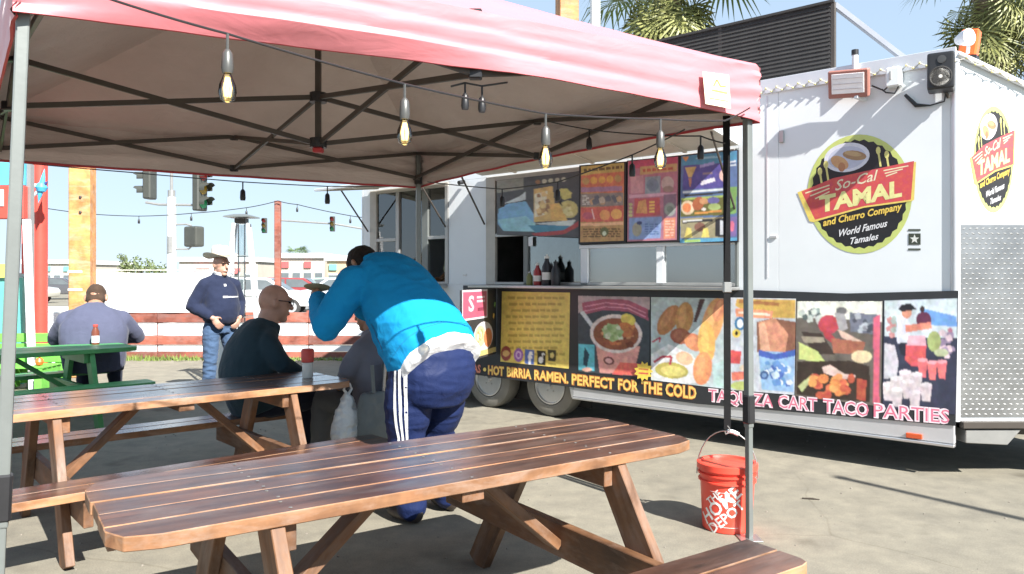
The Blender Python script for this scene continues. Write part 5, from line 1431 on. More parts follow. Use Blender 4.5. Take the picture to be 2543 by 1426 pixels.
# ---- far buildings
M['stucco'] = paint('pale stucco', (0.46, 0.42, 0.36), 0.85, 0, 0.08, 1.0)
M['stucco2'] = paint('sand stucco', (0.48, 0.38, 0.24), 0.85, 0, 0.1, 1.0)
M['shopglass'] = paint('dark shop glass', (0.12, 0.14, 0.15), 0.2, 0, 0.3, 0.6)
M['rooftile'] = paint('tile roof', (0.42, 0.22, 0.14), 0.8, 0, 0.2, 2.0)
M['redsign'] = paint('red sign face', (0.60, 0.10, 0.10), 0.5)
M['tealsign'] = paint('teal sign face', (0.15, 0.45, 0.42), 0.5)
def store(label, pxa, pxb, Y, top, mat, sign=None, awn=None, depth=14, bays=5):
    xa, xb = fx_(pxa, Y), fx_(pxb, Y); c = (xa + xb) / 2; w = xb - xa; h = fz_(top, Y)
    b = root('store', label, 'building', (c, Y, 0))
    MB().bb(-w / 2, w / 2, 0, depth, 0, h).build('wall', mat, b)
    MB().bb(-w / 2 - 0.2, w / 2 + 0.2, -0.25, depth + 0.2, h, h + 0.45).build('parapet', M['white'], b)
    for k in range(bays):
        x = -w / 2 + w * (k + 0.5) / bays
        f_ = MB().bb(x - w / bays * 0.36, x + w / bays * 0.36, -0.06, 0.02, 0.1, h * 0.62).build('shop_window', M['white'], b)
        MB().bb(x - w / bays * 0.33, x + w / bays * 0.33, -0.09, -0.062, 0.3, h * 0.58).build('pane', M['shopglass'], f_)
        if sign and k % 2 == 0: MB().bb(x - w / bays * 0.3, x + w / bays * 0.3, -0.16, -0.01, h * 0.72, h * 0.90).build('fascia_sign', sign, b)
        if awn and k % 2 == 1: MB().prism([(-0.0, h * 0.78), (-1.1, h * 0.62), (-1.1, h * 0.60), (0, h * 0.70)], x - w / bays * 0.4, x + w / bays * 0.4, 'z', Matrix(((0, 0, 1, 0), (1, 0, 0, 0), (0, 1, 0, 0), (0, 0, 0, 1)))).build('awning', awn, b)
    return b
store('long pale store with white parapet across the road', 695, 806, 72, 641, M['stucco'], M['redsign'], None, bays=4)
store('sand coloured shop building across the road beside the pale store', 812, 935, 66, 648, M['stucco2'], M['tealsign'], M['rooftile'], bays=4)
store('low grey shop left of the heater across the road', 445, 640, 80, 650, M['stucco'], None, M['redsign'], bays=5)
store('far white store behind the timber post', 60, 178, 85, 655, M['stucco'], M['tealsign'], None, bays=5)
# ---- parked cars
def car(label, px, Y, rz, col, name='parked_car', z=0.0):
    c = root(name, label, 'car', (fx_(px, Y), Y, z), rz, 'cars across the road')
    pm = paint('car paint %s' % str(col), col, 0.25, 0.2, 0.03, coat=0.8, bs=0)
    prof = [(-2.2, 0.35), (2.2, 0.35), (2.28, 0.62), (2.15, 0.86), (1.25, 0.98), (0.55, 1.44), (-1.2, 1.47), (-1.95, 1.02), (-2.25, 0.95), (-2.3, 0.6)]
    MB().prism(prof, -0.86, 0.86, 'y').build('body', pm, c, bevel=0.07, seg=3, smooth=True)
    for s in (-1, 1):
        y = s * 0.868
        MB().prism([(1.02, 1.0), (0.48, 1.36), (-0.28, 1.39), (-0.28, 1.0)], y - 0.006, y + 0.006, 'y').build('side_window', M['shopglass'], c)
        MB().prism([(-0.36, 1.0), (-0.36, 1.39), (-1.12, 1.40), (-1.66, 1.04)], y - 0.006, y + 0.006, 'y').build('side_window', M['shopglass'], c)
        for x in (-1.4, 1.4):
            Mx = Matrix.Translation((x, s * 0.78, 0.33)) @ Matrix.Rotation(R(90) * s, 4, 'X')
            w = MB().lathe([(0.2, -0.11), (0.31, -0.10), (0.33, -0.05), (0.33, 0.08), (0.31, 0.11), (0.2, 0.11)], 20, Mx).build('wheel', M['blackmat'], c, smooth=True)
            MB().lathe([(0.2, -0.115), (0.1, -0.09), (0, -0.1)], 16, Mx).build('rim', M['chrome'], w, smooth=True)
        MB().box((2.24, s * 0.6, 0.68), (0.08, 0.36, 0.12)).build('headlight', M['lampface'], c, bevel=0.02)
        MB().box((-2.27, s * 0.65, 0.78), (0.06, 0.26, 0.16)).build('tail_light', M['redsign'], c, bevel=0.02)
    MB().add([(1.27, -0.74, 0.99), (1.27, 0.74, 0.99), (0.60, 0.66, 1.425), (0.60, -0.66, 1.425)], [(0, 1, 2, 3)]).build('windscreen', M['shopglass'], c)
    return c
car('white car seen between the heater and the red post', 640, 30, R(8), (0.75, 0.75, 0.75))
car('dark red car across the road right of the red post', 735, 38, R(4), (0.30, 0.05, 0.05))
car('pale green car across the road behind the pointing hand', 800, 40, R(-175), (0.45, 0.62, 0.52))
car('silver car across the road nearest the trailer', 858, 33, R(176), (0.6, 0.62, 0.64))
car('dark grey car across the road beside the timber post', 150, 52, R(5), (0.10, 0.10, 0.11))
car('cream van like car across the road left of the red column', 30, 44, R(3), (0.7, 0.68, 0.6))
# ---- trees and palms
M['leaf'] = paint('dusty leaf', (0.10, 0.13, 0.045), 0.75, 0, 0.35, 1.5)
M['bark'] = paint('grey bark', (0.16, 0.12, 0.08), 0.9, 0, 0.3)
rtree = random.Random(21)
def tree(label, px, Y, h, r, n=420):
    t = root('tree', label, 'tree', (fx_(px, Y), Y, 0), 0, 'trees beyond the road')
    tk = MB().tube([(0, 0, 0), (0.05, 0, h * 0.35), (0.0, 0.05, h * 0.6)], [0.16, 0.12, 0.07], 8)
    for k in range(5):
        an = k * 1.256; tk.tube([(0, 0, h * 0.4), (math.cos(an) * r * 0.5, math.sin(an) * r * 0.5, h * 0.72)], [0.07, 0.02], 5)
    tk.build('trunk', M['bark'], t)
    cr = MB()
    cl = [(rtree.uniform(-.6, .6) * r, rtree.uniform(-.6, .6) * r, h * rtree.uniform(0.55, 0.92), rtree.uniform(0.3, 0.5) * r) for _ in range(9)]
    for i in range(n):
        cx_, cy_, cz_, cr_ = rtree.choice(cl)
        v = Vector((rtree.gauss(0, 1), rtree.gauss(0, 1), rtree.gauss(0, .8))).normalized() * cr_ * rtree.uniform(0.5, 1.1) + Vector((cx_, cy_, cz_))
        a_ = Vector((rtree.uniform(-1, 1), rtree.uniform(-1, 1), rtree.uniform(-1, 1))).normalized(); b_ = a_.orthogonal().normalized()
        s = rtree.uniform(0.10, 0.2) * r * 0.6
        cr.add([v - a_ * s, v + b_ * s * 0.6, v + a_ * s, v - b_ * s * 0.6], [(0, 1, 2, 3)])
    cr.build('crown', M['leaf'], t)
tree('tall thin tree left of the signal pole, far across the road', 312, 88, 4.2, 1.0)
tree('round tree left of the signal pole, far across the road', 345, 84, 3.6, 1.7)
tree('low bushy tree right beside the far signal pole', 386, 90, 2.9, 1.6)
tree('low tree beyond the sand coloured shop', 905, 82, 3.8, 1.6)
tree('small tree far across the road behind the timber post', 128, 95, 3.2, 1.8)
def frondmat(name, a_, b_):
    m, n, b = newmat(name)
    v = coords(n, rnd=True)
    n.links.new(ramp(n, noisef(n, v, 2.5, 4), [(0.3, a_), (0.7, b_)]), b.inputs['Base Color'])
    b.inputs['Roughness'].default_value = 0.5
    return m
M['frond'] = frondmat('green palm frond', (0.07, 0.13, 0.04), (0.17, 0.25, 0.075))
M['deadfrond'] = frondmat('dry palm frond', (0.13, 0.15, 0.045), (0.29, 0.29, 0.10))
M['ptrunk'] = paint('palm trunk', (0.20, 0.15, 0.10), 0.9, 0, 0.35, 4)
def frond_mesh(mat, L=1.5, fan=0.75, n=22, droop=0.5, seed=0):
    r = random.Random(seed); mb = MB()
    st = [Vector((0, 0, 0)), Vector((L * 0.25, 0, 0.05)), Vector((L * 0.5, 0, 0.0))]
    mb.tube(st, [0.018, 0.014, 0.010], 4)
    c = st[-1]
    for i in range(n):
        an = (-1 + 2 * i / (n - 1)) * 1.75
        ll = fan * (0.75 + 0.35 * math.cos(an * 0.7)) * r.uniform(0.85, 1.1)
        d = Vector((math.cos(an), math.sin(an), 0.1)); s = Vector((-math.sin(an), math.cos(an), 0)) * 0.022
        p1 = c + d * ll * 0.55 + Vector((0, 0, r.uniform(-.03, .04))); p2 = c + d * ll * 0.95 + Vector((0, 0, -droop * ll * r.uniform(0.5, 1.1)))
        mb.add([c, p1 - s, p1 + s, p2], [(0, 1, 2), (1, 3, 2)])
    return mb.mesh('frond', mat)
G = [frond_mesh(M['frond'], seed=k) for k in range(3)]
D = [frond_mesh(M['deadfrond'], 1.2, 0.8, 20, 0.25, seed=10 + k) for k in range(3)]
def palm(label, loc, zc, trunk_r=0.28, ng=34, nd_=60, skirt=1.9, S=1.0, seed=1, lean=(0, 0), name='palm_tree'):
    r = random.Random(seed)
    t = root(name, label, 'palm tree', (loc[0], loc[1], 0), 0, 'palm trees')
    tk = MB()
    pr = [(trunk_r * 1.3, 0.0)]
    zz = 0.0
    while zz < zc: pr += [(trunk_r * r.uniform(0.95, 1.03), zz + 0.02), (trunk_r * r.uniform(1.05, 1.12), zz + 0.13)]; zz += 0.16
    tk.lathe(pr, 14, Matrix(((1, 0, lean[0], 0), (0, 1, lean[1], 0), (0, 0, 1, 0), (0, 0, 0, 1)))).build('trunk', M['ptrunk'], t)
    top = Vector((lean[0] * zc, lean[1] * zc, zc))
    for i in range(ng):
        az = r.uniform(0, 6.283); el = r.uniform(-0.35, 1.25)
        o = mkobj('frond', r.choice(G), t, top + Vector((math.cos(az), math.sin(az), 0)) * 0.12, (r.uniform(-.4, .4), -el, az))
        k = S * r.uniform(0.85, 1.2); o.scale = (k, k, k)
    for i in range(nd_):
        az = r.uniform(0, 6.283); z = r.uniform(0, skirt)
        o = mkobj('dry_frond', r.choice(D), t, top + Vector((math.cos(az) * trunk_r, math.sin(az) * trunk_r, -z)), (r.uniform(-.5, .5), r.uniform(1.0, 1.5), az))
        k = S * r.uniform(0.6, 0.95) * (1.0 - 0.15 * z / skirt); o.scale = (k, k, k)
    return t
palm('shaggy fan palm behind the black roof screen', (fx_(1660, 17.0), 17.0), 8.15, seed=4, S=1.4, skirt=1.7, ng=46, nd_=75)
palm('shaggy fan palm rising behind the trailer nose at the right edge', (fx_(2462, 13.0), 13.0), 6.6, seed=9, S=1.0, skirt=1.3)
palm('tiny distant palm above the pale store roof', (fx_(740, 95), 95), 4.4, 0.2, 22, 10, 0.5, 0.95, seed=6)
# ---- kiosk, column and pallets at the left edge
KY = 10.2
ks = root('kiosk', 'red fronted kiosk with blue panel and white letters at the left edge', 'kiosk', (fx_(0, KY), KY, 0))
def kx(px): return fx_(px, KY) - fx_(0, KY)
M['bluep'] = paint('sky blue panel', (0.10, 0.42, 0.62), 0.5)
M['redp'] = paint('kiosk red paint', (0.62, 0.07, 0.05), 0.45)
M['yelp'] = paint('yellow green panel', (0.45, 0.50, 0.12), 0.6)
MB().bb(kx(-260), kx(70), -0.10, 0.0, fz_(545, KY), fz_(463, KY)).build('fascia', M['redp'], ks, bevel=0.01)
MB().bb(kx(-260), kx(64), -0.05, 0.03, fz_(462, KY), fz_(404, KY)).build('roof_panel', M['bluep'], ks, bevel=0.01)
MB().bb(kx(66), kx(76), 0.0, 0.08, 0, fz_(408, KY)).build('corner_post', M['grey'], ks)
MB().bb(kx(-200), kx(22), -0.115, -0.101, fz_(514, KY), fz_(473, KY)).build('letter_panel', M['sheet'], ks)
a = Art(lambda x, y: (kx(x), fz_(y, KY))); a.text('X', -8, 509, 17, 509, 30, (70, 74, 78), 0, 0.03); a.build('lettering', ks, -0.118)
MB().bb(kx(-260), kx(20), 0.3, 0.36, 0.0, fz_(690, KY)).build('counter_front', paint('teal panel', (0.12, 0.40, 0.36)), ks)
MB().bb(kx(-260), kx(12), 0.25, 0.29, fz_(690, KY) , fz_(655, KY)).build('menu_strip', M['yelp'], ks)
MB().bb(kx(-260), fx_(-30, 11.7) - fx_(0, KY), 1.5, 1.56, 0, fz_(408, KY)).build('back_wall', M['grey'], ks)
MB().bb(kx(56), kx(62), -0.02, 0.06, fz_(680, KY), fz_(545, KY)).build('side_post', M['redp'], ks)
wp = root('white_post', 'slim white post in front of the red column', 'post', (fx_(72, 9.9), 9.9, 0))
MB().beam((0.05, 0, 0), (-0.03, 0, fz_(545, 9.9)), 0.075, 0.075).build('shaft', M['sheet'], wp, bevel=0.006)
rc = root('red_column', 'thick glossy red column left of the timber post', 'column', (fx_(100, 12.2), 12.2, 0))
MB().lathe([(0.13, 0), (0.13, 0.06), (0.105, 0.08), (0.105, 4.2)], 24).build('shaft', M['redp'], rc, smooth=True)
pn = root('star_ornament', 'blue and white pointed ornament hanging beside the red column', 'ornament', dp(103, 466, 11.7))
M['ornblue'] = paint('ornament blue', (0.08, 0.40, 0.70), 0.5)
MB().lathe([(0, -0.09), (0.06, -0.06), (0.085, 0), (0.06, 0.06), (0, 0.09)], 12).build('ball', M['ornblue'], pn, smooth=True)
for k, (dx, dz, mt) in enumerate(((0.05, 0.30, M['ornblue']), (-0.20, 0.06, M['sheet']), (-0.05, -0.24, M['ornblue']), (0.10, 0.10, paint('ornament navy', (0.02, 0.04, 0.16), 0.5)), (-0.14, -0.16, M['sheet']))):
    MB().lathe([(0.05, 0), (0.03, 0.5), (0.0, 1.0)], 10, frame((0, 0, 0), (dx, 0, dz)) @ Matrix.Scale(math.hypot(dx, dz), 4, (1, 0, 0)) @ Matrix(((0, 0, 1, 0), (0, 1, 0, 0), (-1, 0, 0, 0), (0, 0, 0, 1)))).build('point', mt, pn)
MB().tube([(0.05, 0, 0.28), (0.05, 0, 0.75)], 0.004, 5).build('cord', M['black'], pn)
pb = root('pallet_bench', 'lime green bench made of pallets behind the green table', 'bench', (fx_(85, 10.2), 10.2, 0), R(6))
for k in range(5): MB().bb(-0.75, 0.36, -0.02, 0.02, 0.06 + k * 0.135, 0.175 + k * 0.135).build('back_board', M['lime'], pb, bevel=0.005)
for k in range(4): MB().bb(-0.75, 0.36, -0.52 + k * 0.125, -0.42 + k * 0.125, 0.30, 0.325).build('seat_board', M['lime'], pb, bevel=0.005)
for x in (-0.7, -0.2, 0.3): MB().bb(x - 0.045, x + 0.045, -0.54, -0.03, 0.02, 0.295).build('block', M['lime'], pb, bevel=0.006)
for x in (-0.7, 0.3): MB().bb(x - 0.04, x + 0.04, 0.025, 0.06, 0.0, 0.78).build('back_post', M['lime'], pb, bevel=0.005)
for k in range(2):
    o = root('orange_ball', 'small orange round ornament on the pallet bench, %s of two' % ('lower', 'upper')[k], 'ornament', (fx_(98, 9.85), 9.85, 0.325 + 0.105 * k), 0, 'orange ornaments on the pallet bench')
    MB().lathe([(0.0, 0.0), (0.035, 0.01), (0.052, 0.052), (0.035, 0.095), (0.008, 0.104)], 14).build('ball', M['beacon'], o, smooth=True)
    MB().tube([(0, 0, 0.098), (0.004, 0, 0.112)], 0.005, 5).build('stem', M['weed'], o)
ws_ = root('dotted_sign', 'white leaning sign with a column of black dots by the kiosk', 'sign', (fx_(60, 11.0), 11.0, 0), 0)
MB().bb(-0.09, 0.09, -0.012, 0.012, fz_(770, 11), fz_(678, 11)).build('board', M['sheet'], ws_, bevel=0.004)
MB().bb(-0.015, 0.015, 0.0, 0.02, 0, fz_(770, 11)).build('stake', M['grey'], ws_)
for k in range(8): MB().lathe([(0.018, 0.0), (0.018, 0.004), (0, 0.004)], 8, Matrix.Translation((0.02, -0.012, 1.02 + k * 0.062)) @ Matrix.Rotation(R(90), 4, 'X')).build('dot', M['black'], ws_)
for i, (px, py, Y) in enumerate(((60, 828, 12.5), (148, 832, 13.0))):
    c = root('white_chair', ('white plastic chair seen between the kiosk and the white post', 'white plastic chair seen right of the red column')[i], 'chair', (fx_(px, Y), Y, 0), R(20 + 40 * i), 'white plastic chairs')
    MB().bb(-0.22, 0.22, -0.22, 0.22, 0.40, 0.44).build('seat', M['sheet'], c, bevel=0.012)
    MB().prism([(-0.22, 0.44), (0.22, 0.44), (0.20, 0.80), (0.08, 0.86), (-0.08, 0.86), (-0.20, 0.80)], 0.19, 0.22, 'y').build('backrest', M['sheet'], c, bevel=0.008)
    for sx_ in (-1, 1):
        for sy_ in (-1, 1): MB().beam((sx_ * 0.19, sy_ * 0.19, 0.41), (sx_ * 0.23, sy_ * 0.23, 0), 0.04, 0.04).build('leg', M['sheet'], c)
# ---- bottles on the tables
def tbl_bottle(label, loc, kind):
    b0 = root('sauce_bottle' if kind != 'clear' else 'glass_bottle', label, 'bottle', loc)
    if kind == 'red':
        MB().lathe([(0.034, 0), (0.037, 0.006), (0.037, 0.10), (0.033, 0.105)], 18).build('jar', M['offwhite'], b0, smooth=True)
        MB().lathe([(0.033, 0.105), (0.042, 0.11), (0.044, 0.19), (0.036, 0.20), (0, 0.20)], 18).build('cap', M['redp'], b0, smooth=True)
    elif kind == 'brown':
        MB().lathe([(0.036, 0), (0.038, 0.01), (0.038, 0.13), (0.022, 0.17), (0.020, 0.185)], 18).build('body', paint('brown sauce', (0.16, 0.05, 0.03), 0.25), b0, smooth=True)
        MB().lathe([(0.0385, 0.02), (0.0385, 0.09)], 18).build('label', M['sheet'], b0, smooth=True)
        MB().lathe([(0.024, 0.185), (0.024, 0.205), (0, 0.207)], 14).build('cap', M['redp'], b0, smooth=True)
    else:
        MB().lathe([(0.034, 0), (0.037, 0.01), (0.037, 0.12), (0.015, 0.17), (0.013, 0.23), (0.016, 0.235)], 18).build('body', M['glass'], b0, smooth=True)
        MB().lathe([(0.0375, 0.05), (0.0375, 0.09)], 18).build('label', M['sheet'], b0, smooth=True)
q = zp(764, 938, 0.76); tbl_bottle('red capped white sauce jar on the varnished table', (q.x, q.y, 0.76), 'red')
q = zp(237, 856, 0.76); tbl_bottle('brown sauce bottle with white label on the green table', (q.x, q.y, 0.762), 'brown')
q = zp(266, 851, 0.76); tbl_bottle('clear glass bottle beside the brown one on the green table', (q.x, q.y, 0.76), 'clear')
# ================================================================== PEOPLE
from mathutils.bvhtree import BVHTree
V3 = Vector
def ellip(mb, c, ax, ay, az, n=16, m=10):
    c = V3(c); b = len(mb.v)
    for j in range(m + 1):
        th = math.pi * j / m
        for i in range(n):
            ph = 2 * math.pi * i / n
            mb.v.append(c + V3(ax) * (math.sin(th) * math.cos(ph)) + V3(ay) * (math.sin(th) * math.sin(ph)) + V3(az) * math.cos(th))
    for j in range(m):
        for i in range(n):
            mb.f.append((b + j * n + i, b + j * n + (i + 1) % n, b + (j + 1) * n + (i + 1) % n, b + (j + 1) * n + i)); mb.m.append(0)
def limb(mb, pts, rad):
    pts = [V3(p) for p in pts]; P, Q = [], []
    d0 = (pts[0] - pts[1]).normalized(); d1 = (pts[-1] - pts[-2]).normalized()
    for k, s in ((0.95, 0.3), (0.7, 0.72), (0.35, 0.94)): P.append(pts[0] + d0 * rad[0] * k); Q.append(rad[0] * s)
    for i, p in enumerate(pts):
        P.append(p); Q.append(rad[i])
        if i < len(pts) - 1:
            for t in (0.33, 0.67): P.append(p.lerp(pts[i + 1], t)); Q.append(rad[i] + (rad[i + 1] - rad[i]) * t)
    for k, s in ((0.35, 0.94), (0.7, 0.72), (0.95, 0.3)): P.append(pts[-1] + d1 * rad[-1] * k); Q.append(rad[-1] * s)
    mb.tube(P, Q, 14)
def torso(mb, rings, right=(1, 0, 0)):
    """rings: (centre, half width, half depth)"""
    C = [V3(r[0]) for r in rings]; A = [r[1] for r in rings]; B = [r[2] for r in rings]
    # smooth the stations
    cs, as_, bs_ = [], [], []
    def cr(p0, p1, p2, p3, t): return 0.5 * ((2 * p1) + (-p0 + p2) * t + (2 * p0 - 5 * p1 + 4 * p2 - p3) * t * t + (-p0 + 3 * p1 - 3 * p2 + p3) * t ** 3)
    K = len(C)
    for i in range(K - 1):
        g = lambda L: (L[max(0, i - 1)], L[i], L[i + 1], L[min(K - 1, i + 2)])
        for t in (0, 0.25, 0.5, 0.75):
            cs.append(cr(*g(C), t)); as_.append(cr(*g(A), t)); bs_.append(cr(*g(B), t))
    cs.append(C[-1]); as_.append(A[-1]); bs_.append(B[-1])
    n = 24; b = len(mb.v); Rr = V3(right).normalized()
    L = len(cs)
    for i in range(L):
        t = (cs[min(i + 1, L - 1)] - cs[max(i - 1, 0)]).normalized()
        r = (Rr - t * Rr.dot(t)).normalized(); f = t.cross(r)
        for k in range(n):
            an = 2 * math.pi * k / n
            e = 0.85
            ca, sa = math.cos(an), math.sin(an)
            ca = math.copysign(abs(ca) ** e, ca); sa = math.copysign(abs(sa) ** e, sa)
            mb.v.append(cs[i] + r * ca * as_[i] + f * sa * bs_[i])
    for i in range(L - 1):
        for k in range(n):
            mb.f.append((b + i * n + k, b + i * n + (k + 1) % n, b + (i + 1) * n + (k + 1) % n, b + (i + 1) * n + k)); mb.m.append(0)
    mb.f.append(tuple(b + k for k in range(n))[::-1]); mb.m.append(0)
    mb.f.append(tuple(b + (L - 1) * n + k for k in range(n))); mb.m.append(0)
def hand(mb, w, d, nrm, th, s=1.0, curl=0.5):
    """wrist, finger direction, palm normal, thumb side"""
    w, d, nrm, th = V3(w), V3(d).normalized(), V3(nrm).normalized(), V3(th).normalized()
    ellip(mb, w + d * 0.048 * s, d * 0.056 * s, th * 0.043 * s, nrm * 0.019 * s, 12, 8)
    for k, (o, L) in enumerate(((0.030, 0.074), (0.010, 0.083), (-0.011, 0.078), (-0.031, 0.060))):
        p = w + d * 0.088 * s + th * o * s; q = d.copy(); pts = [p - d * 0.015 * s, p]
        for f in (0.45, 0.32, 0.23):
            q = (q + nrm * curl * 0.75).normalized(); p = p + q * L * f * s; pts.append(p)
        limb(mb, pts, [0.0095 * s, 0.0095 * s, 0.009 * s, 0.0085 * s, 0.0075 * s])
    p = w + d * 0.022 * s + th * 0.032 * s
    limb(mb, [p, p + (d * 0.6 + th * 0.7).normalized() * 0.036 * s, p + (d * 0.85 + th * 0.45 + nrm * curl * 0.5).normalized() * 0.066 * s], [0.013 * s, 0.0105 * s, 0.0085 * s])
def head(mb, c, fwd, up, s=1.0, neck=None):
    c, f, u = V3(c), V3(fwd).normalized(), V3(up).normalized()
    u = (u - f * u.dot(f)).normalized(); r = f.cross(u)
    ellip(mb, c + u * 0.018 * s - f * 0.008 * s, r * 0.077 * s, f * 0.098 * s, u * 0.098 * s)
    ellip(mb, c - u * 0.045 * s + f * 0.022 * s, r * 0.062 * s, f * 0.072 * s, u * 0.072 * s)
    ellip(mb, c - u * 0.098 * s + f * 0.062 * s, r * 0.034 * s, f * 0.030 * s, u * 0.024 * s, 10, 6)
    limb(mb, [c + f * 0.088 * s + u * 0.020 * s, c + f * 0.112 * s - u * 0.024 * s], [0.009 * s, 0.015 * s])
    limb(mb, [c + f * 0.090 * s + u * 0.034 * s + r * 0.045 * s, c + f * 0.096 * s + u * 0.036 * s, c + f * 0.090 * s + u * 0.034 * s - r * 0.045 * s], [0.010 * s, 0.011 * s, 0.010 * s])
    limb(mb, [c + f * 0.090 * s - u * 0.062 * s + r * 0.022 * s, c + f * 0.096 * s - u * 0.062 * s, c + f * 0.090 * s - u * 0.062 * s - r * 0.022 * s], [0.008 * s, 0.010 * s, 0.008 * s])
    for k in (-1, 1):
        e = c + r * k * 0.079 * s - f * 0.012 * s - u * 0.006 * s
        ellip(mb, e, r * 0.010 * s, (f * 0.8 + u * 0.2) * 0.021 * s, u * 0.034 * s, 10, 8)
        ellip(mb, e + r * k * 0.006 * s - f * 0.008 * s + u * 0.004 * s, r * 0.010 * s, f * 0.010 * s, u * 0.026 * s, 8, 6)
    if neck is not None: limb(mb, [c - u * 0.055 * s - f * 0.022 * s, V3(neck)], [0.060 * s, 0.068 * s])
    return c, f, u, r
def grow(name, mb, mat, parent, voxel=0.010, it=5, disp=0.0, dsc=6.0, seed=0.0, stretch=(1, 1, 1)):
    me = bpy.data.meshes.new(name); me.from_pydata([tuple(v) for v in mb.v], [], mb.f)
    bm = bmesh.new(); bm.from_mesh(me); bmesh.ops.recalc_face_normals(bm, faces=bm.faces); bm.to_mesh(me); bm.free()
    ob = bpy.data.objects.new(name, me); COL.objects.link(ob)
    r = ob.modifiers.new('r', 'REMESH'); r.mode = 'VOXEL'; r.voxel_size = voxel; r.use_smooth_shade = True
    s = ob.modifiers.new('s', 'SMOOTH'); s.factor = 0.5; s.iterations = it
    dg = bpy.context.evaluated_depsgraph_get(); dg.update()
    m2 = bpy.data.meshes.new_from_object(ob.evaluated_get(dg))
    bpy.data.objects.remove(ob); bpy.data.meshes.remove(me)
    m2.name = name
    if disp:
        nr = [v.normal.copy() for v in m2.vertices]
        for v, n_ in zip(m2.vertices, nr):
            p = V3((v.co.x * stretch[0], v.co.y * stretch[1], v.co.z * stretch[2])) * dsc + V3((seed, seed * 2, 0))
            k = noise.noise(p) + 0.5 * noise.noise(p * 2.3)
            k = 1 - abs(k) * 2 if seed > 50 else k
            v.co += n_ * disp * k
    for p in m2.polygons: p.use_smooth = True
    m2.materials.clear(); m2.materials.append(mat)
    return mkobj(name, m2, parent)
def strip(name, target, rays, mat, parent, lift=0.003):
    """a narrow ribbon laid on a garment: rays = list of (from, to) pairs for its two edges"""
    bv = BVHTree.FromPolygons([v.co for v in target.data.vertices], [p.vertices for p in target.data.polygons])
    vs = []
    for pr in rays:
        row = []
        for a_, b_ in pr:
            a_, b_ = V3(a_), V3(b_)
            h = bv.ray_cast(a_, (b_ - a_).normalized())
            if h[0] is None: row = None; break
            row.append(h[0] + h[1] * lift if h[1].dot(a_ - b_) > 0 else h[0] - h[1] * lift)
        if row: vs.append(row)
    mb = MB()
    for r0, r1 in zip(vs, vs[1:]): mb.add([r0[0], r0[1], r1[1], r1[0]], [(0, 1, 2, 3)])
    return mb.build(name, mat, parent, smooth=True) if mb.f else None
def skinmat(name, c):
    m, n, b = newmat(name)
    v = coords(n)
    n.links.new(ramp(n, noisef(n, v, 14, 4), [(0.3, tuple(x * 0.85 for x in c)), (0.7, tuple(x * 1.1 for x in c))]), b.inputs['Base Color'])
    b.inputs['Roughness'].default_value = 0.5
    b.inputs['Subsurface Weight'].default_value = 0.12; b.inputs['Subsurface Radius'].default_value = (0.01, 0.004, 0.002)
    bump(n, b, noisef(n, v, 90, 3), 0.08, 0.003)
    return m
M['skinA'] = skinmat('tan skin', (0.36, 0.19, 0.12)); M['skinB'] = skinmat('ruddy skin', (0.46, 0.27, 0.20)); M['skinC'] = skinmat('brown skin', (0.30, 0.15, 0.085))
M['hair'] = fabric('short black hair', (0.018, 0.013, 0.010), 0.7, 0.3, 500, 0.5, 0.1)
M['brownhair'] = fabric('short dark brown hair', (0.055, 0.035, 0.024), 0.8, 0.3, 500, 0.5, 0.1)
M['greyhair'] = fabric('cropped grey hair', (0.30, 0.26, 0.23), 0.8, 0.2, 500, 0.3)
M['bluejacket'] = fabric('bright blue fleece', (0.008, 0.24, 0.50), 0.85, 0.06, 350, 0.25, 0.0)
M['tee'] = fabric('white cotton', (0.78, 0.78, 0.78), 0.9, 0.03)
M['navy'] = fabric('navy track suit cloth', (0.012, 0.021, 0.072), 0.6, 0.1, 300, 0.35, 0.0)
M['navyknit'] = fabric('navy sweater', (0.017, 0.023, 0.050), 0.9, 0.12, 260, 0.3)
M['jeans'] = fabric('blue denim', (0.055, 0.095, 0.17), 0.85, 0.22, 300, 0.4)
M['teal'] = fabric('dark teal shirt', (0.022, 0.045, 0.060), 0.85, 0.15)
M['darkpants'] = fabric('near black trousers', (0.016, 0.020, 0.034), 0.85, 0.15)
M['greyshirt'] = fabric('slate grey shirt', (0.075, 0.082, 0.13), 0.9, 0.08)
M['greyhood'] = fabric('grey hooded top', (0.17, 0.17, 0.20), 0.9, 0.08)
M['cream'] = fabric('cream cotton', (0.62, 0.58, 0.40), 0.9, 0.05)
M['straw'] = fabric('white felt hat', (0.56, 0.52, 0.45), 0.8, 0.04, 200, 0.1)
M['eye'] = paint('dark eye', (0.02, 0.015, 0.012), 0.15)
M['shoe'] = paint('dark shoe leather', (0.04, 0.03, 0.025), 0.45)
def eyes(c, f, u, r, s, parent):
    for k in (-1, 1):
        mb = MB(); ellip(mb, c + f * 0.086 * s + u * 0.012 * s + r * k * 0.033 * s, r * 0.014 * s, f * 0.010 * s, u * 0.007 * s, 10, 6)
        mb.build('eye', M['eye'], parent, smooth=True)
def shoe(mb, ank, fw, s=1.0):
    a, f = V3(ank), V3(fw).normalized()
    r = f.cross(V3((0, 0, 1)))
    ellip(mb, V3((a.x, a.y, 0.045 * s)) + f * 0.06 * s, f * 0.145 * s, r * 0.048 * s, V3((0, 0, 0.044 * s)))
    ellip(mb, V3((a.x, a.y, 0.06 * s)) - f * 0.02 * s, f * 0.07 * s, r * 0.044 * s, V3((0, 0, 0.06 * s)))

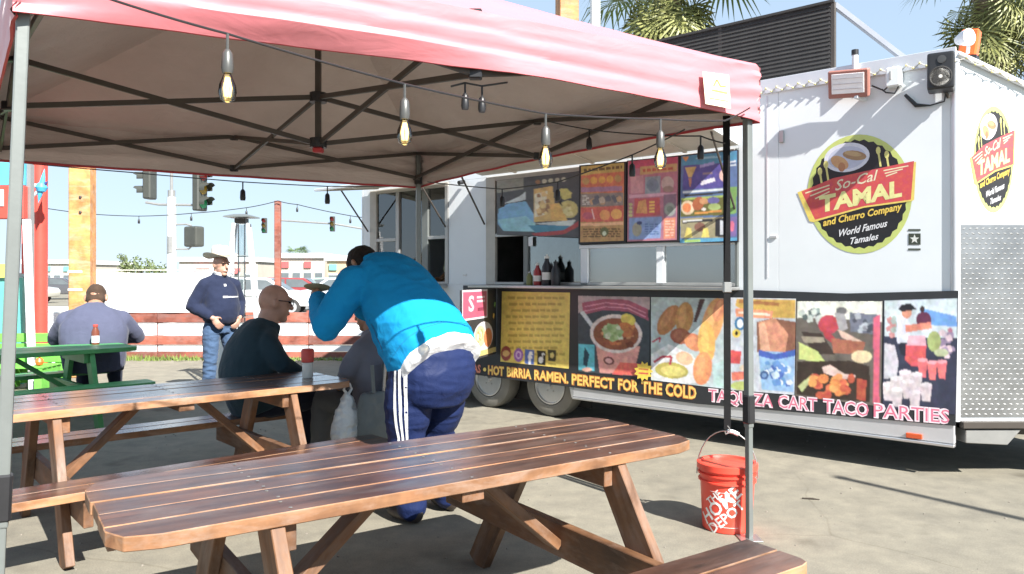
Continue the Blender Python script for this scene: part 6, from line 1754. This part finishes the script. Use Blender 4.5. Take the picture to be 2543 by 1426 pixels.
# ---------------------------------------------------------------- man in the blue jacket, bending over the table end
JL = V3((-0.53, 4.70, 0))
jm = root('person', 'person in bright blue jacket and striped navy track pants bending forward', 'person', JL, R(47))
hip, wai, che, sho, nek = V3((0, 0, 0.96)), V3((0, 0.09, 1.12)), V3((0, 0.24, 1.33)), V3((0, 0.40, 1.49)), V3((0, 0.475, 1.545))
hc = V3((-0.03, 0.60, 1.525)); hf = V3((-0.22, 0.72, -0.68)); hu = V3((0.0, 0.70, 0.70))
bd = MB(); head(bd, hc, hf, hu, 1.15, nek)
torso(bd, [(hip - V3((0, 0, 0.08)), 0.17, 0.14), (hip, 0.19, 0.16), (wai, 0.19, 0.17), (che, 0.19, 0.16), (sho, 0.16, 0.11), (nek, 0.06, 0.06)])
shL, shR = V3((-0.24, 0.40, 1.43)), V3((0.24, 0.40, 1.43))
elL, haL = V3((-0.40, 0.46, 1.15)), V3((-0.27, 0.74, 1.30))
elR, haR = V3((0.36, 0.56, 1.14)), V3((0.10, 0.78, 1.22))
for s_, e_, h_ in ((shL, elL, haL), (shR, elR, haR)): limb(bd, [s_, e_, h_], [0.055, 0.045, 0.032])
hand(bd, haL + (haL - elL).normalized() * 0.01, V3((0.05, 0.75, 0.35)), V3((0.6, 0.2, -0.6)), V3((0.2, -0.2, 0.9)), 1.0, 0.7)
hand(bd, haR, V3((-0.5, 0.7, 0.1)), V3((-0.2, 0, -1)), V3((-0.7, -0.5, 0.2)), 1.0, 0.6)
knL, knR = V3((-0.13, 0.02, 0.50)), V3((0.14, 0.06, 0.50)); anL, anR = V3((-0.15, -0.05, 0.08)), V3((0.17, -0.02, 0.08))
for a_, b_, c_ in ((V3((-0.10, 0, 0.92)), knL, anL), (V3((0.10, 0, 0.92)), knR, anR)): limb(bd, [a_, b_, c_], [0.085, 0.06, 0.042])
body = grow('body', bd, M['skinC'], jm, 0.009, 4)
jk = MB()
torso(jk, [(V3((0, -0.115, 0.955)), 0.268, 0.225), (V3((0, -0.035, 1.025)), 0.286, 0.245), (V3((0, 0.085, 1.15)), 0.275, 0.24), (che + V3((0, 0.01, 0.01)), 0.258, 0.205), (sho - V3((0, 0.02, 0.01)), 0.225, 0.145), (nek + V3((0, 0.005, 0.0)), 0.095, 0.085), (nek + V3((0, 0.03, 0.045)), 0.082, 0.075)])
for s_, e_, h_ in ((shL, elL, haL), (shR, elR, haR)):
    limb(jk, [s_ + V3((0, -0.02, -0.01)), s_.lerp(e_, 0.5), e_, e_.lerp(h_, 0.6), h_], [0.112, 0.100, 0.092, 0.076, 0.064])
jko = grow('jacket', jk, M['bluejacket'], jm, 0.010, 6, 0.0075, 6.0, 63.0, (0.7, 0.7, 1.4))
te = MB(); torso(te, [(V3((0, -0.165, 0.912)), 0.274, 0.222), (V3((0, -0.115, 0.955)), 0.268, 0.222), (V3((0, -0.02, 1.04)), 0.262, 0.222)])
grow('t_shirt', te, M['tee'], jm, 0.011, 4, 0.006, 9, 7.0)
pt = MB()
torso(pt, [(V3((0, -0.035, 0.72)), 0.225, 0.185), (V3((0, -0.055, 0.82)), 0.262, 0.222), (V3((0, -0.065, 0.92)), 0.262, 0.222), (V3((0, -0.02, 1.03)), 0.245, 0.205)])
for sx_, kn, an in ((-1, knL, anL), (1, knR, anR)):
    limb(pt, [V3((sx_ * 0.125, -0.02, 0.80)), V3((sx_ * 0.135, 0.0, 0.65)), kn, kn.lerp(an, 0.5), an + V3((0, 0, 0.02))], [0.150, 0.142, 0.112, 0.100, 0.088])
pto = grow('trousers', pt, M['navy'], jm, 0.011, 7, 0.0065, 5.0, 61.0, (0.6, 0.6, 2.6))
for k in range(3):
    rays = []
    for i in range(24):
        z = 0.98 - i * 0.036
        ax = V3((-0.13, 0.0, z))
        an0 = R(196 + k * 13); an1 = an0 + R(7)
        rays.append(tuple((ax + V3((math.cos(a_), math.sin(a_), 0)) * 0.6, ax) for a_ in (an0, an1)))
    strip('white_stripe', pto, rays, M['tee'], jm)
rays = [tuple((V3((0.0, 0.0, 0)) + V3((x, -0.9, 0.72)), V3((x * 0.85, 0.2, 1.02 + 0.0))) for x in (x_, x_ + 0.012)) for x_ in ()]
sh = MB(); shoe(sh, anL, (-0.1, 1, 0)); shoe(sh, anR, (0.15, 1, 0))
sa = MB(); shoe(sa, anL, (-0.1, 1, 0)); grow('shoe', sa, M['shoe'], jm, 0.010, 3)
sa = MB(); shoe(sa, anR, (0.15, 1, 0)); grow('shoe', sa, M['shoe'], jm, 0.010, 3)
hr = MB(); hfn = hf.normalized(); hun = (hu - hfn * hu.dot(hfn)).normalized(); hrn = hfn.cross(hun)
ellip(hr, hc + hun * 0.020 - hfn * 0.018, hrn * 0.101, hfn * 0.114, hun * 0.119)
ellip(hr, hc - hun * 0.050 - hfn * 0.040, hrn * 0.092, hfn * 0.070, hun * 0.075)
for k_ in (-1, 1): ellip(hr, hc - hun * 0.035 + hfn * 0.02 + hrn * k_ * 0.082, hrn * 0.016, hfn * 0.045, hun * 0.075)
grow('hair', hr, M['hair'], jm, 0.009, 3, 0.004, 30, 2.0)
# pocket slit and hem seam on the jacket
pk = []
for i in range(8):
    p = V3((-0.40, 0.20 - i * 0.022, 1.20 - i * 0.026)); pk.append(((p + V3((-0.3, 0, 0)), V3((0, p.y, p.z))), (p + V3((-0.3, 0, -0.010)), V3((0, p.y, p.z - 0.010)))))
strip('pocket_zip', jko, pk, paint('dark zip', (0.01, 0.04, 0.10), 0.6), jm, 0.002)
hm = []
for i in range(40):
    an = R(150 + i * 6.5); c0 = V3((0, -0.06, 1.005))
    d = V3((math.cos(an), math.sin(an) * 0.66, -math.sin(an) * 0.75))
    hm.append(((c0 + d * 0.7, c0), (c0 + d * 0.7 - V3((0, 0.004, -0.007)), c0 - V3((0, 0.004, -0.007)))))
strip('hem_seam', jko, hm, paint('seam blue', (0.01, 0.11, 0.26), 0.8), jm, 0.002)
phn = root('phone', 'flat dark olive plate edge held up in the hand of the person in blue', 'plate', JL + Matrix.Rotation(R(47), 3, 'Z') @ V3((-0.245, 0.80, 1.375)), R(40))
MB().lathe([(0.0, 0.0), (0.055, 0.0), (0.085, 0.012), (0.087, 0.014), (0.055, 0.004), (0, 0.004)], 24).build('dish', paint('olive plate', (0.30, 0.27, 0.16), 0.5), phn, rot=(R(-14), R(12), 0), smooth=True)
phn.name = 'plate'

# ---------------------------------------------------------------- bald man seated, back to us
bl = root('person', 'bald person in dark teal shirt seated with back turned, head looking right', 'person', (-1.90, 5.80, 0), R(-52))
def seated(t, hipz, shirt, pants, skin, hw, hd_, headc, hf_, hu_, hs, arms, lean=0.06, legf=0.44, wide=1.0, neckd=(0.0, -0.05, -0.135), hood=False):
    hip = V3((0, 0, hipz)); top = headc + V3(neckd) * hs
    che = hip.lerp(top, 0.60) + V3((0, -lean, 0)); sho = hip.lerp(top, 0.84) + V3((0, -lean * 0.55, 0))
    bd = MB(); c4 = head(bd, headc, hf_, hu_, hs, top)
    torso(bd, [(hip, 0.15, 0.12), (hip.lerp(che, 0.5), 0.14, 0.11), (che, 0.16, 0.12), (sho, 0.14, 0.09), (top, 0.06, 0.06)])
    cl = MB()
    torso(cl, [(hip - V3((0, 0.01, 0.05)), hw * 0.92, hd_ * 1.0), (hip.lerp(che, 0.5) - V3((0, lean * 0.5, 0)), hw * 0.98, hd_ * 1.06), (che, hw, hd_), (sho, hw * 0.80, hd_ * 0.78), (top - V3((0, 0.005, 0.015)), hw * 0.42, hd_ * 0.58), (top + V3((0, 0.015, 0.025)), hw * 0.31, hd_ * 0.44)])
    if hood: ellip(cl, top + V3((0, -0.07, 0.0)), V3((0.12, 0, 0)), V3((0, 0.07, 0)), V3((0, 0, 0.06)))
    for sgn, (el, ha) in zip((-1, 1), arms):
        s0 = V3((sgn * hw * 0.78, sho.y, sho.z - 0.05)); el = V3(el); ha = V3(ha)
        limb(cl, [top + V3((sgn * 0.03, -0.02, -0.035)), s0 + V3((0, 0, 0.012))], [0.072, 0.080 * wide])
        limb(bd, [s0, el, ha], [0.05, 0.042, 0.03]); limb(cl, [s0, s0.lerp(el, 0.5), el, el.lerp(ha, 0.75)], [0.088 * wide, 0.082 * wide, 0.070 * wide, 0.055 * wide])
        d = (ha - el).normalized(); hand(bd, ha, d, V3((-sgn * 0.4, 0, -1)), V3((-sgn, 0.2, 0.3)), 1.0, 0.5)
    kn = [V3((s_ * 0.15, legf, hipz + 0.0)) for s_ in (-1, 1)]; an = [V3((s_ * 0.16, legf + 0.02, 0.08)) for s_ in (-1, 1)]
    pt = MB(); torso(pt, [(hip - V3((0, 0, 0.10)), hw * 0.84, hd_ * 0.96), (hip - V3((0, 0, 0.02)), hw * 0.86, hd_ * 1.0), (hip + V3((0, 0, 0.06)), hw * 0.80, hd_ * 0.95)])
    for s_, k_, a_ in zip((-1, 1), kn, an):
        limb(bd, [V3((s_ * 0.1, 0, hipz)), k_, a_], [0.07, 0.055, 0.04]); limb(pt, [V3((s_ * 0.11, 0.03, hipz - 0.02)), k_, k_.lerp(a_, 0.5), a_ + V3((0, 0, 0.03))], [0.105, 0.085, 0.075, 0.066])
    grow('body', bd, skin, t, 0.008, 4)
    sh = grow('shirt', cl, shirt, t, 0.011, 8, 0.008, 7, 5.0, (1, 1, 0.7))
    grow('trousers', pt, pants, t, 0.012, 4, 0.007, 7, 60.0)
    for a_ in an:
        sa = MB(); shoe(sa, a_, (0, 1, 0)); grow('shoe', sa, M['shoe'], t, 0.011, 3)
    return c4, sh
hfB = V3((0.10, 1.0, -0.12))
(cB, fB, uB, rB), shB = seated(bl, 0.535, M['teal'], M['darkpants'], M['skinB'], 0.25, 0.19, V3((0.0, 0.115, 1.258)), hfB, V3((0.0, 0.0, 1)), 1.20,
       (((-0.28, 0.10, 0.83), (-0.14, 0.36, 0.70)), ((0.28, 0.06, 0.82), (0.14, 0.34, 0.66))), lean=0.10)
eyes(cB, fB, uB, rB, 1.20, bl)
for k in (-1, 1):
    MB().tube([cB + rB * k * 0.094 - fB * 0.01 + uB * 0.02, cB + rB * k * 0.092 + fB * 0.07 + uB * 0.022, cB + rB * k * 0.078 + fB * 0.118 + uB * 0.018], 0.0032, 6).build('glasses_arm', M['black'], bl)
    lp_ = [cB + fB * 0.122 + rB * (k * 0.042 + 0.032 * math.cos(q * math.pi / 6)) + uB * (0.010 + 0.024 * math.sin(q * math.pi / 6)) for q in range(13)]
    MB().tube(lp_, 0.0028, 5, cap=False).build('glasses_rim', M['black'], bl)
# ---------------------------------------------------------------- man at the green table
gm = root('person', 'person in slate grey shirt seated hunched at the green table, back turned', 'person', (-4.50, 8.30, 0), R(22))
hfG = V3((0.05, 0.88, -0.45))
(cG, fG, uG, rG), _ = seated(gm, 0.545, M['greyshirt'], M['darkpants'], M['skinA'], 0.33, 0.21, V3((0.0, 0.16, 1.225)), hfG, V3((0, 0.3, 1)), 1.30,
       (((-0.40, 0.18, 0.80), (-0.12, 0.42, 0.76)), ((0.40, 0.18, 0.80), (0.12, 0.42, 0.76))), wide=1.25, neckd=(0, -0.09, -0.075), lean=0.08)
hr = MB(); ellip(hr, cG + uG * 0.044 - fG * 0.018, rG * 0.102, fG * 0.126, uG * 0.110); ellip(hr, cG - uG * 0.03 - fG * 0.055, rG * 0.098, fG * 0.075, uG * 0.085); grow('hair', hr, M['brownhair'], gm, 0.010, 3, 0.003, 30)
# ---------------------------------------------------------------- person in grey at the table end, with folding chair and bags
gp = root('person', 'person in grey hooded top seated at the table end behind the blue jacket', 'person', (-0.98, 5.66, 0), R(62))
hfP = V3((0, 0.95, -0.2))
(cP, fP, uP, rP), _ = seated(gp, 0.545, M['greyhood'], paint('grey sweat pants', (0.10, 0.105, 0.11), 0.9), M['skinA'], 0.245, 0.175, V3((0, 0.10, 1.19)), hfP, V3((0, 0.1, 1)), 1.05,
       (((-0.26, 0.06, 0.80), (-0.14, 0.24, 0.64)), ((0.26, 0.06, 0.80), (0.14, 0.24, 0.64))), hood=True, legf=0.40)
hr = MB(); ellip(hr, cP + uP * 0.035 - fP * 0.014, rP * 0.084, fP * 0.104, uP * 0.094); grow('hair', hr, M['hair'], gp, 0.010, 3)
fc = root('folding_chair', 'dark grey folding chair under the person in grey', 'chair', (-0.98, 5.66, 0), R(62))
MB().bb(-0.22, 0.22, -0.20, 0.22, 0.405, 0.430).build('seat', M['darkbar'], fc, bevel=0.008)
MB().bb(-0.22, 0.22, -0.245, -0.225, 0.56, 0.86).build('backrest', M['darkbar'], fc, bevel=0.008)
for s_ in (-1, 1):
    MB().tube([(s_ * 0.23, -0.24, 0.88), (s_ * 0.23, -0.20, 0.42), (s_ * 0.23, 0.20, 0.0)], 0.012, 8).build('leg', M['steel'], fc)
    MB().tube([(s_ * 0.21, 0.18, 0.41), (s_ * 0.21, -0.26, 0.0)], 0.012, 8).build('leg', M['steel'], fc)
gb = root('tote_bag', 'grey cloth bag hung on the back of the folding chair', 'bag', (-0.93, 5.33, 0.30), R(50))
M['greybag'] = fabric('grey bag cloth', (0.17, 0.19, 0.19), 0.8, 0.1)
mb = MB(); torso(mb, [((0, 0, 0.0), 0.13, 0.05), ((0, 0, 0.05), 0.16, 0.075), ((0, 0, 0.22), 0.165, 0.07), ((0, 0, 0.36), 0.14, 0.04)]); grow('sack', mb, M['greybag'], gb, 0.011, 4, 0.008, 9, 55.0)
MB().beam((-0.06, -0.03, 0.36), (-0.05, 0.0, 0.55), 0.03, 0.005, (0, 1, 0)).build('handle', M['greybag'], gb)
MB().beam((0.06, -0.03, 0.36), (0.05, 0.0, 0.55), 0.03, 0.005, (0, 1, 0)).build('handle', M['greybag'], gb)
wb = root('plastic_bag', 'white plastic bag hanging from the end of the varnished table', 'bag', (-1.135, 5.235, 0.28), R(42))
M['plastic'] = fabric('thin white plastic', (0.72, 0.74, 0.73), 0.4, 0.05, 120, 0.6, 0.0)
mb = MB(); torso(mb, [((0, 0, 0.0), 0.07, 0.05), ((0.0, 0, 0.06), 0.095, 0.07), ((0.01, 0, 0.22), 0.085, 0.06), ((0.015, 0, 0.33), 0.045, 0.03), ((0.02, 0, 0.38), 0.02, 0.015)]); grow('sack', mb, M['plastic'], wb, 0.008, 3, 0.010, 16, 58.0)
for s_ in (-1, 1): MB().tube([(0.02, 0, 0.37), (0.02 + s_ * 0.03, 0, 0.41), (0.02 + s_ * 0.015, 0, 0.45)], [0.012, 0.009, 0.006], 6).build('handle', M['plastic'], wb)

# ---------------------------------------------------------------- standing man in the white hat
cw = root('person', 'person in white cowboy hat, navy sweater and jeans standing by the fence', 'person', (-3.475, 9.15, 0), R(-130))
CS = 1.0
hip, wai, che, sho, nek = V3((0, 0, 0.93)), V3((0, 0.01, 1.08)), V3((0, 0.0, 1.27)), V3((0, -0.01, 1.42)), V3((0, 0.0, 1.47))
hc = V3((0, 0.035, 1.605)); hfC = V3((-0.12, 1.0, -0.10)); bd = MB()
cC, fC, uC, rC = head(bd, hc, hfC, (0, 0, 1), 1.08, nek)
torso(bd, [(hip, 0.14, 0.10), (wai, 0.14, 0.10), (che, 0.14, 0.10), (sho - V3((0, 0, 0.03)), 0.11, 0.06), (nek, 0.055, 0.055)])
A_ = [((-0.185, -0.01, 1.36), (-0.29, -0.05, 1.14), (-0.175, 0.14, 0.975)), ((0.185, -0.01, 1.36), (0.31, -0.06, 1.12), (0.165, 0.15, 0.98))]
for s_, e_, h_ in A_: limb(bd, [s_, e_, h_], [0.05, 0.042, 0.031])
hand(bd, A_[0][2], (0.35, 0.25, -0.6), (0.6, -0.6, 0.1), (0.4, 0.3, 0.6), 1.05, 0.75)
hand(bd, A_[1][2], (-0.35, 0.25, -0.6), (-0.6, -0.6, 0.1), (-0.4, 0.3, 0.6), 1.05, 0.75)
L_ = [(V3((-0.10, 0, 0.90)), V3((-0.13, 0.06, 0.50)), V3((-0.15, 0.06, 0.08))), (V3((0.10, 0, 0.90)), V3((0.12, 0.01, 0.50)), V3((0.13, -0.03, 0.08)))]
for a_, b_, c_ in L_: limb(bd, [a_, b_, c_], [0.08, 0.055, 0.04])
grow('body', bd, M['skinB'], cw, 0.008, 4)
eyes(cC, fC, uC, rC, 1.08, cw)
sw = MB()
torso(sw, [(V3((0, 0.01, 0.93)), 0.180, 0.150), (V3((0, 0.02, 1.0)), 0.215, 0.190), (wai + V3((0, 0.02, 0.04)), 0.215, 0.185), (che, 0.205, 0.155), (sho - V3((0, 0, 0.02)), 0.165, 0.118), (nek - V3((0, 0, 0.005)), 0.095, 0.090), (nek + V3((0, 0.01, 0.035)), 0.080, 0.078)])
for s_, e_, h_ in A_: s_, e_, h_ = V3(s_), V3(e_), V3(h_); limb(sw, [s_, s_.lerp(e_, 0.5), e_, e_.lerp(h_, 0.80)], [0.082, 0.082, 0.078, 0.058]); limb(sw, [nek + V3((0, -0.01, -0.03)), s_ + V3((0, 0, 0.01))], [0.07, 0.078])
swo = grow('sweater', sw, M['navyknit'], cw, 0.010, 6, 0.011, 8, 4.0, (1, 1, 0.8))
jn = MB(); torso(jn, [(V3((0, 0, 0.80)), 0.165, 0.120), (V3((0, 0, 0.90)), 0.172, 0.128), (V3((0, 0, 1.0)), 0.168, 0.128)])
for a_, b_, c_ in L_: limb(jn, [a_ - V3((0, 0, 0.06)), a_.lerp(b_, 0.5), b_, b_.lerp(c_, 0.5), c_], [0.096, 0.092, 0.078, 0.072, 0.070])
grow('jeans', jn, M['jeans'], cw, 0.010, 4, 0.009, 7, 62.0, (1, 1, 2))
for a_, b_, c_ in L_:
    sa = MB(); shoe(sa, c_, (0, 1, 0)); grow('shoe', sa, M['shoe'], cw, 0.010, 3)
co = MB(); co.lathe([(0.070, 0.0), (0.076, 0.02), (0.082, 0.045), (0.076, 0.05), (0.066, 0.02)], 20, Matrix.Translation((0, 0.012, 1.475)) @ Matrix.Rotation(R(-12), 4, 'X')); co.build('collar', M['tee'], cw, smooth=True)
rays = []
for i in range(22):
    x = 0.06 - i * 0.0105; z = 1.225; hh_ = 0.010 if i < 6 else 0.006
    rays.append(((V3((x, 0.8, z + hh_)), V3((x, 0, z + hh_))), (V3((x, 0.8, z - hh_)), V3((x, 0, z - hh_)))))
strip('chest_stripe', swo, rays, M['tee'], cw)
rays = [((V3((x, 0.8, 1.375)), V3((x, 0, 1.375))), (V3((x, 0.8, 1.350)), V3((x, 0, 1.350)))) for x in (0.015, 0.0, -0.015)]
strip('small_emblem', swo, rays, M['tee'], cw)
# hat: curled brim and creased crown
ha = root('cowboy_hat', 'white felt cowboy hat on the standing man', 'hat', Vector((-3.475, 9.15, 0)) + Matrix.Rotation(R(-130), 3, 'Z') @ V3((0, 0.015, 1.692)), R(-130 + 7))
br = MB(); NA_, NR_ = 36, 6
vs = []
for j in range(NR_ + 1):
    t = j / NR_; r_ = 0.098 + 0.092 * t
    for i in range(NA_):
        an = 2 * math.pi * i / NA_
        x, y = math.cos(an) * r_ * 0.98, math.sin(an) * (r_ * 1.10)
        vs.append((x, y, 0.050 * t * t * abs(math.cos(an)) ** 1.6 - 0.018 * t * t * abs(math.sin(an)) ** 2))
br.add(vs, [(j * NA_ + i, j * NA_ + (i + 1) % NA_, (j + 1) * NA_ + (i + 1) % NA_, (j + 1) * NA_ + i) for j in range(NR_) for i in range(NA_)])
vs2 = [(x, y, z + 0.006) for x, y, z in vs]
br.add(vs2, [(j * NA_ + i, (j + 1) * NA_ + i, (j + 1) * NA_ + (i + 1) % NA_, j * NA_ + (i + 1) % NA_) for j in range(NR_) for i in range(NA_)])
br.build('brim', M['straw'], ha, smooth=True)
crn = MB(); vs = []
st_ = [(0.102, 0.0), (0.104, 0.035), (0.100, 0.085), (0.094, 0.125), (0.078, 0.143), (0.05, 0.142), (0.022, 0.130), (0.001, 0.124)]
for r_, z in st_:
    for i in range(NA_):
        an = 2 * math.pi * i / NA_; x, y = math.cos(an) * r_ * 0.95, math.sin(an) * r_ * 1.12
        pinch = 1 - 0.16 * max(0, math.sin(an)) ** 3 * (z / 0.12)
        vs.append((x * pinch, y * (1 - 0.06 * z / 0.12), z - (0.02 * math.exp(-(x / 0.025) ** 2) if z > 0.10 else 0)))
crn.add(vs, [(j * NA_ + i, j * NA_ + (i + 1) % NA_, (j + 1) * NA_ + (i + 1) % NA_, (j + 1) * NA_ + i) for j in range(len(st_) - 1) for i in range(NA_)])
crn.build('crown', M['straw'], ha, smooth=True)
MB().lathe([(0.1055, 0.004), (0.1065, 0.026)], 36, Matrix.Diagonal((0.96, 1.13, 1, 1))).build('hat_band', paint('grey hat band', (0.30, 0.26, 0.2), 0.7), ha, smooth=True)
# ---------------------------------------------------------------- worker inside the trailer
wk = root('person', 'person in cream shirt working inside the small left window of the trailer', 'person', TM @ V3((sx(1088) - 0.05, 0.42, ZF + 0.06)), TROT + R(170))
bd = MB(); cW, fW, uW, rW = head(bd, (0, 0.03, 1.50), (0, 1, -0.2), (0, 0.1, 1), 1.0, (0, 0, 1.36))
torso(bd, [((0, 0, 0.85), 0.14, 0.10), ((0, 0, 1.05), 0.14, 0.10), ((0, 0, 1.2), 0.15, 0.10), ((0, 0, 1.31), 0.13, 0.08), ((0, 0, 1.37), 0.06, 0.06)])
AW = [((-0.18, 0, 1.28), (-0.24, 0.02, 1.03), (-0.14, 0.20, 0.95)), ((0.18, 0, 1.28), (0.24, 0.02, 1.03), (0.14, 0.20, 0.95))]
for s_, e_, h_ in AW: limb(bd, [s_, e_, h_], [0.045, 0.04, 0.03]); hand(bd, h_, (0, 0.8, -0.2), (0, -0.2, -1), (0.3 if s_[0] < 0 else -0.3, 0.3, 0.4), 0.95, 0.4)
for s_ in (-1, 1): limb(bd, [(s_ * 0.09, 0, 0.82), (s_ * 0.1, 0.02, 0.45), (s_ * 0.11, 0, 0.03)], [0.08, 0.055, 0.04])
grow('body', bd, M['skinC'], wk, 0.010, 4)
sw = MB(); torso(sw, [((0, 0, 0.80), 0.175, 0.125), ((0, 0, 1.0), 0.18, 0.13), ((0, 0, 1.2), 0.18, 0.125), ((0, 0, 1.31), 0.155, 0.095), ((0, 0, 1.375), 0.07, 0.07)])
for s_, e_, h_ in AW: limb(sw, [s_, V3(s_).lerp(V3(e_), 0.8)], [0.075, 0.07])
grow('shirt', sw, M['cream'], wk, 0.011, 5, 0.006, 8)
hr = MB(); ellip(hr, cW + uW * 0.035 - fW * 0.012, rW * 0.082, fW * 0.102, uW * 0.092); grow('hair', hr, M['hair'], wk, 0.010, 3)
pt = MB()
for s_ in (-1, 1): limb(pt, [(s_ * 0.09, 0, 0.84), (s_ * 0.1, 0.02, 0.45), (s_ * 0.11, 0, 0.06)], [0.095, 0.075, 0.06])
torso(pt, [((0, 0, 0.76), 0.15, 0.11), ((0, 0, 0.86), 0.15, 0.11)]); grow('trousers', pt, M['darkpants'], wk, 0.012, 4)
